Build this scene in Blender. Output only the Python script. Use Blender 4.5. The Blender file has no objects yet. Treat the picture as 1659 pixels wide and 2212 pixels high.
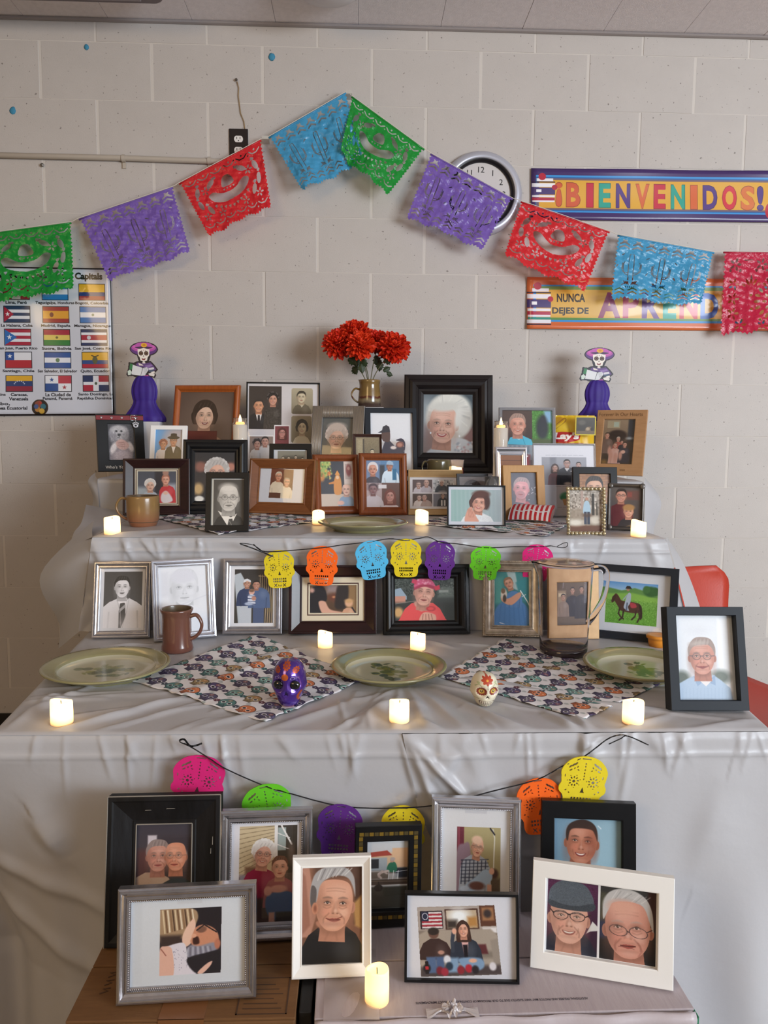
import bpy, math, random
import numpy as np
from mathutils import Matrix, Vector
random.seed(7); rng = np.random.default_rng(7)
SC = bpy.context.scene; COL = SC.collection
# ------------------------------------------------------------------ camera, light, exposure
FPX = 1661.0
CAM = np.array([1.17066, -3.01576, 1.21881]); YAW, PITCH, ROLL = 0.0352, -0.10112, 0.00826
_fw = np.array([math.sin(YAW)*math.cos(PITCH), math.cos(YAW)*math.cos(PITCH), math.sin(PITCH)])
_r0 = np.array([math.cos(YAW), -math.sin(YAW), 0.0]); _u0 = np.cross(_r0, _fw)
_rt = _r0*math.cos(ROLL)+_u0*math.sin(ROLL); _up = -_r0*math.sin(ROLL)+_u0*math.cos(ROLL)
cd = bpy.data.cameras.new('camera'); co = bpy.data.objects.new('camera', cd); COL.objects.link(co)
cd.sensor_fit = 'HORIZONTAL'; cd.sensor_width = 36.0; cd.lens = 36.0*FPX/1659.0; cd.clip_start = 0.05
m = Matrix.Identity(4)
for i in range(3):
    m[i][0] = _rt[i]; m[i][1] = _up[i]; m[i][2] = -_fw[i]; m[i][3] = CAM[i]
co.matrix_world = m; SC.camera = co
w = bpy.data.worlds.new('world'); SC.world = w; w.use_nodes = True
w.node_tree.nodes['Background'].inputs[0].default_value = (0.80, 0.83, 0.95, 1); w.node_tree.nodes['Background'].inputs[1].default_value = 0.28
def area_light(name, loc, target, sx, sy, power, color):
    l = bpy.data.lights.new(name, 'AREA'); l.shape = 'RECTANGLE'; l.size = sx; l.size_y = sy; l.energy = power; l.color = color
    o = bpy.data.objects.new(name, l); COL.objects.link(o); o.location = loc
    o.rotation_euler = (Vector(target)-Vector(loc)).to_track_quat('-Z', 'Y').to_euler()
area_light('window_daylight', (5.3, -5.6, 1.70), (1.5, -0.8, 0.9), 2.8, 1.6, 335, (0.83, 0.92, 1.0))
area_light('warm_fill', (-0.6, -4.3, 2.55), (0.7, -1.4, 0.5), 1.2, 1.2, 42, (1.0, 0.68, 0.32))  # added warm fill for the table top and lower-left cloth
SC.view_settings.view_transform = 'Standard'; SC.view_settings.look = 'None'; SC.view_settings.gamma = 1.0
SC.view_settings.use_curve_mapping = False; SC.view_settings.exposure = 0.0
SC.cycles.max_bounces = 8; SC.cycles.transparent_max_bounces = 24; SC.cycles.sample_clamp_indirect = 4.0
# ------------------------------------------------------------------ helpers
def ray(px, py):
    return _rt*((px-829.5)/FPX) - _up*((py-1106.0)/FPX) + _fw
def at_z(px, py, z):
    d = ray(px, py); return CAM + d*((z-CAM[2])/d[2])
def at_y(px, py, y):
    d = ray(px, py); return CAM + d*((y-CAM[1])/d[1])
def hx(h):
    h = h.lstrip('#'); return np.array([int(h[i:i+2], 16)/255 for i in (0, 2, 4)])
def lin(h):
    c = hx(h) if isinstance(h, str) else np.array(h)
    return tuple(np.where(c <= .04045, c/12.92, ((c+.055)/1.055)**2.4)) + (1.0,)
MATS = {}
def M(name, col=None, rough=.5, metal=0, noise=None, bump=None, coat=0, trans=0, ior=1.45, emit=None, spec=.5, col2=None, stretch=None, alpha=None, sss=0, sheen=0):
    if name in MATS: return MATS[name]
    mt = bpy.data.materials.new(name); mt.use_nodes = True; nt = mt.node_tree; N = nt.nodes; L = nt.links
    b = N['Principled BSDF']; I = b.inputs
    I['Base Color'].default_value = lin(col); I['Roughness'].default_value = rough; I['Metallic'].default_value = metal
    I['Specular IOR Level'].default_value = spec; I['Coat Weight'].default_value = coat; I['Coat Roughness'].default_value = .08
    I['Transmission Weight'].default_value = trans; I['IOR'].default_value = ior
    if sss: I['Subsurface Weight'].default_value = sss; I['Subsurface Radius'].default_value = (.01, .01, .01)
    if sheen: I['Sheen Weight'].default_value = sheen
    if emit: I['Emission Color'].default_value = lin(emit[0]); I['Emission Strength'].default_value = emit[1]
    if alpha is not None: I['Alpha'].default_value = alpha
    tc = N.new('ShaderNodeTexCoord'); vec = tc.outputs['Object']
    if stretch:
        mp = N.new('ShaderNodeMapping'); mp.inputs['Scale'].default_value = stretch; L.new(vec, mp.inputs[0]); vec = mp.outputs[0]
    if noise:
        nz = N.new('ShaderNodeTexNoise'); nz.inputs['Scale'].default_value = noise[0]; nz.inputs['Detail'].default_value = 6; L.new(vec, nz.inputs['Vector'])
        rp = N.new('ShaderNodeValToRGB'); rp.color_ramp.elements[0].position = .5-noise[1]; rp.color_ramp.elements[1].position = .5+noise[1]
        rp.color_ramp.elements[0].color = lin(col2 or col); rp.color_ramp.elements[1].color = lin(col)
        L.new(nz.outputs[0], rp.inputs[0]); L.new(rp.outputs[0], I['Base Color'])
    if bump:
        n2 = N.new('ShaderNodeTexNoise'); n2.inputs['Scale'].default_value = bump[0]; n2.inputs['Detail'].default_value = 5; L.new(vec, n2.inputs['Vector'])
        bp = N.new('ShaderNodeBump'); bp.inputs['Strength'].default_value = bump[1]; bp.inputs['Distance'].default_value = bump[2] if len(bump) > 2 else .01
        L.new(n2.outputs[0], bp.inputs['Height']); L.new(bp.outputs[0], I['Normal'])
    MATS[name] = mt; return mt
def M_print(name, cv, rough=.45, gain=1.0, coat=0, bump=None, spec=.5):
    """printed paper: the colours of a canvas painted below in this script"""
    img = bpy.data.images.new(name, cv.w, cv.h)
    px = np.ones((cv.h, cv.w, 4), np.float32); px[..., :3] = np.clip(1-(1-np.clip(cv.a[::-1], 0, 1))**gain, 0, .96); img.pixels.foreach_set(px.ravel()); img.pack()
    mt = M('print_'+name, 'ffffff', rough=rough, coat=coat, bump=bump, spec=spec); nt = mt.node_tree
    t = nt.nodes.new('ShaderNodeTexImage'); t.image = img; t.extension = 'REPEAT'
    nt.links.new(t.outputs[0], nt.nodes['Principled BSDF'].inputs['Base Color']); return mt
class MB:
    def __init__(s): s.v = []; s.f = []; s.m = []; s.uv = {}
    def add(s, vs, fs, mi=0):
        o = len(s.v); s.v += [tuple(map(float, q)) for q in vs]; s.f += [tuple(o+i for i in q) for q in fs]; s.m += [mi]*len(fs); return o
    def box(s, x0, x1, y0, y1, z0, z1, mi=0):
        s.add([(x, y, z) for z in (z0, z1) for y in (y0, y1) for x in (x0, x1)], [(0, 2, 3, 1), (4, 5, 7, 6), (0, 1, 5, 4), (2, 6, 7, 3), (0, 4, 6, 2), (1, 3, 7, 5)], mi)
    def grid(s, P, mi=0, flip=False):
        P = np.asarray(P, float); n, k = P.shape[:2]
        fs = [(i*k+j, i*k+j+1, (i+1)*k+j+1, (i+1)*k+j) for i in range(n-1) for j in range(k-1)]
        if flip: fs = [q[::-1] for q in fs]
        s.add(P.reshape(-1, 3), fs, mi)
    def lathe(s, prof, n=40, mi=0, c=(0, 0, 0), wob=None):
        P = []
        for r, z in prof:
            P.append([(c[0]+r*math.cos(2*math.pi*k/n), c[1]+r*math.sin(2*math.pi*k/n), c[2]+z+(wob(2*math.pi*k/n, r, z) if wob else 0)) for k in range(n+1)])
        o = len(s.v); L = len(prof)
        s.v += [tuple(map(float, q)) for row in P for q in row[:n]]
        fs = [(o+i*n+j, o+i*n+(j+1) % n, o+(i+1)*n+(j+1) % n, o+(i+1)*n+j) for i in range(L-1) for j in range(n)]
        s.f += fs; s.m += [mi]*len(fs)
    def tube(s, pts, r, n=8, mi=0, closed=False, flat=1.0):
        pts = [Vector(p) for p in pts]; rs = r if hasattr(r, '__len__') else [r]*len(pts); o = len(s.v); K = len(pts); pn = None
        for i, p in enumerate(pts):
            t = (pts[min(i+1, K-1)]-pts[max(i-1, 0)]).normalized()
            a = pn if pn is not None else (Vector((0, 0, 1)) if abs(t.z) < .9 else Vector((1, 0, 0)))
            a = (a-t*a.dot(t)).normalized(); pn = a; b = t.cross(a)
            s.v += [tuple(p+a*(rs[i]*flat*math.cos(2*math.pi*k/n))+b*(rs[i]*math.sin(2*math.pi*k/n))) for k in range(n)]
        fs = [(o+i*n+k, o+i*n+(k+1) % n, o+(i+1)*n+(k+1) % n, o+(i+1)*n+k) for i in range(K-1) for k in range(n)]
        fs += [tuple(o+k for k in range(n))[::-1], tuple(o+(K-1)*n+k for k in range(n))]
        s.f += fs; s.m += [mi]*len(fs)
    def ball(s, c, rx, ry, rz, n=10, k=7, mi=0):
        s.lathe([(math.sin(math.pi*i/k)*1.0 + 1e-5, -math.cos(math.pi*i/k)) for i in range(k+1)], n, mi)
        for i in range(len(s.v)-n*(k+1), len(s.v)):
            x, y, z = s.v[i]; s.v[i] = (c[0]+x*rx, c[1]+y*ry, c[2]+z*rz)
    def build(s, name, mats, parent=None, smooth=False, uv=None, bevel=0, solid=0, loc=None, kind=None, label=None, auto=False):
        me = bpy.data.meshes.new(name); me.from_pydata(s.v, [], s.f)
        for mt in (mats if isinstance(mats, list) else [mats]): me.materials.append(mt)
        if len(me.materials) > 1: me.polygons.foreach_set('material_index', s.m)
        if uv is not None:
            U = np.asarray(uv, np.float32); idx = np.empty(len(me.loops), np.int32); me.loops.foreach_get('vertex_index', idx)
            l = me.uv_layers.new(name='UVMap'); l.data.foreach_set('uv', U[idx].ravel())
        if smooth: me.polygons.foreach_set('use_smooth', [True]*len(me.polygons))
        if auto:
            me.polygons.foreach_set('use_smooth', [True]*len(me.polygons)); me.set_sharp_from_angle(angle=math.radians(auto))
        me.update()
        return link(name, me, parent, bevel=bevel, solid=solid, loc=loc, kind=kind, label=label)
def link(name, me, parent=None, bevel=0, solid=0, loc=None, kind=None, label=None):
    o = bpy.data.objects.new(name, me); COL.objects.link(o)
    if parent: o.parent = parent
    if loc is not None: o.location = loc
    if solid: md = o.modifiers.new('s', 'SOLIDIFY'); md.thickness = solid; md.offset = 0
    if bevel: md = o.modifiers.new('b', 'BEVEL'); md.width = bevel; md.segments = 2; md.limit_method = 'ANGLE'
    if kind: o['kind'] = kind
    if label: o['label'] = label
    return o
def tag(o, label, cat, group=None):
    o['label'] = label; o['category'] = cat
    if group: o['group'] = group
    return o
def thing(name, label, cat, loc=(0, 0, 0), rz=0, rx=0, ry=0, group=None):
    o = bpy.data.objects.new(name, None); COL.objects.link(o); o.empty_display_size = .05
    o.rotation_mode = 'XYZ'; o.location = tuple(map(float, loc)); o.rotation_euler = (rx, ry, rz); return tag(o, label, cat, group)
def dup(o, loc, rz, label):
    r = o.copy(); COL.objects.link(r); r.location = tuple(map(float, loc)); r.rotation_euler = (0, 0, rz); r['label'] = label
    for ch in o.children:
        c = ch.copy(); COL.objects.link(c); c.parent = r
        for g in ch.children:
            d = g.copy(); COL.objects.link(d); d.parent = c
    return r
def smoothpts(pts, n=8, closed=True):
    P = np.asarray(pts, float); K = len(P); out = []
    for i in range(K if closed else K-1):
        a, b, c, d = (P[(i+j) % K] if closed else P[min(max(i+j, 0), K-1)] for j in (-1, 0, 1, 2))
        for t in np.arange(n)/n:
            out.append(.5*((2*b)+(-a+c)*t+(2*a-5*b+4*c-d)*t*t+(-a+3*b-3*c+d)*t**3))
    if not closed: out.append(P[-1])
    return np.array(out)
# ------------------------------------------------------------------ painter for flat prints
_TX = {}
def text_tris(s, bold=0.0):
    if (s, bold) in _TX: return _TX[(s, bold)]
    cu = bpy.data.curves.new('t', 'FONT'); cu.body = s; cu.offset = bold; cu.resolution_u = 3
    ob = bpy.data.objects.new('t', cu); COL.objects.link(ob); dg = bpy.context.evaluated_depsgraph_get(); dg.update()
    me = bpy.data.meshes.new_from_object(ob.evaluated_get(dg)); me.calc_loop_triangles()
    V = np.array([q.co[:2] for q in me.vertices]).reshape(-1, 2); T = [tuple(t.vertices) for t in me.loop_triangles]
    bpy.data.objects.remove(ob); bpy.data.curves.remove(cu); bpy.data.meshes.remove(me)
    _TX[(s, bold)] = (V, T); return V, T
class Cv:
    def __init__(s, w, h, c='ffffff'):
        s.w, s.h = int(w), int(h); s.a = np.empty((s.h, s.w, 3)); s.a[:] = hx(c)
    def _bl(s, x0, y0, mk, c):
        h, w_ = mk.shape; r = s.a[y0:y0+h, x0:x0+w_]; r += (hx(c)-r)*mk[..., None]
    def _box(s, xa, ya, xb, yb):
        x0, y0 = max(0, int(math.floor(xa))), max(0, int(math.floor(ya))); x1, y1 = min(s.w, int(math.ceil(xb))+1), min(s.h, int(math.ceil(yb))+1)
        if x1 <= x0 or y1 <= y0: return None
        Y, X = np.mgrid[y0:y1, x0:x1]; return x0, y0, X+.5, Y+.5
    def ell(s, cx, cy, rx, ry, c, soft=0, rot=0, al=1.0, ring=0):
        cx, cy, rx, ry, so = cx*s.w, cy*s.h, rx*s.w, ry*s.h, soft*s.w
        R = max(rx, ry)+so+2; b = s._box(cx-R, cy-R, cx+R, cy+R)
        if not b: return
        x, y = b[2]-cx, b[3]-cy; k, q = math.cos(math.radians(rot)), math.sin(math.radians(rot)); x, y = x*k+y*q, -x*q+y*k
        rr = np.sqrt((x/max(rx, .1))**2+(y/max(ry, .1))**2); d = (rr-1)*min(rx, ry)
        if ring: d = np.abs(d)-ring*s.w/2
        s._bl(b[0], b[1], np.clip(.5-d/(1+so), 0, 1)*al, c)
    def poly(s, pts, c, soft=0, al=1.0, cv=0):
        P = np.asarray(pts, float)
        if cv: P = smoothpts(P, 6)
        P = P*[s.w, s.h]; so = soft*s.w; a, e = P.min(0)-so-2, P.max(0)+so+2; b = s._box(a[0], a[1], e[0], e[1])
        if not b: return
        X, Y = b[2], b[3]; ins = np.zeros(X.shape, bool); D = np.full(X.shape, 1e9)
        for i in range(len(P)):
            (xa, ya), (xb, yb) = P[i-1], P[i]
            if ya != yb: ins ^= ((Y > min(ya, yb)) & (Y <= max(ya, yb)) & (X < (xb-xa)*(Y-ya)/(yb-ya)+xa))
            dx, dy = xb-xa, yb-ya; t = np.clip(((X-xa)*dx+(Y-ya)*dy)/(dx*dx+dy*dy+1e-9), 0, 1); D = np.minimum(D, (X-xa-t*dx)**2+(Y-ya-t*dy)**2)
        d = np.sqrt(D)*np.where(ins, -1, 1); s._bl(b[0], b[1], np.clip(.5-d/(1+so), 0, 1)*al, c)
    def line(s, pts, wd, c, soft=0, al=1.0, cv=0):
        P = np.asarray(pts, float)
        if cv: P = smoothpts(P, 6, False)
        P = P*[s.w, s.h]; W = wd*s.w/2; so = soft*s.w; a, e = P.min(0)-W-so-2, P.max(0)+W+so+2; b = s._box(a[0], a[1], e[0], e[1])
        if not b: return
        X, Y = b[2], b[3]; D = np.full(X.shape, 1e9)
        for (xa, ya), (xb, yb) in zip(P[:-1], P[1:]):
            dx, dy = xb-xa, yb-ya; t = np.clip(((X-xa)*dx+(Y-ya)*dy)/(dx*dx+dy*dy+1e-9), 0, 1); D = np.minimum(D, (X-xa-t*dx)**2+(Y-ya-t*dy)**2)
        s._bl(b[0], b[1], np.clip(.5-(np.sqrt(D)-W)/(1+so), 0, 1)*al, c)
    def rect(s, x0, y0, x1, y1, c, soft=0, al=1.0): s.poly([(x0, y0), (x1, y0), (x1, y1), (x0, y1)], c, soft, al)
    def grad(s, c0, c1, x0=0, y0=0, x1=1, y1=1, horiz=False):
        b = s._box(x0*s.w, y0*s.h, x1*s.w-1, y1*s.h-1); X, Y = b[2], b[3]
        t = ((X/s.w-x0)/(x1-x0) if horiz else (Y/s.h-y0)/(y1-y0)).clip(0, 1)[..., None]
        s.a[b[1]:b[1]+X.shape[0], b[0]:b[0]+X.shape[1]] = hx(c0)*(1-t)+hx(c1)*t
    def speck(s, amt, n=4, box=None):
        h, w_ = s.h//n+2, s.w//n+2; g = rng.normal(0, amt, (h, w_)); g = np.kron(g, np.ones((n, n)))[:s.h, :s.w]
        g = (g+np.roll(g, 1, 0)+np.roll(g, 1, 1)+np.roll(g, -1, 0)+np.roll(g, -1, 1))/5
        if box:
            mk = np.zeros((s.h, s.w)); mk[int(box[1]*s.h):int(box[3]*s.h), int(box[0]*s.w):int(box[2]*s.w)] = 1; g = g*mk
        s.a = np.clip(s.a+g[..., None], 0, 1)
    def paste(s, o, x0, y0, x1, y1):
        X0, Y0, X1, Y1 = round(x0*s.w), round(y0*s.h), round(x1*s.w), round(y1*s.h)
        yi = (np.arange(Y1-Y0)*o.h/(Y1-Y0)).astype(int); xi = (np.arange(X1-X0)*o.w/(X1-X0)).astype(int)
        s.a[Y0:Y1, X0:X1] = o.a[yi][:, xi]
    def warp(s, o, q):
        """paste canvas o into the quadrilateral q (tl,tr,br,bl)"""
        q = np.asarray(q)*[s.w, s.h]; a, e = q.min(0), q.max(0); b = s._box(*a, *e); X, Y = b[2], b[3]
        u = np.zeros_like(X); v = np.zeros_like(Y)
        for _ in range(6):
            l = q[0]+(q[3]-q[0])*v[..., None]; r = q[1]+(q[2]-q[1])*v[..., None]; u = (X-l[..., 0])/(r[..., 0]-l[..., 0])
            t = q[0]+(q[1]-q[0])*u[..., None]; bo = q[3]+(q[2]-q[3])*u[..., None]; v = (Y-t[..., 1])/(bo[..., 1]-t[..., 1])
        k = ((u >= 0) & (u < 1) & (v >= 0) & (v < 1)); ui = np.clip((u*o.w).astype(int), 0, o.w-1); vi = np.clip((v*o.h).astype(int), 0, o.h-1)
        r = s.a[b[1]:b[1]+X.shape[0], b[0]:b[0]+X.shape[1]]; r[k] = o.a[vi, ui][k]
    def text(s, t, x0, y0, x1, y1, c, bold=0.0, shear=0, rot180=False, al=1.0, rot=0):
        V, T = text_tris(t, bold)
        if not len(T): return
        V = V.copy(); V[:, 0] += shear*V[:, 1]; a, e = V.min(0), V.max(0); U = (V-a)/(e-a); U[:, 1] = 1-U[:, 1]
        if rot180: U = 1-U
        P = np.stack([x0+(x1-x0)*U[:, 0], y0+(y1-y0)*U[:, 1]], 1)*[s.w, s.h]
        if rot:
            cc = P.mean(0); k, q = math.cos(math.radians(rot)), math.sin(math.radians(rot)); P = (P-cc)@np.array([[k, q], [-q, k]])+cc
        lo = np.floor(P.min(0)).astype(int)-1; hi = np.ceil(P.max(0)).astype(int)+2; SS = 3
        W, H = hi-lo; cov = np.zeros((H*SS, W*SS), bool); Q = (P-lo)*SS
        for t3 in T:
            A, B, Cc = Q[list(t3)]; x0_, y0_ = np.floor(np.minimum(np.minimum(A, B), Cc)).astype(int); x1_, y1_ = np.ceil(np.maximum(np.maximum(A, B), Cc)).astype(int)+1
            Y, X = np.mgrid[max(0, y0_):min(H*SS, y1_), max(0, x0_):min(W*SS, x1_)]; X = X+.5; Y = Y+.5
            f = lambda p, r: (r[0]-p[0])*(Y-p[1])-(r[1]-p[1])*(X-p[0])
            d1, d2, d3 = f(A, B), f(B, Cc), f(Cc, A); k = ((d1 >= 0) & (d2 >= 0) & (d3 >= 0)) | ((d1 <= 0) & (d2 <= 0) & (d3 <= 0))
            cov[max(0, y0_):min(H*SS, y1_), max(0, x0_):min(W*SS, x1_)] |= k
        mk = cov.reshape(H, SS, W, SS).mean((1, 3))*al
        x0_, y0_ = max(0, lo[0]), max(0, lo[1]); x1_, y1_ = min(s.w, hi[0]), min(s.h, hi[1])
        if x1_ > x0_ and y1_ > y0_: s._bl(x0_, y0_, mk[y0_-lo[1]:y1_-lo[1], x0_-lo[0]:x1_-lo[0]], c)
def mix(a, b, t):
    c = hx(a)*(1-t)+hx(b)*t; return ''.join('%02x' % int(round(v*255)) for v in c)
def face(c, cx, cy, r, skin, hair, st='short', gl=None, bd=None, sm=0, tn=0.0, age=0, brow=None, neck=True, hat=None, lid=0, lip=None, tilt=0, fh=1.32):
    """a portrait head: r = half the face width (share of the canvas width); tn = turn of the head"""
    k = c.w/c.h; ca, sa = math.cos(math.radians(tilt)), math.sin(math.radians(tilt))
    def p(u, v): return (cx+(u*ca-v*sa)*r, cy+(u*sa+v*ca)*r*k)
    def E(u, v, a, b, col, soft=0, al=1, rot=0, ring=0):
        x, y = p(u, v); c.ell(x, y, a*r, b*r*k, col, soft*r, rot+tilt, al, ring*r)
    def Pl(pts, col, soft=0, al=1, cv=1): c.poly([p(*q) for q in pts], col, soft*r, al, cv)
    def Ln(pts, wd, col, soft=0, al=1): c.line([p(*q) for q in pts], wd*r, col, soft*r, al, 1)
    dk, md, lt = mix(skin, '3a1d14', .45), mix(skin, '6b3a2a', .28), mix(skin, 'fff2e8', .28); hd, hl = mix(hair, '101010', .4), mix(hair, 'ffffff', .25)
    if st == 'long': Pl([(-1.2, -.9), (0, -1.75), (1.2, -.9), (1.45, .6), (1.5, 2.1), (.7, 2.3), (-.7, 2.3), (-1.5, 2.1), (-1.45, .6)], hair)
    elif st in ('curly', 'bob'):
        E(0, -.42, 1.36, 1.38, hair)
        if st == 'curly':
            for t in np.linspace(-.2, math.pi+.2, 13): E(1.22*math.cos(t), -.45-1.2*math.sin(t), .3, .3, hair if int(t*9) % 2 else hl)
            for t in np.linspace(.3, math.pi-.3, 8): E(.85*math.cos(t), -.5-.9*math.sin(t), .22, .2, hl, .1, .5)
        else: Pl([(-1.3, -.5), (-1.32, .7), (-.8, .9), (.8, .9), (1.32, .7), (1.3, -.5)], hair)
    elif st in ('short', 'white'): E(0, -.45, 1.1, 1.12, hair)
    elif st == 'bald': E(-.93, -.05, .2, .5, hair, .1); E(.93, -.05, .2, .5, hair, .1)
    if neck:
        Pl([(-.62, .6), (.62, .6), (.72, 1.9), (-.72, 1.9)], md, cv=0); Pl([(-.6, 1.0), (.6, 1.0), (.45, 1.5), (-.5, 1.5)], dk, .2, .55)
    if st not in ('long', 'bob', 'curly'):
        E(-1.0, .1, .16, .3, md); E(1.0, .1, .16, .3, md); E(-1.0, .1, .08, .2, dk, .05, .5); E(1.0, .1, .08, .2, dk, .05, .5)
    Pl([(-.98, -.5), (-.72, -1.15), (0, -fh), (.72, -1.15), (.98, -.5), (.97, .25), (.78, .85), (.4, 1.26), (0, 1.36), (-.4, 1.26), (-.78, .85), (-.97, .25)], skin)
    E(-.85, .2, .30, .95, dk, .4, .5); E(.9, .35, .18, .7, md, .3, .4); E(0, .62, .5, .07, dk, .12, .22); E(0, 1.02, .34, .07, dk, .1, .3); E(.25*(1 if tn >= 0 else -1), -.65, .55, .35, lt, .5, .6)
    E(-.42+tn*.2, .38, .26, .22, mix(skin, 'e08070', .35), .2, .5); E(.5+tn*.2, .38, .26, .22, lt, .2, .6)
    E(0, 1.12, .3, .14, lt, .15, .4); t = tn*.28
    if st in ('short', 'white'):
        Pl([(-1.08, -.1), (-1.1, -.8), (-.6, -1.5), (.1, -1.62), (.75, -1.45), (1.1, -.8), (1.06, -.1), (.9, -.62), (.55, -.98), (-.1, -1.0), (-.6, -.88), (-.92, -.55)], hair)
        for q in (-.5, -.15, .2, .5): Ln([(q, -1.02), (q*.9+.12, -1.48)], .07, hl, .05, .5); Ln([(q+.12, -1.0), (q+.25, -1.4)], .05, hd, .04, .5)
    elif st in ('curly', 'bob', 'long'):
        Pl([(-1.05, .2), (-1.15, -.8), (-.6, -1.5), (.2, -1.6), (.9, -1.3), (1.15, -.6), (1.05, .3), (.88, -.35), (.55, -.85), (.1, -1.0), (-.4, -.8), (-.82, -.35)], hair)
        for q in (-.7, -.3, .1, .5): Ln([(q, -.9), (q+.25, -1.4)], .08, hl, .06, .45); Ln([(q+.2, -.95), (q+.4, -1.35)], .06, hd, .05, .45)
    if hat == 'cap': Pl([(-1.15, -.55), (-1.0, -1.3), (0, -1.75), (1.0, -1.3), (1.15, -.55), (0, -.75)], bd_hat[0]); Pl([(-1.3, -.5), (0, -.82), (1.3, -.5), (1.1, -.4), (0, -.62), (-1.1, -.4)], mix(bd_hat[0], '000000', .35))
    br = brow or hd
    for sg in (-1, 1):
        ex = sg*.42+t; Pl([(ex-.26, -.33), (ex, -.42), (ex+.25, -.34), (ex, -.34)], br, .08, .7); E(ex, -.13, .26, .17, dk, .16, .55)
        if not lid:
            E(ex, -.1, .14, .06, mix(skin, 'f2ece6', .7), .03); E(ex+tn*.04, -.105, .068, .065, '2a1c16', .02); E(ex+.02, -.125, .018, .018, 'ffffff', .01)
        Ln([(ex-.17, -.1), (ex, -.17), (ex+.17, -.1)], .04, '2b1812', .03, .8); Ln([(ex-.17, .02), (ex, .05), (ex+.17, .02)], .03, dk, .03, .6)
        if age: Ln([(ex-.2, .12), (ex, .19), (ex+.22, .1)], .05, dk, .05, .5); Ln([(sg*.3+t, .45), (sg*.55+t, .72), (sg*.56+t, .95)], .06, dk, .06, .6)
    if age:
        for v in (-.82, -.68): Ln([(-.5+t, v), (0+t, v-.05), (.5+t, v)], .04, dk, .05, .35)
        Ln([(-.2, 1.42), (-.35, 1.8)], .08, dk, .1, .4); Ln([(.2, 1.42), (.3, 1.8)], .08, dk, .1, .4)
    Pl([(.04+t*1.2, -.15), (.13+t*1.5, .3), (.22+t*1.6, .4), (.02+t*1.5, .46), (-.18+t*1.3, .42)], dk, .12, .42); E(.03+t*1.4, .12, .05, .24, lt, .08, .45); E(.03+t*1.5, .31, .1, .1, lt, .08, .7)
    E(-.1+t*1.5, .44, .06, .035, dk, .02, .9); E(.14+t*1.5, .44, .06, .035, dk, .02, .9)
    lp = lip or mix(skin, '9c3030', .55)
    if bd: E(0+t, .8, .62, .55, bd, .12, .9); E(0+t, .58, .42, .12, bd, .06, .9)
    if sm:
        Pl([(-.36+t, .67), (0+t, .71), (.36+t, .66), (.22+t, .86), (0+t, .91), (-.22+t, .86)], mix(lp, '501818', .2), .02); Pl([(-.28+t, .70), (0+t, .745), (.28+t, .69), (.17+t, .79), (0+t, .82), (-.17+t, .79)], 'e6dcd2', .02); Ln([(-.52+t, .5), (-.5+t, .68), (-.42+t, .82)], .05, dk, .06, .5); Ln([(.52+t, .5), (.5+t, .68), (.42+t, .82)], .05, dk, .06, .5)
    else:
        Pl([(-.33+t, .76), (-.08+t, .69), (0+t, .71), (.08+t, .69), (.33+t, .75), (.1+t, .88), (-.1+t, .88)], lp); Ln([(-.33+t, .765), (0+t, .78), (.33+t, .755)], .05, mix(lp, '200808', .6), .02)
    if gl:
        for sg in (-1, 1): E(sg*.43+t, -.06, .31, .25, gl, 0, .85, 0, .04); E(sg*.43+t, -.1, .28, .22, 'ffffff', .05, .10)
        Ln([(-.12+t, -.1), (.12+t, -.1)], .06, gl); Ln([(-.74+t, -.1), (-1.0, -.12)], .06, gl); Ln([(.74+t, -.1), (1.0, -.12)], .06, gl)
bd_hat = ['333a40']
def torso(c, cx, ny, hw, col, by=1.05, sl=.35, neckw=.28):
    """shoulders: neck y, half width, bottom y"""
    k = c.w/c.h; c.poly([(cx-hw*neckw, ny), (cx+hw*neckw, ny), (cx+hw*.75, ny+hw*k*sl*.7), (cx+hw, ny+hw*k*sl*2.0), (cx+hw*1.12, by), (cx-hw*1.12, by), (cx-hw, ny+hw*k*sl*2.0), (cx-hw*.75, ny+hw*k*sl*.7)], col, cv=0)
    d = mix(col, '000000', .4); c.line([(cx-hw*.72, ny+hw*k*1.1), (cx-hw*.62, by)], hw*.08, d, hw*.1, .5); c.line([(cx+hw*.72, ny+hw*k*1.1), (cx+hw*.66, by)], hw*.08, d, hw*.1, .5)
    c.ell(cx+hw*.35, ny+hw*k*.75, hw*.3, hw*k*.4, mix(col, 'ffffff', .2), hw*.3, 0, .5)
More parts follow.
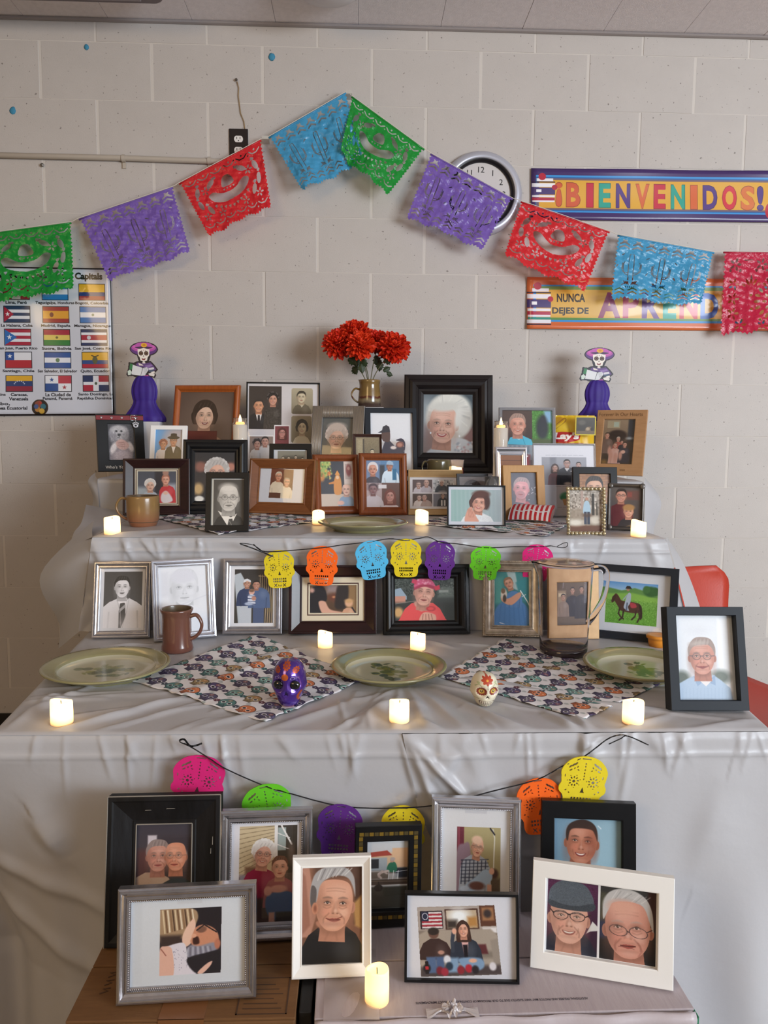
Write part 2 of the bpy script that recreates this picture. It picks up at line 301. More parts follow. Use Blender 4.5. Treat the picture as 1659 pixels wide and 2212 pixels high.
# ------------------------------------------------------------------ cut-out sheets (marching squares over a mask)
def mask_mesh(F):
    """F[j,i] > 0 is sheet. Returns vertices in grid units (x right, y down), polygons and boundary edges"""
    ny, nx = F.shape; ins = F > 0; vid = -np.ones((ny, nx), int); V = []
    J, I = np.nonzero(ins); vid[J, I] = np.arange(len(J)); V = [(float(i), float(j)) for j, i in zip(J, I)]; edge = {}; faces = []; bnd = []
    def cut(j0, i0, j1, i1):
        key = (j0, i0, j1, i1) if (j0, i0) < (j1, i1) else (j1, i1, j0, i0)
        if key not in edge:
            a, b = F[key[0], key[1]], F[key[2], key[3]]; t = a/(a-b); t = min(max(t, .02), .98); edge[key] = len(V)
            V.append((key[1]+(key[3]-key[1])*t, key[0]+(key[2]-key[0])*t))
        return edge[key]
    cnt = ins[:-1, :-1].astype(int)+ins[1:, :-1]+ins[:-1, 1:]+ins[1:, 1:]
    for j, i in zip(*np.nonzero(cnt == 4)): faces.append((vid[j, i], vid[j+1, i], vid[j+1, i+1], vid[j, i+1]))
    for j, i in zip(*np.nonzero((cnt > 0) & (cnt < 4))):
        cs = [(j, i), (j+1, i), (j+1, i+1), (j, i+1)]; pl = []; cutf = []
        for q in range(4):
            a, b = cs[q], cs[(q+1) % 4]
            if ins[a]: pl.append(int(vid[a])); cutf.append(0)
            if ins[a] != ins[b]: pl.append(cut(*a, *b)); cutf.append(1)
        if len(pl) > 2:
            faces.append(tuple(pl))
            for q in range(len(pl)):
                if cutf[q] and cutf[(q+1) % len(pl)]: bnd.append((pl[q], pl[(q+1) % len(pl)]))
    return np.array(V), faces, bnd
class Mk(Cv):
    """single-channel mask canvas: 1 = sheet, painted with '000000' to cut"""
    def field(s): return s.a[..., 0]-.5
def group_of(i): return i
# ------------------------------------------------------------------ the room
BW, BH, GAP = .4064, .2032, .0085
wall_m = M('painted_block', 'beb6b1', rough=.55, noise=(9, .30), col2='b8b0ab', bump=(260, .35, .002))
nt = wall_m.node_tree; b_ = nt.nodes['Principled BSDF']            # dark pits in the block faces
tcn = [n for n in nt.nodes if n.type == 'TEX_COORD'][0]; geo = nt.nodes.new('ShaderNodeNewGeometry')
vor = nt.nodes.new('ShaderNodeTexNoise'); vor.inputs['Scale'].default_value = 85; vor.inputs['Detail'].default_value = 3; nt.links.new(geo.outputs['Position'], vor.inputs['Vector'])
rp = nt.nodes.new('ShaderNodeValToRGB'); rp.color_ramp.elements[0].position = .285; rp.color_ramp.elements[1].position = .33; nt.links.new(vor.outputs[0], rp.inputs[0])
rp.color_ramp.elements[0].color = (.25, .22, .2, 1)
mx = nt.nodes.new('ShaderNodeMix'); mx.data_type = 'RGBA'; mx.blend_type = 'MULTIPLY'; mx.inputs[0].default_value = .75
src = b_.inputs['Base Color'].links[0].from_socket; nt.links.new(src, mx.inputs[6]); nt.links.new(rp.outputs[0], mx.inputs[7]); nt.links.new(mx.outputs[2], b_.inputs['Base Color'])
mort_m = M('painted_mortar', 'cbc3bc', rough=.6, bump=(120, .3, .002))
mb = MB(); mb.box(-1.7, 4.3, .0008, .12, 0, 2.722); wall = mb.build('wall_back', mort_m, kind='structure')
blk = MB(); bx, bz = BW/2-GAP/2, BH/2-.0007
c_ = .0018
def ringp(ix, iz, y): return [(-bx+ix, y, -bz+iz), (bx-ix, y, -bz+iz), (bx-ix, y, bz-iz), (-bx+ix, y, bz-iz)]
blk.add(ringp(0, 0, .03)+ringp(0, 0, .0012)+ringp(c_, .0008, 0), [(0, 1, 5, 4), (1, 2, 6, 5), (2, 3, 7, 6), (3, 0, 4, 7), (4, 5, 9, 8), (5, 6, 10, 9), (6, 7, 11, 10), (7, 4, 8, 11), (8, 9, 10, 11)])
b0 = blk.build('block', wall_m, wall); bme = b0.data; bpy.data.objects.remove(b0)
top = MB(); hz = (2.722-2.6416)/2
top.box(-bx, bx, 0, .03, -hz+.0015, hz-.001); t0 = top.build('block', wall_m, wall, bevel=.002); tme = t0.data; bpy.data.objects.remove(t0)
for r in range(0, 14):                                                # one object per block, courses counted from the ceiling
    zc = (13-r)*BH+BH/2 if r else 2.6416+hz
    par = 1 if r % 2 == 0 else 0                                     # running bond
    for kx in range(-3, 10):
        x = (kx+.5*par+.5)*BW
        if x-BW/2 < -1.7 or x+BW/2 > 4.3: continue
        o = link('block', bme if r else tme, wall); o.location = (x, random.uniform(-.0008, .0008), zc)
ceil_m = M('ceiling_paint', 'e9e3e7', rough=.8, noise=(60, .25), col2='ded8dc', bump=(220, .5, .002))
cl = MB(); cl.box(-3.4, 6.4, -6.6, .12, 2.7285, 2.80); ceil = cl.build('ceiling', M('ceiling_joint', '9a9092', rough=.9), kind='structure')
PW = .3048
pk = MB(); pk.box(-PW/2+.0006, PW/2-.0006, -6.6, 0, 2.722, 2.732); p0 = pk.build('plank', ceil_m, ceil, bevel=.0015); pme = p0.data; bpy.data.objects.remove(p0)
xs0 = at_y(1302, 71, 0)[0]
for i in range(-16, 14):
    o = link('plank', pme, ceil); o.location = (xs0+PW/2+i*PW, -.001, random.uniform(-.0008, .0006)); md = o.modifiers.new('b', 'BEVEL'); md.width = .0006
mb = MB(); mb.tube([(-1.7, -.004, 2.716), (4.3, -.004, 2.716)], .009, 6, flat=.8); mb.build('edge_band_1', M('edge_band_grey', '8d8482', rough=.8), kind='structure')  # darker grey band where the wall meets the ceiling
fl = MB(); fl.box(-3.4, 6.4, -6.6, .12, -.05, 0); fl.build('floor', M('floor_tile', '9a8358', rough=.5, noise=(14, .2), col2='8c764e'), kind='structure')
sidem = M('side_wall_paint', 'a99e90', rough=.7, bump=(120, .2, .002))
mb = MB(); mb.box(-3.5, -3.4, -6.6, .12, 0, 2.8); mb.build('wall_left', sidem, kind='structure')
mb = MB(); mb.box(6.4, 6.5, -6.6, .12, 0, 2.8); mb.build('wall_right', sidem, kind='structure')
mb = MB(); mb.box(-1.7, 4.3, -.006, .0, .0, .1013); mb.build('baseboard_back', M('vinyl_base', '1b1714', rough=.45), kind='structure', bevel=.002)
mb = MB(); mb.box(-3.4, -1.7, 0, .12, 0, 2.722); mb.box(4.3, 6.4, 0, .12, 0, 2.722); mb.build('wall_back_return', sidem, kind='structure')

# ------------------------------------------------------------------ ceiling fixtures
p = at_z(708, -50, 2.722); t = thing('ceiling_dome_light', 'white round ceiling fixture at the top of the view, switched off', 'light', p)
mb = MB(); mb.lathe([(.001, -.060), (.06, -.057), (.10, -.046), (.122, -.028), (.128, -.012), (.128, -.008)], 40); mb.build('diffuser', M('opal_glass', 'd8d2d6', rough=.35), t, smooth=True)
mb = MB(); mb.lathe([(.128, -.016), (.140, -.016), (.142, -.010), (.140, 0), (.001, 0)], 40); mb.build('base_plate', M('fixture_white', 'b9b2b5', rough=.4), t, auto=40)
p = at_z(120, 4, 2.667); p[1] -= .09; t = thing('fluorescent_fixture', 'dark grey ceiling fixture with rounded end at upper left, off', 'light', (p[0], p[1], 2.722))
mb = MB(); e = at_z(362, -8, 2.68)[0]-p[0]
out = [(-.9, -.09), (e-.05, -.09)]+[(e-.05+.05*math.cos(a), .09*math.sin(a)) for a in np.linspace(-1.4, 1.4, 9)]+[(e-.05, .09), (-.9, .09)]
n = len(out); mb.add([(x, y, -.055) for x, y in out]+[(x, y, -.0) for x, y in out], [tuple(range(n))[::-1], tuple(range(n, 2*n))]+[(i, (i+1) % n, n+(i+1) % n, n+i) for i in range(n)])
mb.build('housing', M('fixture_grey', '6e6468', rough=.5), t, bevel=.006)
mb = MB(); mb.box(-.85, e-.09, -.07, .07, -.058, -.053); mb.build('lens', M('lens_grey', '8b8286', rough=.3), t, bevel=.002)

# ------------------------------------------------------------------ things fixed to the wall
cream = M('conduit_paint', 'b3a89c', rough=.45)
t = thing('wall_conduit', 'cream painted conduit pipe running along the wall at upper left', 'pipe', (0, 0, 0))
a, b, e = at_y(-420, 326, -.011), at_y(250, 341, -.011), at_y(478, 349, -.011)
mb = MB(); mb.tube([a, b, e, e+np.array([.02, 0, -.006]), e+np.array([.03, 0, -.03]), e+np.array([.032, 0, -.05])], .0105, 12); mb.build('pipe', cream, t, smooth=True)
for px in (267, 452, -60):
    q = at_y(px, 342 if px < 300 else 347, -.011); mb = MB()
    mb.tube([q+np.array([-.006, 0, 0]), q+np.array([.006, 0, 0])], .0135, 12); mb.box(q[0]-.006, q[0]+.006, -.006, 0, q[2]-.034, q[2]-.01); mb.build('clamp', cream, t, auto=40)
q = at_y(516, 314, 0); t = thing('wall_outlet', 'black cover plate with white duplex outlet on the wall above red flag', 'outlet', (q[0], 0, q[2]))
mb = MB(); mb.box(-.035, .035, -.006, 0, -.058, .058); mb.build('cover_plate', M('outlet_black', '1d1517', rough=.35), t, bevel=.002)
wp = M('outlet_white', 'e2dcd8', rough=.35)
for dz in (.02, -.02):
    mb = MB(); pts = [(.0165*math.cos(k), .0145*math.sin(k)) for k in np.linspace(0, 2*math.pi, 25)[:-1]]; pts = [(x, max(-.0115, min(.0115, z))) for x, z in pts]; n = len(pts)
    mb.add([(x, -.0085, z) for x, z in pts]+[(x, -.004, z) for x, z in pts], [tuple(range(n)), ]+[(i, n+i, n+(i+1) % n, (i+1) % n) for i in range(n)])
    r = mb.build('receptacle', wp, t, loc=(0, 0, dz)); sm = MB()
    for sx in (-.006, .006): sm.box(sx-.001, sx+.001, -.0092, -.0083, -.001, .007)
    sm.lathe([(.0001, 0), (.0024, 0)], 8, c=(0, 0, 0))
    k0 = len(sm.v)-16
    for i in range(k0, len(sm.v)): x, y, z = sm.v[i]; sm.v[i] = (x, -.0088, y-.006)
    sm.build('slot', M('slot_black', '111111'), r)
t = thing('hanging_cord', 'thin tan cord hanging down the wall from a nail to the outlet', 'cord', (0, 0, 0))
mb = MB(); mb.tube([at_y(*q, -.004) for q in ((512, 176), (516, 190), (515, 206), (517, 222), (520, 245), (527, 262), (530, 285))], .0016, 6); mb.build('cord', M('tan_cord', '9b8160', rough=.9), t, smooth=True)
mb = MB(); q = at_y(511, 174, 0); mb.lathe([(.0001, 0), (.005, 0), (.005, .003), (.002, .004), (.002, .01)], 10); o = mb.build('nail', M('nail_steel', '6c6560', rough=.4, metal=.8), t, loc=(q[0], -.009, q[2])); o.rotation_euler = (math.radians(-90), 0, 0)
q = at_y(93, 358, 0); mb = MB(); mb.lathe([(.0001, -.012), (.006, -.011), (.007, -.008), (.003, -.006), (.003, 0)], 12)
o = mb.build('wall_screw', M('screw_grey', '8a8580', rough=.3, metal=.7), None, smooth=True); o.location = (q[0], 0, q[2]); o.rotation_euler = (math.radians(-90), 0, 0)
tag(o, 'small grey screw in the wall just under the conduit pipe', 'screw')
putty = M('blue_putty', '3f86a6', rough=.8)
for (px, py, s, lb) in ((187, 102, .009, 'smallest blue putty dab on the wall near the ceiling at upper left'), (28, 239, .012, 'blue putty dab on the wall above the conduit at the far left'), (587, 123, .012, 'blue putty dab high on the wall above the blue paper flag')):
    q = at_y(px, py, 0); mb = MB(); mb.ball((0, 0, 0), s, .004, s*1.1, 10, 6)
    mb.v = [(x+random.uniform(-.1, .1)*s, y, z+random.uniform(-.15, .15)*s) for x, y, z in mb.v]
    o = mb.build('adhesive_putty', putty, None, smooth=True); o.location = (q[0], -.001, q[2]); tag(o, lb, 'putty', 'dabs of blue adhesive on the wall')

# wall clock
q = at_y(1039, 418, -.02); t = thing('wall_clock', 'round silver-rimmed wall clock half hidden behind the purple paper flag', 'clock', (q[0], 0, q[2]))
def face_on(o): o.rotation_euler = (math.radians(90), 0, 0); return o      # lathe axis towards the room
R = .156
mb = MB(); mb.lathe([(R-.004, 0), (R, .006), (R, .016), (R-.006, .027), (R-.016, .033), (R-.026, .033), (R-.030, .030), (R-.030, .018)], 72); face_on(mb.build('rim', M('clock_silver', 'b9b9c4', rough=.35, metal=.35), t, smooth=True))
mb = MB(); mb.lathe([(R-.030, .0305), (R-.034, .030), (R-.043, .020), (R-.043, .014)], 72); face_on(mb.build('inner_ring', M('clock_black', '17151b', rough=.35), t, smooth=True))
mb = MB(); mb.lathe([(.0001, .015), (R-.042, .015)], 72); face_on(mb.build('dial', M('clock_dial', 'c9c3c2', rough=.5), t))
ink = M('clock_ink', '1c1a1d', rough=.6)
def text_mesh(s, h, mat, parent, loc, name='numeral', rz=0, bold=0.0, ext=.0006, sx=1.0):
    V, T = text_tris(s, bold); a, e = V.min(0), V.max(0); k = h/(e[1]-a[1]); mb = MB()
    mb.add([((x-(a[0]+e[0])/2)*k*sx, 0, (y-(a[1]+e[1])/2)*k) for x, y in V], T); return mb.build(name, mat, parent, loc=loc)
for i in range(1, 13):
    an = math.radians(90-30*i); text_mesh(str(i), .021, ink, t, (.088*math.cos(an), -.0158, .088*math.sin(an)))
for k, (ln, wd, an) in enumerate(((.055, .006, 215), (.08, .004, 150))):
    mb = MB(); mb.box(-.012, ln, -.017-.001*k, -.0165-.001*k, -wd/2, wd/2); o = mb.build('hand', ink, t); o.rotation_euler = (0, math.radians(-an), 0)

# ------------------------------------------------------------------ posters
def sheet(name, label, cat, quad, cv, y=-.004, nx=40, ny=14, wave=.0016, rough=.3, seed=0, curl=0, coat=.25, dz=None):
    """a printed sheet fixed to the wall: quad tl,tr,br,bl in metres on the wall (x,z)"""
    q = np.array(quad, float); r_ = np.random.default_rng(seed); ph = r_.uniform(0, 6, 6); P = np.zeros((ny, nx, 3)); uv = []
    for j in range(ny):
        for i in range(nx):
            u, v = i/(nx-1), j/(ny-1); x, z = (q[0]*(1-u)+q[1]*u)*(1-v)+(q[3]*(1-u)+q[2]*u)*v
            h = wave*(math.sin(7*u+ph[0]+2*v)+.6*math.sin(17*u+ph[1]-5*v)+.5*math.sin(9*v+ph[2]+3*u))
            h += curl*max(0, 1-v*6)*(.5+.5*math.sin(11*u+ph[3]))*.004+curl*.006*max(0, v*5-4)*(.5+.5*math.sin(8*u+ph[4]))
            P[j, i] = (x, y-2.2*wave-h, z); uv.append((u, 1-v))
    mb = MB(); mb.grid(P, flip=True); o = mb.build(name, M_print(name+label[:6], cv, rough=rough, coat=coat), None, smooth=True, uv=uv, solid=.0006); return tag(o, label, cat)
wq = lambda *pp: [tuple(at_y(a, b, -.004)[[0, 2]]) for a, b in pp]
def book_stack(c, x, y, w, h, extra=False):
    """stack of drawn books in a corner of a banner"""
    rows = [('e8e4ec', .55, .10, .08), ('2d2440', .0, .19, .03), ('eceaf2', .02, .24, .11), ('4a3a72', .0, .37, .2), ('e8e4ec', .06, .59, .06), ('b02c4a', .05, .66, .09), ('e8e0e8', .10, .74, .05)]
    if extra: rows += [('2f8f86', .1, .80, .05), ('e8e4ec', .0, .86, .09), ('2d2440', .0, .96, .03)]
    for col, off, yy, hh in rows: c.rect(x+off*w*.4, y+yy*h, x+w*(1-off*.15), y+(yy+hh)*h, col)
    c.rect(x+.2*w, y+.42*h, x+.42*w, y+.5*h, 'f2f0f6'); c.ell(x+.45*w, y+.045*h, .16*w, .16*w*c.w/c.h, 'b3263c'); c.ell(x+.98*w, y+.36*h, .12*w, .12*w*c.w/c.h, 'b02a40')
# welcome banner
BWp = 570.; c = Cv('b1', 1420, 290, '3f2a63') if False else Cv(1420, 290, '412b63')
X = lambda p: (p-1147)/BWp; Yb = lambda p: (p-366)/113.
c.rect(.018, .13, 1, .85, '3d93d6'); c.rect(.018, .165, 1, .19, '2b5f9e'); c.rect(.018, .8, 1, .82, '2b5f9e'); c.rect(.02, .19, 1, .8, '6e5b6b'); c.rect(.03, .225, 1, .765, 'dba43a')
lets = [('¡', 1200, 1213, 'cf5a35'), ('B', 1223, 1252, 'cc5a37'), ('I', 1266, 1280, 'c22a41'), ('E', 1293, 1317, '2f9d8c'), ('N', 1330, 1359, '553a80'), ('V', 1372, 1400, 'd2653a'), ('E', 1411, 1435, 'c22a41'), ('N', 1448, 1477, '2f9d8c'), ('I', 1490, 1504, 'd2653a'), ('D', 1517, 1547, '553a80'), ('O', 1559, 1589, 'cc2f40'), ('S', 1599, 1628, 'd27038'), ('!', 1634, 1647, '553a80')]
for ch, xa, xb, col in lets:
    sl = (xa-1200)/450*.03; c.text(ch, X(xa)-.002, .275+sl-.012, X(xb)+.002, .735+sl+.012, mix(col, '201020', .35), .035); c.text(ch, X(xa), .275+sl, X(xb), .735+sl, col, .035)
book_stack(c, .002, .13, .088, .66); c.ell(X(1660), .78, .016, .15, 'b7283a'); c.ell(X(1672), .70, .016, .15, 'c23044'); c.line([(X(1664), .6), (X(1666), .5)], .004, '4a2c1a')
tl, tr, br, bl = wq((1147, 364), (1717, 370.5), (1717, 482), (1146, 475))
sheet('welcome_banner', 'purple bordered banner reading BIENVENIDOS in coloured letters beside the clock', 'banner', (tl, tr, br, bl), c, wave=.0010, seed=3, curl=1.0)
# learning banner
c = Cv(1420, 290, 'cf6a3c'); X = lambda p: (p-1138)/BWp
c.rect(.024, .14, 1, .86, '3d93d6'); c.rect(.024, .17, 1, .235, '6d8a3f'); c.rect(.024, .77, 1, .82, '5f8a45'); c.rect(.035, .235, 1, .775, 'd6a53f')
c.text('NUNCA', X(1202), .31, X(1262), .475, '241a14', .03); c.text('DEJES DE', X(1192), .575, X(1270), .735, '241a14', .03)
for ch, xa, xb, col in (('A', 1290, 1338, '8a2c58'), ('P', 1343, 1378, 'b3324e'), ('R', 1384, 1423, '6b3a80'), ('E', 1430, 1459, '2f9d8c'), ('N', 1466, 1505, 'c43b42'), ('D', 1511, 1550, '3b62b4'), ('E', 1557, 1587, 'cc4a35'), ('R', 1594, 1632, '553a80')):
    c.text(ch, X(xa), .28, X(xb), .775, col, .04)
book_stack(c, .0, .13, .09, .80, True)
tl, tr, br, bl = wq((1138, 599), (1708, 604), (1708, 716), (1137, 711))
sheet('learning_banner', 'orange bordered banner reading NUNCA DEJES DE APRENDER behind the paper flags', 'banner', (tl, tr, br, bl), c, wave=.0018, seed=5, curl=1.4)
# flag chart: px region x -112..242, y 578..898
W_, H_ = 354., 320.; c = Cv(1062, 960, 'c9cbd6'); X = lambda p: (p+112)/W_; Yc = lambda p: (p-578)/H_
def flag(x0, y0, kind):
    x1, y1 = x0+55, y0+33.5; a, b, e, d = X(x0), X(x1), Yc(y0), Yc(y1); h = (d-e); w_ = b-a
    c.rect(a-.004, e-.004, b+.004, d+.004, '1c1c26')
    def hs(*cols):
        tot = sum(k for _, k in cols); y = e
        for col, k in cols: c.rect(a, y, b, y+h*k/tot, col); y += h*k/tot
    star = lambda cx, cy, r, col: c.poly([(a+w_*cx+r*(1 if i % 2 == 0 else .4)*math.sin(i*math.pi/5)*w_, e+h*cy-r*(1 if i % 2 == 0 else .4)*math.cos(i*math.pi/5)*w_*W_/H_) for i in range(10)], col)
    R1, B1, Y1, Wt = 'a3243c', '243f78', 'dba82c', 'dfe0e8'
    if kind == 'col': hs((Y1, 2), ('2f3f78', 1), ('94263a', 1))
    elif kind == 'hon': hs(('2f7fc0', 1), (Wt, 1), ('2f7fc0', 1))
    elif kind == 'peru': c.rect(a, e, b, d, R1); c.rect(a+w_/3, e, b-w_/3, d, Wt)
    elif kind == 'cuba': hs(('253a5c', 1), (Wt, 1), ('253a5c', 1), (Wt, 1), ('253a5c', 1)); c.poly([(a, e), (a+w_*.38, (e+d)/2), (a, d)], R1); star(.14, .5, .10, Wt)
    elif kind == 'esp': hs(('9c3030', 1), ('dc9c30', 2), ('9c3030', 1)); c.ell(a+w_*.33, (e+d)/2, .012, .016, '7a3c2c')
    elif kind == 'nic': hs(('2f6fb4', 1), (Wt, 1), ('2f6fb4', 1)); c.ell((a+b)/2, (e+d)/2, .008, .009, '7a8a7a')
    elif kind == 'pr': hs((R1, 1), (Wt, 1), (R1, 1), (Wt, 1), (R1, 1)); c.poly([(a, e), (a+w_*.48, (e+d)/2), (a, d)], '2f68b0'); star(.18, .5, .11, Wt)
    elif kind == 'bol': hs((R1, 1), ('d8c060', 1), ('2f7a3a', 1)); c.ell((a+b)/2, (e+d)/2, .008, .008, '6a6030')
    elif kind == 'cr': hs(('27335c', 1), (Wt, 1), (R1, 2), (Wt, 1), ('27335c', 1)); c.ell(a+w_*.3, (e+d)/2, .012, .014, 'c8c8d0')
    elif kind == 'chi': c.rect(a, e, b, d, Wt); c.rect(a, (e+d)/2, b, d, 'b02c35'); c.rect(a, e, a+w_*.33, (e+d)/2, '2a4f94'); star(.165, .25, .10, Wt)
    elif kind == 'sal': hs(('264f94', 1), (Wt, 1), ('264f94', 1)); c.ell((a+b)/2, (e+d)/2, .012, .014, '5a7a58')
    elif kind == 'ecu': hs((Y1, 2), ('2f4a86', 1), ('b0283c', 1)); c.ell((a+b)/2, (e+d)/2, .016, .026, '5a5a3a'); c.line([((a+b)/2-.02, e+h*.2), ((a+b)/2, e+h*.28), ((a+b)/2+.02, e+h*.2)], .006, '3a3428')
    elif kind == 'ven': hs((Y1, 1), ('2f3f70', 1), ('8c2a3c', 1)); [star(.5+.2*math.cos(t_), .58-.25*math.sin(t_), .035, Wt) for t_ in np.linspace(.3, 2.84, 7)]
    elif kind == 'pan': c.rect(a, e, b, d, Wt); c.rect((a+b)/2, e, b, (e+d)/2, 'b02c44'); c.rect(a, (e+d)/2, (a+b)/2, d, '2a4c8c'); star(.25, .25, .10, '2a4c8c'); star(.74, .75, .10, 'a02c40')
    elif kind == 'dom':
        c.rect(a, e, b, d, Wt); m_ = .055*w_*2
        c.rect(a, e, (a+b)/2-m_, e+h*.4, '27345c'); c.rect((a+b)/2+m_, e, b, e+h*.4, 'a8283c'); c.rect(a, e+h*.6, (a+b)/2-m_, d, 'a8283c'); c.rect((a+b)/2+m_, e+h*.6, b, d, '27345c'); c.ell((a+b)/2, (e+d)/2, .008, .01, '4a5a48')
def cap(cx, y, s, wd=None, h=7.5):
    wd = wd or len(s)*4.6; c.text(s, X(cx-wd/2), Yc(y-h/2), X(cx+wd/2), Yc(y+h/2), '1a1a22', .03)
c.text('Spanish Speaking Countries & Capitals', X(-65), Yc(588), X(223), Yc(607), '15151c', .045)
for row, (y0, ks, caps) in enumerate((
    (613, (None, 'peru', 'hon', 'col'), ('', 'Lima, Perú', 'Tegucigalpa, Honduras', 'Bogotá, Colombia')),
    (662, ('cr', 'cuba', 'esp', 'nic'), ('', 'La Habana, Cuba', 'Madrid, España', 'Managua, Nicaragua')),
    (711, ('ven', 'pr', 'bol', 'cr'), ('', 'San Juan, Puerto Rico', 'Sucre, Bolivia', 'San José, Costa Rica')),
    (760, ('peru', 'chi', 'sal', 'ecu'), ('', 'Santiago, Chile', 'San Salvador, El Salvador', 'Quito, Ecuador')),
    (811, ('hon', 'ven', 'pan', 'dom'), ('', 'Caracas,', 'La Ciudad de', 'Santo Domingo, La')))):
    for k, cx in enumerate((-50, 36+row*.8, 119+row*.8, 199+row*1.1)):
        if ks[k]: flag(cx-27, y0, ks[k])
        if caps[k]: cap(cx, y0+41, caps[k], min(84, len(caps[k])*4.5))
for cx, s in ((38, 'Venezuela'), (121, 'Panamá, Panamá'), (204, 'República Dominicana')): cap(cx, 861, s, min(82, len(s)*4.5))
cap(-8, 852, 'Argentina', 38); cap(-5, 872, 'Malabo,', 50); cap(18, 881, 'Guinea Ecuatorial', 76)
for cx, cy, r, col in ((83, 880, 16.5, '2a2420'), (80, 872, 8, '8a4a38'), (90, 878, 6, '3a6a78'), (78, 884, 6, 'b07a3a'), (87, 888, 6, 'c8a040'), (75, 878, 5, '4a5a8a'), (84, 870, 3, 'b03a30')): c.ell(X(cx), Yc(cy), r/W_, r/H_, col, .003)
c.ell(X(83), Yc(880), 16.5/W_, 16.5/H_, '3a2a1c', 0, 0, 1, .008)
for a_, b_2 in (((0, .004), (1, .004)), ((.996, 0), (.996, 1)), ((0, .994), (1, .994))): c.line([a_, b_2], .010, '17151b')
tl, tr, br, bl = wq((-112, 575), (240, 580), (249, 897), (-112, 899))
sheet('flag_chart', 'white wall chart of Spanish-speaking countries with rows of national flags', 'poster', (tl, tr, br, bl), c, nx=36, ny=36, wave=.0022, rough=.22, seed=9, coat=.5)

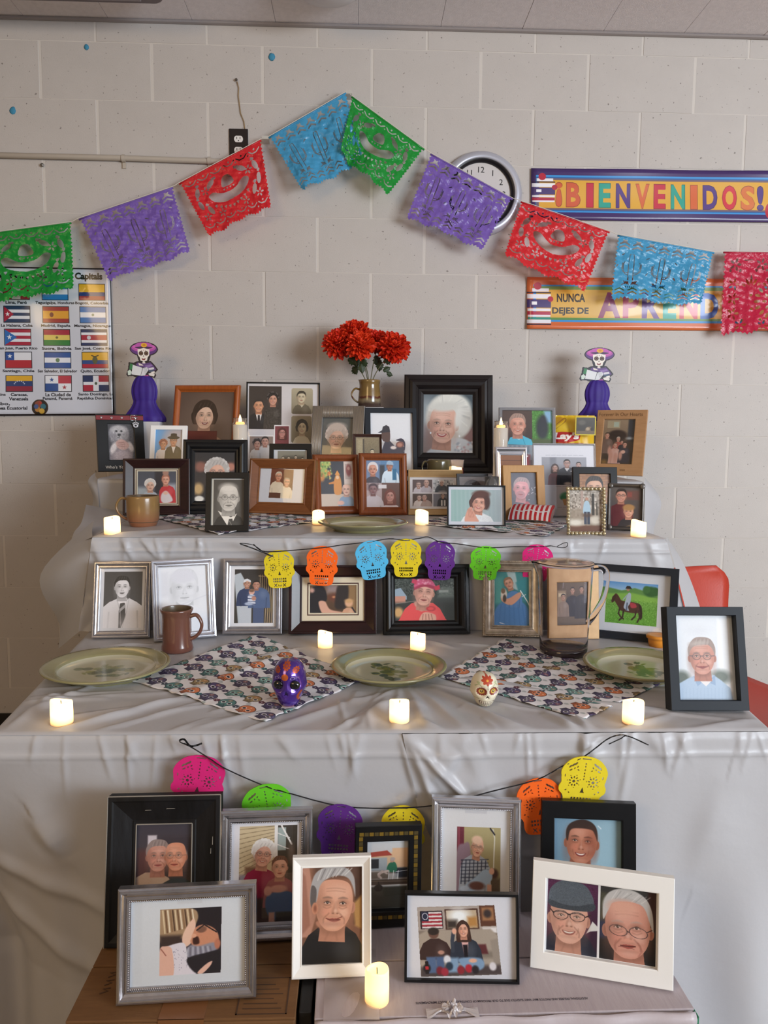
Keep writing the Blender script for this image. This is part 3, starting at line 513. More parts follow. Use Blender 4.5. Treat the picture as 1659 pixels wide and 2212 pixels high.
# ------------------------------------------------------------------ papel picado garland
def picado(kind):
    c = Mk(600, 450, '000000'); W1, H1 = 600, 450
    teeth = []
    nx_, ny_ = 24, 17; x0, x1, y0, y1 = .02, .98, .01, .965
    teeth += [(x0, y0), (x1, y0)]
    for i in range(ny_): yy = y0+(y1-y0)*(i+.5)/ny_; teeth += [(x1, y0+(y1-y0)*(i+.05)/ny_), (x1-.018, yy)]
    for i in range(nx_): f = 1-(i+.5)/nx_; xx = x0+(x1-x0)*f; dip = .02*math.cos(f*math.pi*8); teeth += [(x0+(x1-x0)*(1-(i+.02)/nx_), y1+dip), (xx, y1-.03+dip)]
    for i in range(ny_): f = 1-(i+.5)/ny_; teeth += [(x0, y0+(y1-y0)*(1-(i+.05)/ny_)), (x0+.018, y0+(y1-y0)*f)]
    c.poly(teeth, 'ffffff'); K = '000000'
    E = lambda x, y, a, b, rot=0: c.ell(x, y, a, b, K, 0, rot)
    def chev(x, y, s, up=1): c.line([(x-.055*s, y-.02*up*s), (x-.022*s, y+.015*up*s), (x+.022*s, y+.015*up*s), (x+.055*s, y-.02*up*s)], .013, K)
    def dia(x, y, s=1): c.poly([(x, y-.022*s), (x+.016*s, y), (x, y+.022*s), (x-.016*s, y)], K)
    def pep(x, y, rot, s=1):
        E(x, y, .022*s, .062*s, rot); k = math.radians(rot); E(x+.05*s*math.sin(k)*1.2, y-.09*s*math.cos(k), .012*s, .02*s, rot+40); E(x+.035*s*math.sin(k), y-.085*s*math.cos(k), .01*s, .018*s, rot-50)
    def star5(x, y, s):
        for q in range(5): a = q*72+18; k = math.radians(a); E(x+.032*s*math.sin(k), y-.042*s*math.cos(k), .0095*s, .026*s, a)
    if kind == 'sombrero':
        for i in range(6): chev(.12+.152*i, .105, 1.15); dia(.12+.152*i, .075, .8); dia(.196+.152*i, .125, .7) if i < 5 else None
        for i in range(6): chev(.12+.152*i, .83, 1.15); dia(.12+.152*i, .80, .8); dia(.196+.152*i, .875, .8) if i < 5 else None
        c.poly([(.245, .40), (.31, .37), (.41, .45), (.5, .47), (.59, .45), (.69, .37), (.755, .40), (.72, .50), (.62, .575), (.5, .60), (.38, .575), (.28, .50)], K, cv=1)
        c.poly([(.425, .36), (.45, .25), (.5, .215), (.55, .25), (.575, .36), (.5, .385)], K, cv=1)
        for i in range(9):
            t_ = i/8; x = .285+.43*t_; y = .585+.115*math.sin(math.pi*t_); c.poly([(x-.02, y-.022), (x+.02, y-.022), (x, y+.028)], K)
        for i in range(4): x = .44+.04*i; c.poly([(x-.014, .405), (x+.014, .405), (x, .435)], K)
        for x, y, r in ((.14, .28, 25), (.21, .60, -20), (.12, .48, -8), (.86, .28, -25), (.80, .60, 20), (.88, .48, 8), (.31, .235, 60), (.69, .235, -60)): pep(x, y, r, 1.25)
        for x, y in ((.23, .30), (.77, .30), (.14, .68), (.86, .68), (.33, .715), (.66, .715)): star5(x, y, 1.0)
    elif kind == 'cactus':
        for i in range(7):
            x = .10+.133*i
            for dy in (.10, .155): c.line([(x-.045, dy+.02), (x, dy-.012), (x+.045, dy+.02)], .017, K)
            c.line([(x-.02, .055), (x+.02, .085)], .012, K); c.line([(x-.02, .085), (x+.02, .055)], .012, K)
            for dy in (.80, .855): c.line([(x-.045, dy+.02), (x, dy-.012), (x+.045, dy+.02)], .015, K)
        for cx, s, lean in ((.2, 1, -.01), (.5, 1.15, 0), (.8, 1, .01)):
            for dx in (-.012, .012): c.line([(cx+dx*2, .66), (cx+dx*2+lean, .36-.05*s), (cx+dx*.8+lean, .31-.05*s)], .010, K, cv=1)
            for sg in (-1, 1):
                for q in (0, 1): c.line([(cx+sg*(.03+.0*q), .58-.035*q), (cx+sg*(.07+.018*q), .55-.02*q), (cx+sg*(.085+.012*q), .44), (cx+sg*(.075+.02*q), .38+.02*q)], .009, K, cv=1)
                for q in range(3): E(cx+sg*(.022+.018*q), .71-.006*q, .006, .035, sg*25)
                c.line([(cx+sg*.02, .69), (cx+sg*.09, .74)], .008, K)
            for q in range(5): E(cx-.04+.02*q, .77, .005, .018, -20+10*q)
        for x, y, r in ((.35, .30, 60), (.64, .30, -60), (.36, .55, 30), (.65, .55, -30), (.05, .45, 20), (.95, .45, -20), (.1, .27, 50), (.9, .27, -50)): E(x, y, .007, .028, r)
    else:
        for x in (.14, .40, .66, .9): star5(x, .15, 1.15); [E(x+dx, .22, .012, .02, dx*400) for dx in (-.05, .05)]
        c.line([(.23, .10), (.31, .095)], .008, K); c.line([(.49, .10), (.58, .095)], .008, K); c.line([(.74, .1), (.82, .095)], .008, K)
        for x in (.3, .5, .7): E(x, .33, .012, .055); E(x-.035, .36, .011, .045, -30); E(x+.035, .36, .011, .045, 30); E(x-.07, .39, .01, .03, -60); E(x+.07, .39, .01, .03, 60)
        for k_ in range(16): a = k_*22.5; E(.5+.15*math.sin(math.radians(a)), .60-.19*math.cos(math.radians(a)), .014, .036, a)
        for k_ in range(10): a = k_*36; E(.5+.21*math.sin(math.radians(a)), .60-.27*math.cos(math.radians(a)), .015, .015)
        for k_ in range(8): a = k_*45; E(.5+.075*math.sin(math.radians(a)), .60-.10*math.cos(math.radians(a)), .012, .03, a)
        for x, y in ((.13, .38), (.13, .55), (.13, .72), (.87, .38), (.87, .55), (.87, .72), (.2, .86), (.4, .90), (.6, .90), (.8, .86)): star5(x, y, 1.1)
    NX, NY = 168, 126; F = c.field(); jj = np.linspace(0, H1-1, NY).astype(int); ii = np.linspace(0, W1-1, NX).astype(int)
    for a in (0, -1): F[a, :] = -.5; F[:, a] = -.5
    k3 = (F+np.roll(F, 1, 0)+np.roll(F, -1, 0)+np.roll(F, 1, 1)+np.roll(F, -1, 1))/5
    V, fc, _ = mask_mesh(k3[np.ix_(jj, ii)]); return V/[NX-1, NY-1], fc
PIC = {k: picado(k) for k in ('sombrero', 'cactus', 'floral')}
def foil(name, col):
    mt = M('foil_'+name, col, rough=.22, spec=.6, bump=(30, .55, .016)); b = mt.node_tree.nodes['Principled BSDF']; nt = mt.node_tree
    tr = nt.nodes.new('ShaderNodeBsdfTranslucent'); tr.inputs[0].default_value = lin(col); ms = nt.nodes.new('ShaderNodeMixShader'); ms.inputs[0].default_value = .28
    nt.links.new(b.outputs[0], ms.inputs[1]); nt.links.new(tr.outputs[0], ms.inputs[2]); nt.links.new(ms.outputs[0], [n for n in nt.nodes if n.type == 'OUTPUT_MATERIAL'][0].inputs[0]); return mt
FC = {'green': foil('green', '1f9a3c'), 'purple': foil('purple', '8163bd'), 'red': foil('red', 'dd2b33'), 'blue': foil('blue', '4aa3d2'), 'crimson': foil('crimson', 'c91f45')}
gar = thing('papel_picado_garland', 'string of cut paper flags in green, purple, red and blue rising to a peak', 'garland', (0, 0, 0))
FL = [('green', 'sombrero', (-58, 508), (157, 479), (171, 632), (-38, 668), 'green sombrero flag over the wall chart'),
      ('purple', 'cactus', (167, 473), (377, 402), (417, 549), (238, 615), 'purple cactus flag left of the red one'),
      ('red', 'sombrero', (384, 397), (567, 299), (592, 455), (452, 519), 'red sombrero flag below the outlet'),
      ('blue', 'cactus', (578, 297), (750, 197), (790, 352), (655, 428), 'crumpled blue flag left of the peak'),
      ('green', 'sombrero', (757, 205), (919, 323), (836, 433), (716, 330), 'green sombrero flag right of the peak'),
      ('purple', 'cactus', (927, 329), (1110, 430), (1040, 550), (872, 472), 'purple flag in front of the clock'),
      ('red', 'sombrero', (1122, 433), (1320, 501), (1262, 640), (1080, 560), 'red sombrero flag under the welcome banner'),
      ('blue', 'cactus', (1331, 506), (1546, 545), (1518, 664), (1308, 652), 'blue cactus flag over the learning banner'),
      ('crimson', 'floral', (1560, 543), (1775, 546), (1768, 722), (1551, 728), 'crimson floral flag at the right end')]
for i, (cn, kd, tl, tr, br, bl, lb) in enumerate(FL):
    V, fc = PIC[kd]; yt = -.052; q = [at_y(*k, y) for k, y in ((tl, yt), (tr, yt), (br, -.072), (bl, -.072))]; r_ = np.random.default_rng(40+i); ph = r_.uniform(0, 6.28, 8)
    u, v = V[:, :1], V[:, 1:]; P = (q[0]*(1-u)+q[1]*u)*(1-v)+(q[3]*(1-u)+q[2]*u)*v; u, v = u[:, 0], v[:, 0]
    amp = .012 if i in (3, 4) else .007
    P[:, 1] += v*amp*(np.sin(6*u+ph[0])+.6*np.sin(13*u+3*v+ph[1]))+.0022*(np.sin(31*u+9*v+ph[2])*np.sin(23*v+ph[3]))*np.minimum(1, v*4)+.0012*np.sin(57*u-40*v+ph[4])*np.sin(44*v+21*u+ph[6])*np.minimum(1, v*4)
    P[:, 1] -= .018*v**2*(1+np.sin(3*u+ph[5])); P[:, 2] += .004*v*np.sin(9*u+ph[1])
    if i == 4: P[:, 1] -= .05*np.maximum(0, .38-u)**1.5*2.2*v; P[:, 0] += .10*np.maximum(0, .3-u)*v
    mb = MB(); mb.add(P, fc); o = mb.build('paper_flag', FC[cn], gar, smooth=True, label=lb)
    mb = MB(); mb.tube([q[0]+(q[1]-q[0])*t_+np.array([0, .001, -.004]) for t_ in np.linspace(.015, .985, 9)], .0035, 6); mb.build('fold', FC[cn], o, smooth=True)
sp = [(-90, 512), (-58, 507), (157, 478), (167, 472), (377, 401), (384, 396), (567, 298), (578, 296), (750, 196), (757, 204), (919, 322), (927, 328), (1110, 429), (1122, 432), (1320, 500), (1331, 505), (1546, 544), (1560, 542), (1790, 545)]
mb = MB(); mb.tube([at_y(a, b, -.051) for a, b in sp], .0012, 5); mb.build('string', M('white_string', 'd9d2c6', rough=.9), gar)
for a, b in ((753, 199), (573, 297)): 
    q = at_y(a, b, -.051); mb = MB(); mb.box(q[0]-.012, q[0]+.012, -.053, -.0005, q[2]-.006, q[2]+.006); mb.build('tape', M('clear_tape', 'd8d4cc', rough=.2, alpha=.6), gar)
# ------------------------------------------------------------------ cloth-covered tiers
Z1, Z2, Z3, ZB = .737, .970, 1.078, .45
Y1, Y2, Y3 = -1.806, -1.160, -.620
clothm = M('plastic_tablecloth', 'b8b7bb', rough=.36, spec=.42, bump=(55, .12, .004))
nt = clothm.node_tree; b_ = nt.nodes['Principled BSDF']; tl_ = nt.nodes.new('ShaderNodeBsdfTranslucent'); tl_.inputs[0].default_value = lin('b8b7bb')
ms_ = nt.nodes.new('ShaderNodeMixShader'); ms_.inputs[0].default_value = .12; nt.links.new(b_.outputs[0], ms_.inputs[1]); nt.links.new(tl_.outputs[0], ms_.inputs[2])
nt.links.new(ms_.outputs[0], [n for n in nt.nodes if n.type == 'OUTPUT_MATERIAL'][0].inputs[0])
def ridge(A, B, segs):
    """sum of crease ridges: segs of (a0,b0,a1,b1,height,width) in the sheet's own two coordinates"""
    h = np.zeros_like(A)
    for a0, b0, a1, b1, ht, wd in segs:
        dx, dy = a1-a0, b1-b0; L2 = dx*dx+dy*dy; t = ((A-a0)*dx+(B-b0)*dy)/L2; tt = np.clip(t, 0, 1); d = np.hypot(A-a0-tt*dx, B-b0-tt*dy)
        s = np.sign((A-a0)*dy-(B-b0)*dx); d = d*np.where(s > 0, 1.0, .55); h += 1.5*ht*np.exp(-(d/wd)**2)*np.clip(1.15-np.abs(tt-.45)*1.5, 0.1, 1)
    return h
def wav(A, B, seed, n=10, lo=4, hi=26, amp=.001):
    r_ = np.random.default_rng(seed); h = np.zeros_like(A)
    for _ in range(n): k = r_.uniform(lo, hi); a = r_.uniform(0, 6.28); h += amp/n*2*np.sin(k*(A*math.cos(a)+B*math.sin(a))*2+r_.uniform(0, 6.28))
    return h
def pseg(z, lst): 
    out = []
    for (x0, y0, x1, y1, h, w_) in lst: a, b = at_z(x0, y0, z), at_z(x1, y1, z); out.append((a[0], a[1], b[0], b[1], h, w_))
    return out
def fseg(y, lst):
    out = []
    for (x0, y0, x1, y1, h, w_) in lst: a, b = at_y(x0, y0, y), at_y(x1, y1, y); out.append((a[0], a[2], b[0], b[2], h, w_))
    return out
def top_patch(mb, fl, fr, br, bl, z, n=(150, 70), segs=(), seed=0, round_=.012):
    u = np.linspace(0, 1, n[0])[None, :, None]; v = np.linspace(0, 1, n[1])[:, None, None]**1.0
    P = (np.array(fl)*(1-u)+np.array(fr)*u)*(1-v)+(np.array(bl)*(1-u)+np.array(br)*u)*v
    X, Y = P[..., 0], P[..., 1]; h = ridge(X, Y, segs)+wav(X, Y, seed, amp=.0016)
    e = np.minimum(np.minimum(v[..., 0], .999)*abs(bl[1]-fl[1]), np.minimum(u[..., 0], 1-u[..., 0])*abs(fr[0]-fl[0])); h = h*np.clip(e/.02, 0, 1)
    P[..., 2] = z+np.maximum(h, -.0008)-np.where(e < round_, round_*.5*(1-np.sqrt(np.clip(1-(1-e/round_)**2, 0, 1))), 0)*.6
    mb.grid(P)
def front_patch(mb, xl, xr, y, ztop, zbot, n=(200, 70), segs=(), seed=0, flare=.0, lower=None, folds=None, left_edge=None, right_edge=None, amp=.004, lo=2, hi=14):
    """hanging sheet facing -y. xl/xr: (top x, bottom x)"""
    u = np.linspace(0, 1, n[0])[None, :]; v = np.linspace(0, 1, n[1])[:, None]
    xa = (xl[0]*(1-v)+xl[1]*v) if left_edge is None else left_edge(v); xb = (xr[0]*(1-v)+xr[1]*v) if right_edge is None else right_edge(v)
    X = xa*(1-u)+xb*u; zb = zbot if lower is None else lower(X); Z = (ztop-.0045)*(1-v)+zb*v+0*X
    d = ridge(X, Z, segs)+(wav(X, Z*.35, seed, amp=amp, lo=lo, hi=hi))*np.clip(v*4, 0, 1)
    if folds: d = d+folds(X, Z, v)
    Yp = y-d-flare*v+.004*np.exp(-(v*(ztop-zbot)/.006)**2); mb.grid(np.stack([X, Yp, Z], -1))
# --- main table
fl, fr = (.586, Y1, Z1), (1.860, Y1, Z1); bl, br = (.515, -1.10, Z1), (1.94, -1.10, Z1)
tsegs = pseg(Z1, [(395, 1508, 120, 1578, .005, .006), (430, 1520, 160, 1592, .003, .006), (120, 1500, 20, 1570, .004, .007), (205, 1480, 60, 1540, .003, .006), (640, 1520, 420, 1575, .003, .006), (820, 1500, 560, 1580, .0035, .008), (850, 1495, 760, 1585, .004, .009), (862, 1490, 850, 1590, .003, .006), (880, 1490, 930, 1585, .0045, .008), (900, 1492, 1000, 1570, .004, .008),
    (940, 1490, 1120, 1580, .004, .009), (1000, 1530, 1180, 1590, .003, .008), (1180, 1545, 1275, 1592, .006, .007), (1230, 1540, 1290, 1590, .004, .006), (1440, 1545, 1300, 1588, .003, .006), (1640, 1555, 1430, 1585, .003, .008), (640, 1400, 560, 1420, .003, .006), (820, 1395, 720, 1392, .003, .006), (1000, 1392, 1090, 1400, .003, .006), (250, 1395, 330, 1392, .003, .005), (900, 1380, 980, 1400, .003, .006)])
r_ = np.random.default_rng(12)
for _ in range(46):                                                    # fine crinkles running out from the middle of the table
    a_ = r_.uniform(-2.9, -.25); d0 = r_.uniform(.06, .38); L_ = r_.uniform(.05, .22); c0 = (1.24+r_.uniform(-.1, .1), -1.50); sw = a_+r_.uniform(-.25, .25)
    x0, y0 = c0[0]+1.7*d0*math.cos(a_), c0[1]+.75*d0*math.sin(a_); tsegs.append((x0, y0, x0+1.5*L_*math.cos(sw), y0+.7*L_*math.sin(sw), r_.uniform(.0010, .0026), r_.uniform(.0035, .007)))
mbL = MB(); top_patch(mbL, fl, fr, br, bl, Z1, (400, 190), tsegs, 3)
seam = at_y(868, 1592, Y1)[0]; s2 = at_y(905, 1737, Y1)[0]; s3 = at_y(862, 1850, Y1)[0]; r2 = at_y(934, 1742, Y1)[0]; r3 = at_y(962, 1850, Y1)[0]; zs = at_y(905, 1737, Y1)[2]
ZH = .06
def ledge(v):
    z = Z1*(1-v)+ZH*v; return np.where(z > zs, seam+(s2-seam)*(Z1-z)/(Z1-zs), s2+(s3-s2)*(zs-z)/.11)
def redge(v):
    z = Z1*(1-v)+ZH*v; return np.where(z > zs, seam+.001+(s2-.0035-seam)*(Z1-z)/(Z1-zs), s2-.0035+(r3-s2+.0035)*(zs-z)/.11)
fz = .040                                                              # packaging fold just under the table edge
xf = lambda X: np.clip((.80-X)/.26, 0, 1)
def lfolds(X, Z, v):
    d = .0035*np.exp(-(((Z1-fz)-Z)/.0035)**2)*np.exp(-0*X)
    k = np.clip((Z1-.08-Z)/.40, 0, 1); s = X-.12*np.clip(Z1-Z, 0, .5)
    d = d+k*xf(X)*(.022*np.sin(34*s+.6)+.012*np.sin(61*s+1))
    zc = .50-.28*(X-.50)-1.2*np.maximum(0, X-.72)**2; d = d+.010*np.exp(-((Z-zc)/.016)**2)*np.clip((.84-X)/.12, 0, 1)*np.clip((X-.50)/.08, 0, 1)
    zc2 = .415-.55*(X-.52); d = d+.011*np.exp(-((Z-zc2)/.02)**2)*np.clip((.80-X)/.1, 0, 1)
    d = d-.20*np.clip((.83-X)/.36, 0, 1)**1.4*np.clip((Z1-.05-Z)/.42, 0, 1)**.9
    return d
def low_l(X): return ZH+.035*np.clip((.46-X)/.03, 0, 1)
lseg = fseg(Y1, [(868, 1600, 905, 1735, .004, .006), (893, 1712, 845, 1738, .005, .006), (845, 1730, 800, 1760, .003, .008), (275, 1590, 280, 1720, .0015, .003), (480, 1600, 484, 1680, .0012, .004), (70, 1790, 130, 1870, .010, .018), (600, 1590, 640, 1640, .002, .006)])
lseg += [(x_, Z1-.004, x_+r_.uniform(-.02, .02), Z1-r_.uniform(.03, .12), r_.uniform(.0008, .0022), r_.uniform(.003, .006)) for x_ in r_.uniform(.62, 1.26, 16)]
front_patch(mbL, (.586, .33), None or (0, 0), Y1, Z1, ZH, (260, 150), lseg, 11, lower=low_l, folds=lfolds, right_edge=ledge, amp=.003)
P = []                                                                 # left side of the skirt
for t_ in np.linspace(0, 1, 24):
    P.append([(.586-.071*t_-.256*k-.02*k*math.sin(9*t_), Y1+(.70)*t_+.19*k*(1-t_), Z1-.004-(Z1-.06)*k) for k in np.linspace(0, 1, 24)])
mbL.grid(np.array(P).transpose(1, 0, 2), flip=True)
o = mbL.build('tablecloth', clothm, None, smooth=True); tag(o, 'white plastic tablecloth over the lowest table, wrinkled and gathered at the left', 'tablecloth')
mbR = MB()
def rfolds(X, Z, v):
    d = .0035*np.exp(-(((Z1-fz)-Z)/.0035)**2); e = X-(seam+(r2-seam)*(Z1-Z)/(Z1-zs))
    d = d+.010*np.exp(-((e-.004)/.008)**2)*np.clip((Z1-Z)/.1, 0, 1)+.010*np.exp(-((e-.062*np.clip((Z1-Z)/(Z1-zs), 0, 1.2)-.004)/.010)**2)*np.clip((Z1-Z)/.05, 0, 1)*np.clip((Z-zs+.08)/.08, 0, 1)
    d = d+np.clip((X-1.62)/.25, 0, 1)*np.clip((Z1-.1-Z)/.4, 0, 1)*(.016*np.sin(19*(X-.3*Z))+.008*np.sin(37*X+8*Z)); return d+.003
rseg = fseg(Y1, [(905, 1640, 960, 1700, .005, .010), (955, 1660, 990, 1620, .006, .012), (980, 1680, 1080, 1730, .004, .014), (1258, 1590, 1255, 1630, .006, .005), (1266, 1590, 1285, 1640, .005, .008), (1355, 1640, 1335, 1740, .002, .005), (1405, 1590, 1440, 1640, .003, .010), (1125, 1846, 1175, 1846, .003, .003), (1000, 1600, 1040, 1680, .003, .012), (1560, 1700, 1500, 1900, .005, .03)])
rseg += [(x_, Z1-.004, x_+r_.uniform(-.02, .02), Z1-r_.uniform(.03, .12), r_.uniform(.0008, .0022), r_.uniform(.003, .006)) for x_ in r_.uniform(1.30, 1.84, 14)]
front_patch(mbR, (0, 0), (1.860, 1.93), Y1-.001, Z1, ZH, (250, 150), rseg, 12, folds=rfolds, left_edge=redge, amp=.003)
P = []
for t_ in np.linspace(0, 1, 24): P.append([(1.860+.08*t_+.07*k+.015*k*math.sin(11*t_), Y1+.70*t_, Z1-.004-(Z1-ZH)*k) for k in np.linspace(0, 1, 24)])
mbR.grid(np.array(P).transpose(1, 0, 2))
o = mbR.build('tablecloth', clothm, None, smooth=True); tag(o, 'overlapping white plastic cloth hanging down the right half of the table front', 'tablecloth')
# --- middle tier
zl = .970
mb = MB(); tseg2 = pseg(Z2, [(230, 1158, 330, 1150, .004, .012), (260, 1160, 420, 1140, .003, .01), (700, 1150, 640, 1160, .003, .01), (980, 1152, 1060, 1158, .004, .008), (1080, 1157, 1150, 1150, .003, .01), (1180, 1150, 1300, 1160, .004, .01)])
top_patch(mb, (.535, Y2, Z2), (1.934, Y2, Z2), (1.93, Y3, Z2), (.50, Y3, Z2), Z2, (160, 70), tseg2, 21)
def f2(X, Z, v): return .003*np.exp(-((Z2-.036-Z)/.003)**2)
seg2 = fseg(Y2, [(265, 1165, 290, 1215, .004, .005), (305, 1165, 345, 1210, .004, .005), (335, 1165, 350, 1215, .003, .004), (200, 1170, 240, 1250, .006, .012), (195, 1300, 150, 1390, .006, .015), (230, 1330, 165, 1395, .006, .008), (640, 1160, 660, 1178, .003, .006), (720, 1160, 700, 1185, .003, .006), (800, 1160, 812, 1200, .003, .004), (955, 1165, 975, 1215, .004, .006), (1400, 1170, 1420, 1230, .003, .008)])
seg2 += [(x_, Z2-.004, x_+r_.uniform(-.02, .02), Z2-r_.uniform(.02, .07), r_.uniform(.0010, .0024), r_.uniform(.003, .005)) for x_ in r_.uniform(.56, 1.9, 26)]
front_patch(mb, (.535, .500), (1.934, 2.00), Y2, Z2, Z1+.002, (320, 70), seg2, 22, folds=f2, flare=.006, amp=.002)
def flap(mb, A, B, n=14, bulge=.02, sgn=1):
    A = np.array(A, float); B = np.array(B, float); A = smoothpts(A, 8, False); B = smoothpts(B, 8, False); k = min(len(A), len(B)); A, B = A[:k], B[:k]
    t = np.linspace(0, 1, n)[None, :, None]; P = A[:, None]*(1-t)+B[:, None]*t; P[..., 1] += (bulge*np.sin(math.pi*t)*np.ones((k, 1, 1)))[..., 0]; mb.grid(P, flip=sgn > 0)
a = [np.array(q) for q in ((.535, Y2+.002, Z2-.006), (.527, Y2-.003, .92), (.515, Y2-.008, .84), (.505, Y2-.013, Z1+.004))]
b = [at_y(205, 1122, -.95), at_y(88, 1240, -1.06), at_y(127, 1345, -1.04), at_y(126, 1402, -1.02)]
flap(mb, a, b, bulge=-.012, sgn=1)
a = [np.array(q) for q in ((.535, Y2+.002, Z2-.004), (.525, -1.05, Z2-.004), (.515, -.9, Z2-.004), (.50, -.64, Z2-.004))]; b2 = [at_y(150, 1180, -1.0), at_y(160, 1150, -.95), at_y(176, 1128, -.85), at_y(186, 1090, -.64)]
flap(mb, a, b2, bulge=0, sgn=1)
a = [np.array(q) for q in ((1.934, Y2+.002, Z2-.006), (1.950, Y2-.004, .92), (1.972, Y2-.010, .84), (2.000, Y2-.014, Z1+.004))]; b = [at_y(1440, 1160, -.95), at_y(1470, 1205, -1.02), at_y(1500, 1275, -1.02), at_y(1540, 1400, -1.02)]
flap(mb, a, b, bulge=.0, sgn=-1)
o = mb.build('tablecloth', clothm, None, smooth=True); tag(o, 'white plastic cloth over the middle tier, behind the skull bunting with seven skulls', 'tablecloth')
# --- top tier
mb = MB(); top_patch(mb, (.37, Y3, Z3), (2.075, Y3, Z3), (2.10, -.03, Z3), (.34, -.03, Z3), Z3, (150, 60), [], 31)
front_patch(mb, (.37, .37), (2.075, 2.085), Y3, Z3, Z2-.10, (150, 30), [], 32, amp=.003)
a = [np.array(q) for q in ((.37, Y3, Z3-.003), (.372, Y3-.002, 1.04), (.375, Y3-.003, .98), (.375, Y3-.003, .86))]; b = [at_y(207, 1020, -.50), at_y(190, 1040, -.58), at_y(201, 1085, -.56), at_y(172, 1150, -.56)]; flap(mb, a, b, bulge=-.01, sgn=1)
a = [np.array(q) for q in ((2.075, Y3, Z3-.003), (2.078, Y3-.002, 1.04), (2.082, Y3-.003, .98), (2.085, Y3-.003, .86))]; b = [at_y(1392, 1030, -.50), at_y(1428, 1084, -.56), at_y(1412, 1150, -.56), at_y(1420, 1240, -.56)]; flap(mb, a, b, bulge=-.01, sgn=-1)
o = mb.build('tablecloth', clothm, None, smooth=True); tag(o, 'white plastic cloth over the top tier, its corners sticking out at both ends', 'tablecloth')

# ------------------------------------------------------------------ boxes at the bottom
card = M('brown_cardboard', '74512f', rough=.75, noise=(30, .25), col2='664628', stretch=(1, 6, 1), bump=(90, .12, .002)); cdark = M('cardboard_edge', '6f4d33', rough=.8)
lil = M('lilac_cardboard', 'b3a8ac', rough=.6, noise=(26, .3), col2='a69a9f', stretch=(8, 1, 1), bump=(60, .1, .002)); tapm = M('packing_tape', 'b9aeb0', rough=.18, alpha=.55, spec=.7)
def carton(name, label, x0, x1, y0, y1, z1, rz, mat):
    cx, cy = (x0+x1)/2, (y0+y1)/2; t = thing(name, label, 'box', (cx, cy, 0), rz); w_, d_ = (x1-x0)/2, (y1-y0)/2
    mb = MB(); mb.box(-w_, w_, -d_, d_, 0, z1-.004); mb.build('body', mat, t, bevel=.003); th = .004
    for sx in (-1, 1): mb = MB(); mb.box(-w_, w_, min(sx*d_, sx*.0012), max(sx*d_, sx*.0012), z1-.004, z1); mb.build('flap', mat, t, bevel=.0012)
    return t, w_, d_
t, w_, d_ = carton('cardboard_box', 'brown cardboard box under the silver landscape frame, bottom left', .792, 1.092, -2.068, -1.86, ZB, 0, card)
mb = MB(); mb.box(-.03, .03, -d_-.0006, d_, ZB, ZB+.0005); mb.box(-.03, .03, -d_-.0006, -d_, ZB-.06, ZB+.0005); mb.build('tape', M('brown_tape', '7a5234', rough=.25), t)
prt = M('box_print', '4a3424', rough=.8); mb = MB()
for x0, x1, y0, y1 in ((.07, .138, -.098, -.096), (.07, .138, -.03, -.028), (.07, .072, -.098, -.028), (.136, .138, -.098, -.028)): mb.box(x0, x1, y0, y1, ZB+.0001, ZB+.0004)
for k in range(6): mb.box(.078, .13-.006*(k % 3), -.088+.009*k, -.0865+.009*k, ZB+.0001, ZB+.0004)
mb.build('printed_label', prt, t)
mb = MB(); [mb.tube([(-.122+.002*math.sin(k), -.055+.016*k, ZB+.0006), (-.112, -.050+.016*k, ZB+.0006), (-.120, -.046+.016*k, ZB+.0006), (-.110, -.044+.016*k, ZB+.0006)], .0012, 5, flat=.4) for k in range(3)]; mb.build('marker_scribble', prt, t)
t, w_, d_ = carton('cardboard_box', 'pale lilac-grey cardboard box with crumpled tape and green corner, bottom right', 1.116, 1.628, -2.068, -1.85, ZB, .012, lil)
mb = MB(); P = [[(-w_+.001+(2*w_-.002)*u, -d_-.004-.003*math.sin(9*u)*k+.002*math.sin(31*u)-.006*math.sin(math.pi*k), ZB-.001+.004*math.sin(math.pi*k)*math.sin(7*u+1)-.024*k) for u in np.linspace(0, 1, 60)] for k in np.linspace(0, 1, 8)]
mb.grid(P, flip=True); mb.build('bent_edge', M('lilac_bent', 'b7adb2', rough=.4, bump=(50, .3, .004)), t, smooth=True, solid=.002)
mb = MB(); P = [[(-w_+.012+.074*u, -d_-.006+.14*(1-k), ZB+.0012+.0022*math.sin(8*u+5*k)*math.sin(6*k)-.03*max(0, k-.96)*25*0) for u in np.linspace(0, 1, 14)] for k in np.linspace(0, 1, 20)]
mb.grid(P, flip=True); mb.build('tape', tapm, t, smooth=True)
mb = MB(); r_ = np.random.default_rng(5)
q = at_z(975, 2186, ZB)
for k in range(9):
    a = k*.7; c0 = np.array([q[0]-t.location[0]+.010*math.cos(a), q[1]-t.location[1]+.007*math.sin(a), ZB+.004+.002*(k % 3)])
    P = [[(c0[0]+.010*(u-.5)*math.cos(a)-.007*(v-.5)*math.sin(a), c0[1]+.008*(u-.5)*math.sin(a)+.008*(v-.5)*math.cos(a), c0[2]+.005*math.sin(3*u+a)*math.cos(4*v+k)) for u in np.linspace(0, 1, 6)] for v in np.linspace(0, 1, 6)]; mb.grid(P)
for s in (-1, 1): P = [[(q[0]-t.location[0]+s*(.005+.030*u), q[1]-t.location[1]+.006*math.sin(5*u)*v-.012*(v-.5), ZB+.0015+.003*(1-u)*math.sin(6*v)**2) for u in np.linspace(0, 1, 10)] for v in np.linspace(0, 1, 6)]; mb.grid(P)
mb.build('crumpled_tape', M('crumpled_tape', 'd2cacb', rough=.15, alpha=.8, spec=.8), t)
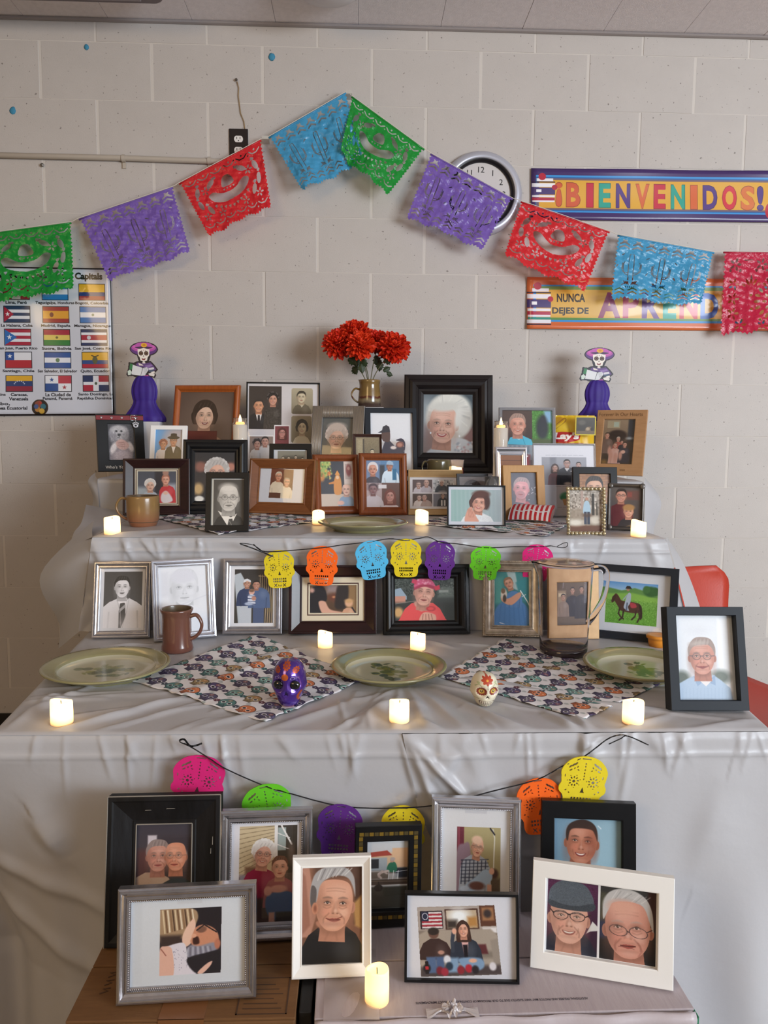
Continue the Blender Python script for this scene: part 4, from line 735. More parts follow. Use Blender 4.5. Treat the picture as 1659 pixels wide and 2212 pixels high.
V, T = text_tris('ADDITIONAL FIGURES AND PHOTOS MAY VARY SLIGHTLY DUE TO OUR PROGRAM OF CONTINUOUS PRODUCT IMPROVEMENTS', .02); a_, e_ = V.min(0), V.max(0)
xa, xb = at_z(1268, 2156, ZB), at_z(896, 2163, ZB); k = (xa[0]-xb[0])/(e_[0]-a_[0]); mb = MB()
mb.add([(xa[0]-t.location[0]-(x-a_[0])*k, xa[1]-t.location[1]-(y-a_[1])*.0042/(e_[1]-a_[1])+(xb[1]-xa[1])*(x-a_[0])/(e_[0]-a_[0]), ZB+.0004) for x, y in V], T); mb.build('printed_lettering', M('box_ink', '4c4650', rough=.8), t)
mb = MB(); P = []
for v in np.linspace(0, 1, 12): P.append([(w_-.052*(1-u)*(1-.0*v)+.0012, -d_-.0105, ZB-.006-.075*v-.016*(1-u)**2) for u in np.linspace(0, 1, 10)])
mb.grid(P, flip=True); mb.grid([[(w_+.0012, -d_-.0105+.03*u, ZB-.004-.08*v) for u in (0, 1)] for v in (0, 1)], flip=True); mb.build('green_corner', M('green_print', '0f6b46', rough=.4), t, smooth=True, solid=.0015)
mb = MB(); mb.box(1.0955, 1.1125, -2.055, -1.86, 0, .4475); o = mb.build('gap_slab', M('slab_black', '0b0a0b', rough=.6), None, bevel=.002); tag(o, 'black slab filling the gap between the two cardboard boxes', 'board')  # thin black slab fills the dark gap between the boxes

# ------------------------------------------------------------------ red chair at the right
chm = M('red_plastic', 'b03a2a', rough=.42, bump=(180, .15, .002)); chs = M('chair_steel', 'c9c4c4', rough=.3, metal=.9)
t = thing('stacking_chair', 'red plastic stacking chair with steel legs behind the table at the right', 'chair', (2.305, -.95, 0), math.radians(28))
def rrect(w_, h, r, n=6):
    pts = []
    for cx, cz, a0 in ((w_-r, h-r, 0), (-w_+r, h-r, 90), (-w_+r, -h+r, 180), (w_-r, -h+r, 270)): pts += [(cx+r*math.cos(math.radians(a0+90*k/n)), cz+r*math.sin(math.radians(a0+90*k/n))) for k in range(n+1)]
    return pts
mb = MB(); P = []
for v in np.linspace(0, 1, 30):                                       # one curved shell: front lip, seat, bend, back
    s = v
    if s < .42: y, z = -.20+.40*s/.42, .445-.012*math.sin(math.pi*s/.42)-(.03*max(0, .06-s)/.06)
    else: k = (s-.42)/.58; y, z = .20+.06*math.sin(min(1, k*2.2)*math.pi/2)+.05*k, .445+.365*max(0, k-.04)/.96
    wd = .215 if s < .42 else .215-.02*math.sin(math.pi*min(1, (s-.42)/.5))
    if s > .9: wd *= math.sqrt(max(.55, 1-((s-.9)/.1)**2*.45))
    if s < .06: wd *= .93+.07*s/.06
    P.append([(wd*u, y-.035*(u*u)*(1 if s > .5 else .0)*(1), z+.018*abs(u)**3*(1 if s < .42 else 0)) for u in np.linspace(-1, 1, 19)])
mb.grid(P); mb.build('seat_shell', chm, t, smooth=True, solid=.007)
for sx in (-1, 1):
    for (x0, y0, z0), (x1, y1, z1) in (((sx*.17, -.14, .435), (sx*.215, -.21, .012)), ((sx*.17, .15, .435), (sx*.215, .23, .012))):
        mb = MB(); mb.tube([(x0, y0, z0), (x1, y1, z1)], .011, 10); l = mb.build('leg', chs, t, smooth=True)
        mb = MB(); mb.lathe([(.001, 0), (.015, 0), (.015, .02), (.012, .026)], 12, c=(x1, y1, 0)); mb.build('foot_cap', M('rubber_black', '17161a', rough=.7), l, smooth=True)
    mb = MB(); mb.tube([(sx*.17, -.15, .425), (sx*.17, .16, .425)], .009, 8); mb.build('seat_rail', chs, t, smooth=True)


# shelf unit added out of view to keep window light off the lower-left cloth
wd_ = M('blocker_wood', '8a6a48', rough=.5, noise=(20, .3), col2='78593b'); t = thing('light_blocker', 'low wooden shelf unit added out of view to shade the lower left cloth', 'light_blocker', (1.95, -3.45, 0), math.radians(-14))
for x0, x1, y0, y1, z0, z1, nm in ((-.62, -.60, -.16, .16, 0, .96, 'side_panel'), (.60, .62, -.16, .16, 0, .96, 'side_panel'), (-.60, .60, .145, .16, .02, .95, 'back_panel'), (-.62, .62, -.17, .17, .96, .985, 'top'), (-.60, .60, -.155, .145, .06, .08, 'shelf'), (-.60, .60, -.155, .145, .36, .38, 'shelf'), (-.60, .60, -.155, .145, .66, .68, 'shelf')):
    mb = MB(); mb.box(x0, x1, y0, y1, z0, z1); mb.build(nm, wd_, t, bevel=.002)
# ------------------------------------------------------------------ pictures inside the frames (printed paper)
PH = {}
def ph(f): PH[f.__name__[2:]] = f; return f
SK, SK2, SK3 = 'd9a990', 'c08468', 'e6c0aa'
@ph
def p_dog(c):
    c.grad('3c3a40', '4e4a50'); c.rect(0, .5, 1, 1, '37343a', .1, .6)
    for x, y, a, b, q in ((.42, .25, .36, .22, 'a8a4a8'), (.2, .3, .14, .22, '8a868c'), (.66, .28, .14, .2, '8f8b90'), (.42, .17, .28, .1, 'b9b5b8')): c.ell(x, y, a, b, q, .08)
    for _ in range(60): x, y = rng.uniform(.12, .72), rng.uniform(.08, .42); c.line([(x, y), (x+rng.uniform(-.05, .05), y+.05)], .012, ['c4c0c4', '77737a', '96929a'][_ % 3], .01, .6)
    c.ell(.33, .2, .04, .025, '16141a', .02); c.ell(.52, .2, .04, .025, '16141a', .02); c.ell(.43, .30, .06, .035, '1a181c', .02); c.line([(.43, .33), (.43, .37), (.36, .38)], .02, '2a282c')
    c.poly([(.08, 1), (.12, .72), (.3, .5), (.6, .5), (.88, .6), (.92, .85), (.8, 1)], '8d8288', .06, 1, 1); c.ell(.2, .66, .11, .17, 'd9cfcf', .06, 25); c.ell(.84, .62, .1, .14, 'd4caca', .06, -20)
    c.poly([(.3, .5), (.5, .42), (.72, .5), (.78, .62), (.6, .72), (.36, .66)], 'c9a29a', .04, 1, 1)
    for y in (.5, .55, .6): c.line([(.36, y), (.62, y+.02)], .02, '9a6f68', .02)
    c.ell(.5, .88, .3, .16, 'b5a6ac', .12); c.speck(.03, 3)
@ph
def p_hatcouple(c):
    c.grad('5f9fd6', 'a89aa4', horiz=True); c.ell(.75, .25, .4, .3, 'b0a8ac', .3); c.rect(0, .75, 1, 1, '6b7a96', .2, .5)
    torso(c, .3, .48, .26, 'd9d3d6'); face(c, .3, .37, .11, SK2, '8a4a3a', 'curly', sm=1)
    torso(c, .68, .40, .3, '1c1a1e'); c.poly([(.6, .42), (.76, .42), (.68, .6)], 'd8d4d4'); face(c, .67, .28, .115, SK2, '2a2420', 'short', gl='3a3030'); c.ell(.67, .20, .22, .04, '15131a'); c.poly([(.55, .2), (.57, .1), (.67, .09), (.78, .1), (.8, .2)], '17151c')
@ph
def p_orange(c):
    c.grad('5c4a42', '6e5b50'); c.ell(.5, .5, .4, .45, '7c685c', .3, 0, .6)
    torso(c, .5, .58, .46, 'a98672', neckw=.35); c.poly([(.3, 1), (.36, .64), (.5, .68), (.66, .64), (.8, 1)], 'c9a48c', .05)
    face(c, .47, .33, .165, 'e6c0a8', '35261f', 'bob', tn=.25, lip='7a1f2a', brow='3a281f', sm=1)
    c.rect(.17, .53, .72, 1, '5a2420'); c.grad('6a2a24', '43201c', .18, .54, .71, 1)
    for x in (.36, .5, .62): torso(c, x, .82, .1, ['d8cdc6', 'c9b8a8', '2a2428'][int(x*10) % 3]); face(c, x, .75, .045, 'c8927a', '2a1c18', 'short')
@ph
def p_collage(c):
    c.grad('d6d0d0', 'cdc6c8')
    c.rect(.02, .03, .475, .52, '2c2624'); a = Cv(150, 200, '3a322e'); torso(a, .28, .62, .3, '17171b'); a.poly([(.2, .63), (.4, .63), (.3, .95)], 'e8e2de'); a.poly([(.27, .68), (.33, .68), (.35, 1), (.25, 1)], '1c1a20'); torso(a, .74, .5, .27, '3e3832'); a.speck(.04, 3, (.5, .5, 1, 1)); face(a, .74, .3, .13, 'd09880', '1c1614', 'curly', sm=1); face(a, .29, .46, .14, 'd89a74', '2a2220', 'short', sm=1, age=1); c.paste(a, .025, .034, .47, .515)
    def oval(x0, y0, x1, y1, f):
        a = Cv(90, 110, '9a8f78'); f(a); c.paste(a, x0, y0, x1, y1)
        for cx, cy in ((x0, y0), (x1, y0), (x0, y1), (x1, y1)): sx, sy = (.022 if cx == x0 else -.022), (.018 if cy == y0 else -.018); c.poly([(cx, cy), (cx+sx, cy), (cx, cy+sy)], 'd2ccca')
    def f1(a): a.grad('b3a78c', '8a7f68'); torso(a, .48, .6, .42, '6a604c'); a.poly([(.36, .6), (.48, .75), (.6, .6)], 'c9bea4'); face(a, .46, .35, .19, 'cdbf9f', '3a3226', 'short')
    def f2(a): a.grad('968a70', '7d725a'); torso(a, .5, .72, .42, 'cfc6ae'); face(a, .52, .42, .21, 'd6c9aa', '2e281e', 'bob', sm=1, tn=-.1)
    oval(.612, .05, .915, .345, f1); oval(.612, .365, .9, .675, f2)
    c.rect(.375, .472, .593, .70, 'ece8e8'); c.rect(.388, .485, .58, .69, '7d3a40'); face(c, .485, .56, .045, 'c98a80', '5a2a28', 'long', gl='40201e', sm=1)
    c.rect(.02, .59, .37, .86, 'e8e4e4'); c.rect(.035, .603, .36, .85, '8a7870'); torso(c, .14, .74, .1, 'cfc6c0'); torso(c, .26, .70, .11, 'c9c4c4'); face(c, .14, .69, .045, 'b98a78', '2a2020', 'curly'); face(c, .25, .66, .045, 'c09080', '2a2220', 'short'); c.rect(.4, .72, .95, .97, 'd9d3d2')
@ph
def p_ridged(c):
    c.grad('50585c', '3c4246'); torso(c, .5, .80, .52, '4a2f33', neckw=.3); c.poly([(.33, .8), (.67, .8), (.62, 1.02), (.42, 1.02)], 'c08e7e')
    face(c, .47, .45, .25, 'd3a592', 'b4a49c', 'curly', gl='6a5a55', age=1); c.ell(.47, .19, .28, .09, 'c0b0a8', .08)
@ph
def p_capman(c):
    c.grad('e6e6ea', 'dcdce0'); c.ell(.6, .62, .3, .12, '9a8a80', .2, 0, .5); c.rect(0, .50, .8, .56, 'b7a598', .06, .5)
    c.poly([(.24, 1), (.26, .66), (.34, .5), (.44, .47), (.56, .56), (.66, .7), (.8, .66), (.8, 1)], '3d3540', .01); c.rect(.24, .8, .8, 1, '37303a')
    c.poly([(.26, .4), (.3, .28), (.44, .28), (.47, .4), (.44, .5), (.31, .49), (.27, .44)], '5a4038', 0, 1, 1); c.poly([(.18, .345), (.28, .30), (.3, .24), (.38, .21), (.45, .24), (.47, .33), (.3, .345)], '2c2730', 0, 1, 0)
    c.ell(.68, .62, .12, .08, '3f3640'); c.ell(.70, .545, .10, .055, '7a4a40', .01, -10); c.ell(.69, .55, .06, .035, 'b57c68', .02); c.poly([(.6, .47), (.74, .44), (.82, .52), (.8, .66), (.78, .52), (.7, .49)], '30283a', 0, 1, 1); c.ell(.54, .60, .07, .03, 'e3d2c9', .02)
@ph
def p_tinybrown(c):
    c.grad('8a7a5c', '5c5038'); c.rect(.05, .05, .3, .6, 'b3a482', .1, .7); c.rect(.3, .05, .36, .7, '4a4030'); torso(c, .38, .72, .15, '3c3426'); face(c, .38, .58, .07, 'cdbd98', '2a2418', 'short'); torso(c, .68, .55, .17, '5e533c'); face(c, .68, .4, .07, 'd3c4a0', '2a2418', 'short'); c.line([(.68, .58), (.68, .8)], .03, '2a2418'); c.ell(.15, .9, .12, .1, 'd8cba8', .05); c.speck(.03, 2)
@ph
def p_strip(c):
    c.grad('d3d3d6', 'cfcfd2'); c.rect(.12, .06, .95, .95, '8a8678'); c.rect(.3, .3, .9, .95, '4a463e', .08, .7)
    for x, y, q in ((.28, .6, 'dcd7c8'), (.45, .6, 'e2ddd0'), (.66, .55, '2f2c28'), (.86, .65, 'd2cdbf')): torso(c, x, y, .09, q); face(c, x, y-.2, .035, 'cfc6b0', '2a2622', 'short')
@ph
def p_large(c):
    c.grad('54626c', '8f8480'); c.ell(.05, .35, .3, .3, 'a8b4bc', .25, 0, .7); c.ell(.92, .15, .2, .3, '394852', .2, 0, .8); c.rect(.0, .55, .35, 1, '9a7a74', .25, .7); c.ell(.95, .7, .16, .14, '8a5a56', .1, 0, .7)
    c.ell(.52, .40, .47, .41, 'c9c9c4', .06); c.ell(.55, .22, .40, .24, 'e0e0da', .08); c.ell(.78, .42, .2, .26, 'd6d6d2', .06)
    for k in range(26): a = rng.uniform(-.4, 3.4); c.line([(.5+.22*math.cos(a), .34-.2*math.sin(a)), (.52+.42*math.cos(a-.15), .36-.36*math.sin(a-.15))], .012, ['f0f0ea', 'b4b6b4', 'dcdcd8'][k % 3], .02, .6)
    c.poly([(.30, .8), (.7, .74), (.95, .82), (1.02, 1.02), (.12, 1.02), (.2, .9)], 'c9cdd2', .03, 1, 1)
    for _ in range(26): c.ell(rng.uniform(.6, 1), rng.uniform(.8, 1), .025, .02, ['e6e9ee', '9aa4b4', 'b58a90'][_ % 3], .02, 0, .7)
    face(c, .40, .52, .275, 'd9ac9b', 'cfcfca', 'none', tn=-.18, age=1, sm=1, lip='b0484e', tilt=4, brow='8a7a70'); c.ell(.45, .21, .33, .08, 'd3d3ce', .06, -4); c.ell(.71, .40, .07, .2, 'dededa', .05, 8)
    c.ell(.73, .71, .018, .02, 'eef0f4'); c.ell(.15, .66, .016, .018, 'e6e8ee')
@ph
def p_blueman(c):
    c.rect(0, 0, .60, 1, '4a3a36'); c.grad('54423c', '3a2c2a', 0, 0, .6, .56); c.rect(.60, 0, 1, .54, '4f8a3c'); c.speck(.06, 3, (.6, 0, 1, .5)); c.rect(.84, 0, 1, .2, '86b0d0', .06); c.ell(.8, .28, .12, .2, '2a3038', .06); c.ell(.82, .15, .05, .07, '2c2e38', .03); c.rect(.6, .46, 1, .54, '4d5a34', .05)
    c.poly([(.10, .55), (.16, .44), (.28, .41), (.42, .41), (.58, .47), (.62, .56)], '4cb2cf'); c.poly([(.22, .42), (.34, .48), (.42, .40)], '9fd2e0'); c.line([(.4, .42), (.46, .56)], .012, '2f8aa8')
    face(c, .31, .235, .145, 'd79a86', 'a08478', 'short', sm=1, tn=.15, age=1)
    c.grad('8d98a4', '7a8088', 0, .56, 1, .8); [c.rect(.05+.09*k, .57, .09+.09*k, .68, '5b6b7c', .02, .7) for k in range(6)]; c.rect(.1, .72, .55, .95, '8a2a34', .05); c.line([(.1, .85), (.5, .74)], .03, 'e0d8d4'); c.rect(.55, .75, 1, 1, '4a4448', .1, .7)
@ph
def p_forever(c):
    c.grad('9a8670', '4a3c34'); c.rect(.12, .03, .52, .19, 'a89a80'); c.rect(.32, .06, .48, .17, 'a9b6a8', .02); c.rect(.78, 0, 1, .5, '353a44', .05); c.rect(0, .45, 1, 1, '2c2422', .25, .8); c.ell(.46, .36, .3, .12, '2a1f20', .06); c.ell(.85, .42, .1, .03, 'c9d2d6', .05, 0, .7)
    for x, y, s, top, hr in ((.14, .36, .24, '6a5650', '3a3028'), (.50, .44, .2, 'a04f46', 'b0a498'), (.62, .50, .14, '2a2a34', '2a2020'), (.42, .58, .22, 'c39a90', '7a5a48'), (.72, .56, .22, '302e3a', '2e2420')):
        torso(c, x, y+.06, s*.8, top, by=min(1.02, y+.4)); face(c, x, y, s*.26, 'c39180', hr, 'short')
    for x, y in ((.3, .82), (.45, .85), (.6, .8), (.25, .7)): c.ell(x, y, .06, .1, 'b98a7c', .04)
    c.ell(.68, .72, .07, .04, 'd0a595', .02); c.ell(.1, .95, .1, .05, 'c09040', .1, 0, .5)
@ph
def p_silverwoman(c):
    c.grad('8a5a3c', '6a4230'); [c.rect(0, y, 1, y+.012, '5a3626') for y in (.1, .25, .4)]; torso(c, .5, .75, .4, '8a7a80'); face(c, .5, .45, .22, 'd8a48c', 'a08a70', 'long', sm=1)
@ph
def p_mahog1(c):
    c.grad('3f4450', '5a6070'); c.rect(.0, .5, .35, 1, '9aa4ac', .1); c.rect(.75, .4, 1, 1, 'b0b4bc', .1, .8); c.rect(.45, .0, .75, .7, '23222a', .06)
    torso(c, .33, .62, .2, 'aab4c0'); face(c, .33, .45, .1, 'd8b09c', 'd0ccc8', 'curly'); torso(c, .76, .45, .2, 'c02f38'); face(c, .72, .28, .09, 'd49a82', 'a06048', 'short'); c.poly([(.62, .7), (.75, .62), (.9, .9), (.7, 1), (.6, .9)], 'd8d0d4', .03, 1, 1); c.ell(.72, .68, .06, .05, 'e0b8a4', .02); c.ell(.72, .06, .08, .1, 'a07868', .03)
@ph
def p_curly(c):
    c.grad('23252c', '3a3230'); c.rect(0, .2, 1, .38, '6a4840', .1, .8); c.ell(.9, .3, .1, .08, 'b07868', .05); c.ell(.15, .3, .12, .1, '8a5a50', .08); torso(c, .45, .66, .45, '1c1c22'); c.ell(.1, .75, .12, .12, 'c0a070', .08); face(c, .55, .42, .21, 'd3a08a', 'b0aba8', 'curly', gl='5a5050'); c.ell(.12, .95, .12, .06, 'e0dcd4', .03)
@ph
def p_bald(c):
    c.rect(0, 0, 1, 1, 'd3c9b8'); c.grad('4a4440', '58524c', .07, .03, 1, .99); torso(c, .55, .74, .46, '38332f'); c.poly([(.2, .68), (.48, .98), (.6, 1), (.78, .74), (.6, .82)], 'e6e2dc'); c.poly([(.54, .86), (.64, .85), (.7, .99), (.5, .99)], '4c4844'); c.line([(.56, .9), (.62, .98)], .02, '8a8682')
    face(c, .52, .42, .29, 'c9c2ba', '8a847e', 'bald', gl='6a645e', age=1, tn=.12, lip='8a807a'); c.ell(.5, .2, .25, .1, 'd8d2ca', .1, 0, .8); g_ = c.a.mean(2, keepdims=True)*np.array([1.03, 1.0, .96]); c.a[:, int(.08*c.w):] = g_[:, int(.08*c.w):]
@ph
def p_brownland(c):
    c.grad('c6c9d2', 'bfc2cc'); a = Cv(120, 150, '5a2a20'); a.grad('6a3020', '431c16'); a.rect(.55, .1, .95, .6, '5e2a1e'); torso(a, .32, .42, .3, 'cfc0aa'); torso(a, .72, .58, .28, 'd6c9b4'); a.rect(.0, .82, .5, 1, '4a2018'); face(a, .35, .26, .13, 'c98a6c', 'c4b8a4', 'short', gl='3a2a24'); face(a, .74, .44, .12, 'cf9478', '9a8a78', 'short', gl='3a2a24', sm=1)
    c.warp(a, [(.25, 0.0), (.74, .03), (.73, .87), (.22, .86)])
@ph
def p_woodcollage(c):
    c.rect(0, 0, 1, 1, 'c4b3a4'); c.rect(0, 0, .72, .72, '2c2d36'); 
    for x, y, a_, b_2, q in ((.1, .1, .14, .1, '7a9a4a'), (.22, .06, .1, .07, 'a8b860'), (.12, .25, .12, .12, '9aae5c'), (.05, .35, .08, .1, 'c08040'), (.28, .27, .06, .05, 'd07030')): c.ell(x, y, a_, b_2, q, .05)
    for _ in range(30): c.ell(rng.uniform(0, .35), rng.uniform(0, .4), .025, .02, ['c9d080', '5a7a34', 'e0a050'][_ % 3], .02, 0, .8)
    c.poly([(.42, .72), (.4, .5), (.45, .34), (.52, .28), (.6, .34), (.64, .5), (.62, .72)], 'd08a3c', .02, 1, 1); c.poly([(.24, .48), (.42, .44), (.42, .50), (.26, .51)], 'c98038', .01); c.ell(.52, .36, .05, .04, 'e0b890', .01); c.poly([(.44, .3), (.52, .2), (.6, .3)], 'd9903c')
    c.rect(.73, 0, 1, .5, 'd6c4bc'); c.rect(.76, .06, .97, .4, 'b5a098'); c.ell(.87, .2, .08, .13, '8a3a34', .03); c.ell(.87, .16, .04, .04, 'c09080', .02)
    torso(c, .78, .76, .24, '7f97b4'); face(c, .78, .63, .12, 'e3b8a4', 'c9a080', 'bald'); c.ell(.6, .92, .1, .05, 'dba898', .03)
@ph
def p_woodfour(c):
    c.rect(0, 0, .42, .48, '7086a8'); c.rect(.42, 0, 1, .48, '5c83ab'); c.rect(0, .48, .46, 1, 'b9a8ac'); c.rect(.46, .48, 1, 1, '6a4e48'); c.rect(.4, .1, .55, .48, '3c4048', .05)
    c.ell(.2, .16, .16, .13, 'd9d4d6'); torso(c, .2, .34, .22, '4a4650', by=.48); face(c, .2, .2, .11, 'c98f7a', '888', 'none') if 0 else face(c, .2, .2, .11, 'c98f7a', '6a5a55', 'none')
    torso(c, .72, .2, .24, 'cfe0ee', by=.48); c.rect(.78, .18, .9, .42, '2f6a90', .02); face(c, .70, .12, .085, 'b5785e', '2a2a30', 'none', gl='2a2a34'); c.poly([(.6, .09), (.62, .03), (.7, .0), (.8, .04), (.82, .1)], '9ab4cc')
    torso(c, .2, .74, .3, 'c9c2cc'); c.rect(.05, .52, .35, .62, '5a4a50', .1); face(c, .2, .62, .11, '8a6a70', '50424a', 'short'); c.rect(.36, .52, .6, .60, 'e0dce2')
    torso(c, .72, .92, .28, 'd8ccd4'); face(c, .70, .76, .12, 'c9938a', '7a443a', 'long', sm=1)
@ph
def p_bwfour(c):
    c.grad('c9c6ca', 'bfbcc0')
    def sub(x0, y0, x1, y1, bg, f): a = Cv(110, 70, bg); f(a); c.paste(a, x0, y0, x1, y1)
    def a1(a): torso(a, .3, .55, .25, 'b9b2ba'); torso(a, .7, .45, .28, 'a9a2ac'); face(a, .3, .4, .11, 'b5988e', '6a5a58', 'short', gl='333'*2 if 0 else '333333'); face(a, .7, .26, .12, 'b5948a', '8a8082', 'bald')
    def a2(a): a.speck(.12, 8); torso(a, .4, .4, .3, '3a4048'); face(a, .4, .22, .09, 'b59a90', 'c9c4c4', 'curly'); a.ell(.45, .95, .2, .12, '8a8a94', .05)
    def a3(a): torso(a, .3, .5, .25, 'c4bab8'); torso(a, .7, .5, .28, 'a08c86'); face(a, .33, .3, .1, 'b59a90', '504440', 'short'); face(a, .6, .28, .11, 'b08e84', '504440', 'short', tn=-.3)
    def a4(a): torso(a, .45, .3, .25, '2c2c34'); a.rect(.36, .5, .44, .95, 'd0d0d6'); a.rect(.5, .5, .58, .95, 'd0d0d6'); face(a, .45, .15, .08, 'b59a90', '3a3432', 'short')
    sub(.06, .08, .44, .48, '5a4c4c', a1); sub(.46, .08, .87, .48, 'a8acb2', a2); sub(.06, .52, .44, .92, '50423e', a3); sub(.46, .52, .87, .92, '6a6a74', a4)
@ph
def p_darkwoman(c):
    c.grad('6a5e5a', '4a403e'); torso(c, .5, .72, .4, '40383c'); face(c, .5, .42, .26, 'd0a392', '33272a', 'bob')
@ph
def p_whitewoman(c):
    c.grad('cfd3dc', 'cacdd6'); a = Cv(230, 160, '9fb4b6'); a.grad('8fb0ac', 'a4b2ba', horiz=True)
    for x in np.linspace(.03, .97, 12): a.line([(x, 0), (x+.01, 1)], .03, 'b4c2c4', .03, .3)
    torso(a, .52, .72, .36, 'dde1e4', neckw=.26); a.speck(.02, 4, (.2, .75, .8, 1)); face(a, .56, .42, .135, 'dba38f', '4c302c', 'bob', tn=-.15, sm=1, lip='b03a44', age=1, tilt=8); a.ell(.6, .14, .17, .12, '58362f', .04); a.ell(.72, .38, .055, .22, '4c302c', .03)
    a.poly([(.28, 1.02), (.3, .72), (.36, .56), (.42, .55), (.44, .66), (.5, .84), (.54, 1.02)], 'd49c88', .012, 1, 1); [a.line([(.33+.025*k, .60), (.36+.03*k, .86)], .006, '9a6050', .006, .8) for k in range(4)]
    c.paste(a, .055, .075, .945, .90)
@ph
def p_lightwood(c):
    c.grad('4a4856', '363848'); 
    for _ in range(14): c.ell(rng.uniform(.55, 1), rng.uniform(.35, .75), .018, .012, 'e6e0ea', .015, 0, .9)
    torso(c, .5, .76, .55, '2d3e58'); c.poly([(.4, .84), (.62, .70), (.76, .82), (.6, 1.02), (.36, 1.02)], 'b23a48', .02, 1, 1)
    face(c, .43, .40, .27, 'd8929a', 'a08a8c', 'short', tn=-.3, age=1, bd='b07a80', tilt=6); c.poly([(-.02, .85), (.15, .82), (.3, .9), (.34, 1.02), (-.02, 1.02)], 'd898a0', .03, 1, 1); c.ell(.2, .86, .05, .03, 'e6b0b4', .02)
@ph
def p_acrylic(c):
    c.rect(0, 0, 1, 1, 'd4d3da'); c.grad('d8d8e0', 'cfced6', 0, 0, 1, .57); [c.line([(.2+.09*k, .143), (.27+.09*k, .142)], .006, 'a9a9b4', .004) for k in range(7)]
    a = Cv(170, 120, '8f9098'); a.grad('9a9ba4', '7d7c86'); a.rect(.18, .0, .32, 1, '6a6c76', .04, .6); torso(a, .3, .55, .16, '6b3038'); a.rect(.2, .7, .4, 1, '5e2a32', .03); face(a, .29, .38, .06, 'c0988c', '3a2420', 'long', sm=1); torso(a, .56, .36, .22, '2a2e3c'); a.poly([(.5, .38), (.62, .38), (.56, .52)], 'dcdce2'); a.ell(.66, .5, .03, .02, 'dcdce2'); face(a, .56, .22, .065, 'b08a80', '2a2422', 'short', gl='333333', sm=1); torso(a, .82, .42, .16, '8a8890'); face(a, .82, .28, .05, 'c09c92', '2a2422', 'short'); a.ell(.57, .95, .08, .06, 'b0a4a4', .03)
    c.paste(a, .13, .17, .86, .565); c.rect(.03, .57, .99, .99, 'b9b4ba'); c.ell(.53, .725, .11, .06, '4f8a6c', .03); c.ell(.47, .745, .05, .03, '3f7a5c', .02); c.ell(.6, .74, .05, .035, '5f9a7a', .02); c.poly([(.45, .76), (.62, .76), (.59, .85), (.48, .85)], 'b08a68'); [c.line([(.38+.08*k, .88), (.44+.08*k, .88)], .007, '8a868e', .004) for k in range(4)]; [c.line([(.44+.08*k, .905), (.49+.08*k, .905)], .006, '969299', .004) for k in range(2)]; [c.line([(.36+.1*k, .585), (.44+.1*k, .585)], .007, '8e8a92', .004) for k in range(6)]
@ph
def p_brickman(c):
    c.rect(0, 0, 1, 1, '8a6248')
    for r in range(16):
        for k in range(5): c.rect(.25*k-.12*(r % 2)+.01, r*.065+.006, .25*k+.23-.12*(r % 2), r*.065+.055, ['a4744f', '93653f', 'b08058'][(r*3+k) % 3])
    torso(c, .55, .66, .45, '2b2f33'); face(c, .5, .36, .25, 'cf9f84', '2c221c', 'short', brow='1c1410')
@ph
def p_beaded(c):
    c.grad('c9c0b8', '9a8a7a'); c.speck(.16, 5, (0, 0, 1, .45)); c.speck(.05, 7); c.rect(0, .0, 1, .38, '6c6256', .1, .35); c.rect(.36, .02, .44, .45, 'b09a90', .02); c.rect(0, .45, 1, .9, '7a6a56', .1, .4); c.rect(0, .85, 1, 1, '6a4634', .04); c.ell(.2, .78, .25, .08, 'd9d2c6', .1); c.ell(.82, .72, .2, .1, 'cfc6b8', .1); c.rect(.7, .08, .78, .6, '3a352e', .02); c.rect(.84, .3, .88, .6, '4a443a', .02)
    c.poly([(.44, .56), (.46, .32), (.55, .25), (.63, .32), (.66, .56)], 'a9c2d4', .01, 1, 1); c.ell(.55, .21, .05, .04, 'b58a78', .01); c.rect(.46, .52, .54, .82, '3f4658', .01); c.rect(.56, .52, .64, .82, '3a4152', .01); c.ell(.55, .6, .16, .05, '5a4030', .05, 0, .6)
@ph
def p_pewter(c):
    c.grad('5c5654', '463c3c'); c.rect(.45, .08, .95, .32, '6a4a44', .05); c.rect(.55, .12, .7, .25, '8a4a44', .03); torso(c, .33, .42, .4, '5c1f26'); torso(c, .62, .78, .36, '2a262c'); face(c, .34, .22, .16, 'c98f7c', '2a2220', 'short', gl='2a2a30', sm=1); face(c, .60, .62, .15, 'd6a088', 'b08858', 'short', sm=1); c.ell(.6, .51, .2, .08, 'a87f50', .04)
@ph
def p_suit(c):
    c.rect(0, 0, 1, 1, 'cfcfd4'); a = Cv(210, 300, '4b4248'); a.grad('463d43', '584f55')
    a.poly([(-.02, 1.02), (.0, .62), (.14, .54), (.34, .48), (.5, .56), (.66, .47), (.86, .54), (1.02, .62), (1.02, 1.02)], 'd6d6dc', 0); a.poly([(.34, .48), (.50, .72), (.62, .47)], 'e9e9ee'); a.poly([(.43, .56), (.55, .55), (.58, .8), (.46, 1.0), (.40, 1.0), (.40, .7)], '4f484f'); a.poly([(.42, .66), (.56, .58), (.57, .63), (.41, .73)], 'a8a6ae'); a.line([(.34, .48), (.44, .72), (.47, 1.0)], .012, 'aeb0b8', .01); a.line([(.66, .47), (.60, .72), (.5, 1.0)], .012, 'aeb0b8', .01); a.line([(.14, .72), (.12, 1)], .03, 'b4b6be', .03, .7); a.line([(.88, .70), (.9, 1)], .03, 'a8aab2', .03, .8)
    face(a, .47, .28, .185, 'd9d7da', '2c282b', 'short', brow='2a2629', lip='6a6468'); a.rect(0, .82, 1, 1, 'd9dade', .3, .45); a.a = a.a.mean(2, keepdims=True)*np.array([1.0, .985, 1.0]); c.paste(a, .085, .055, .93, .955)
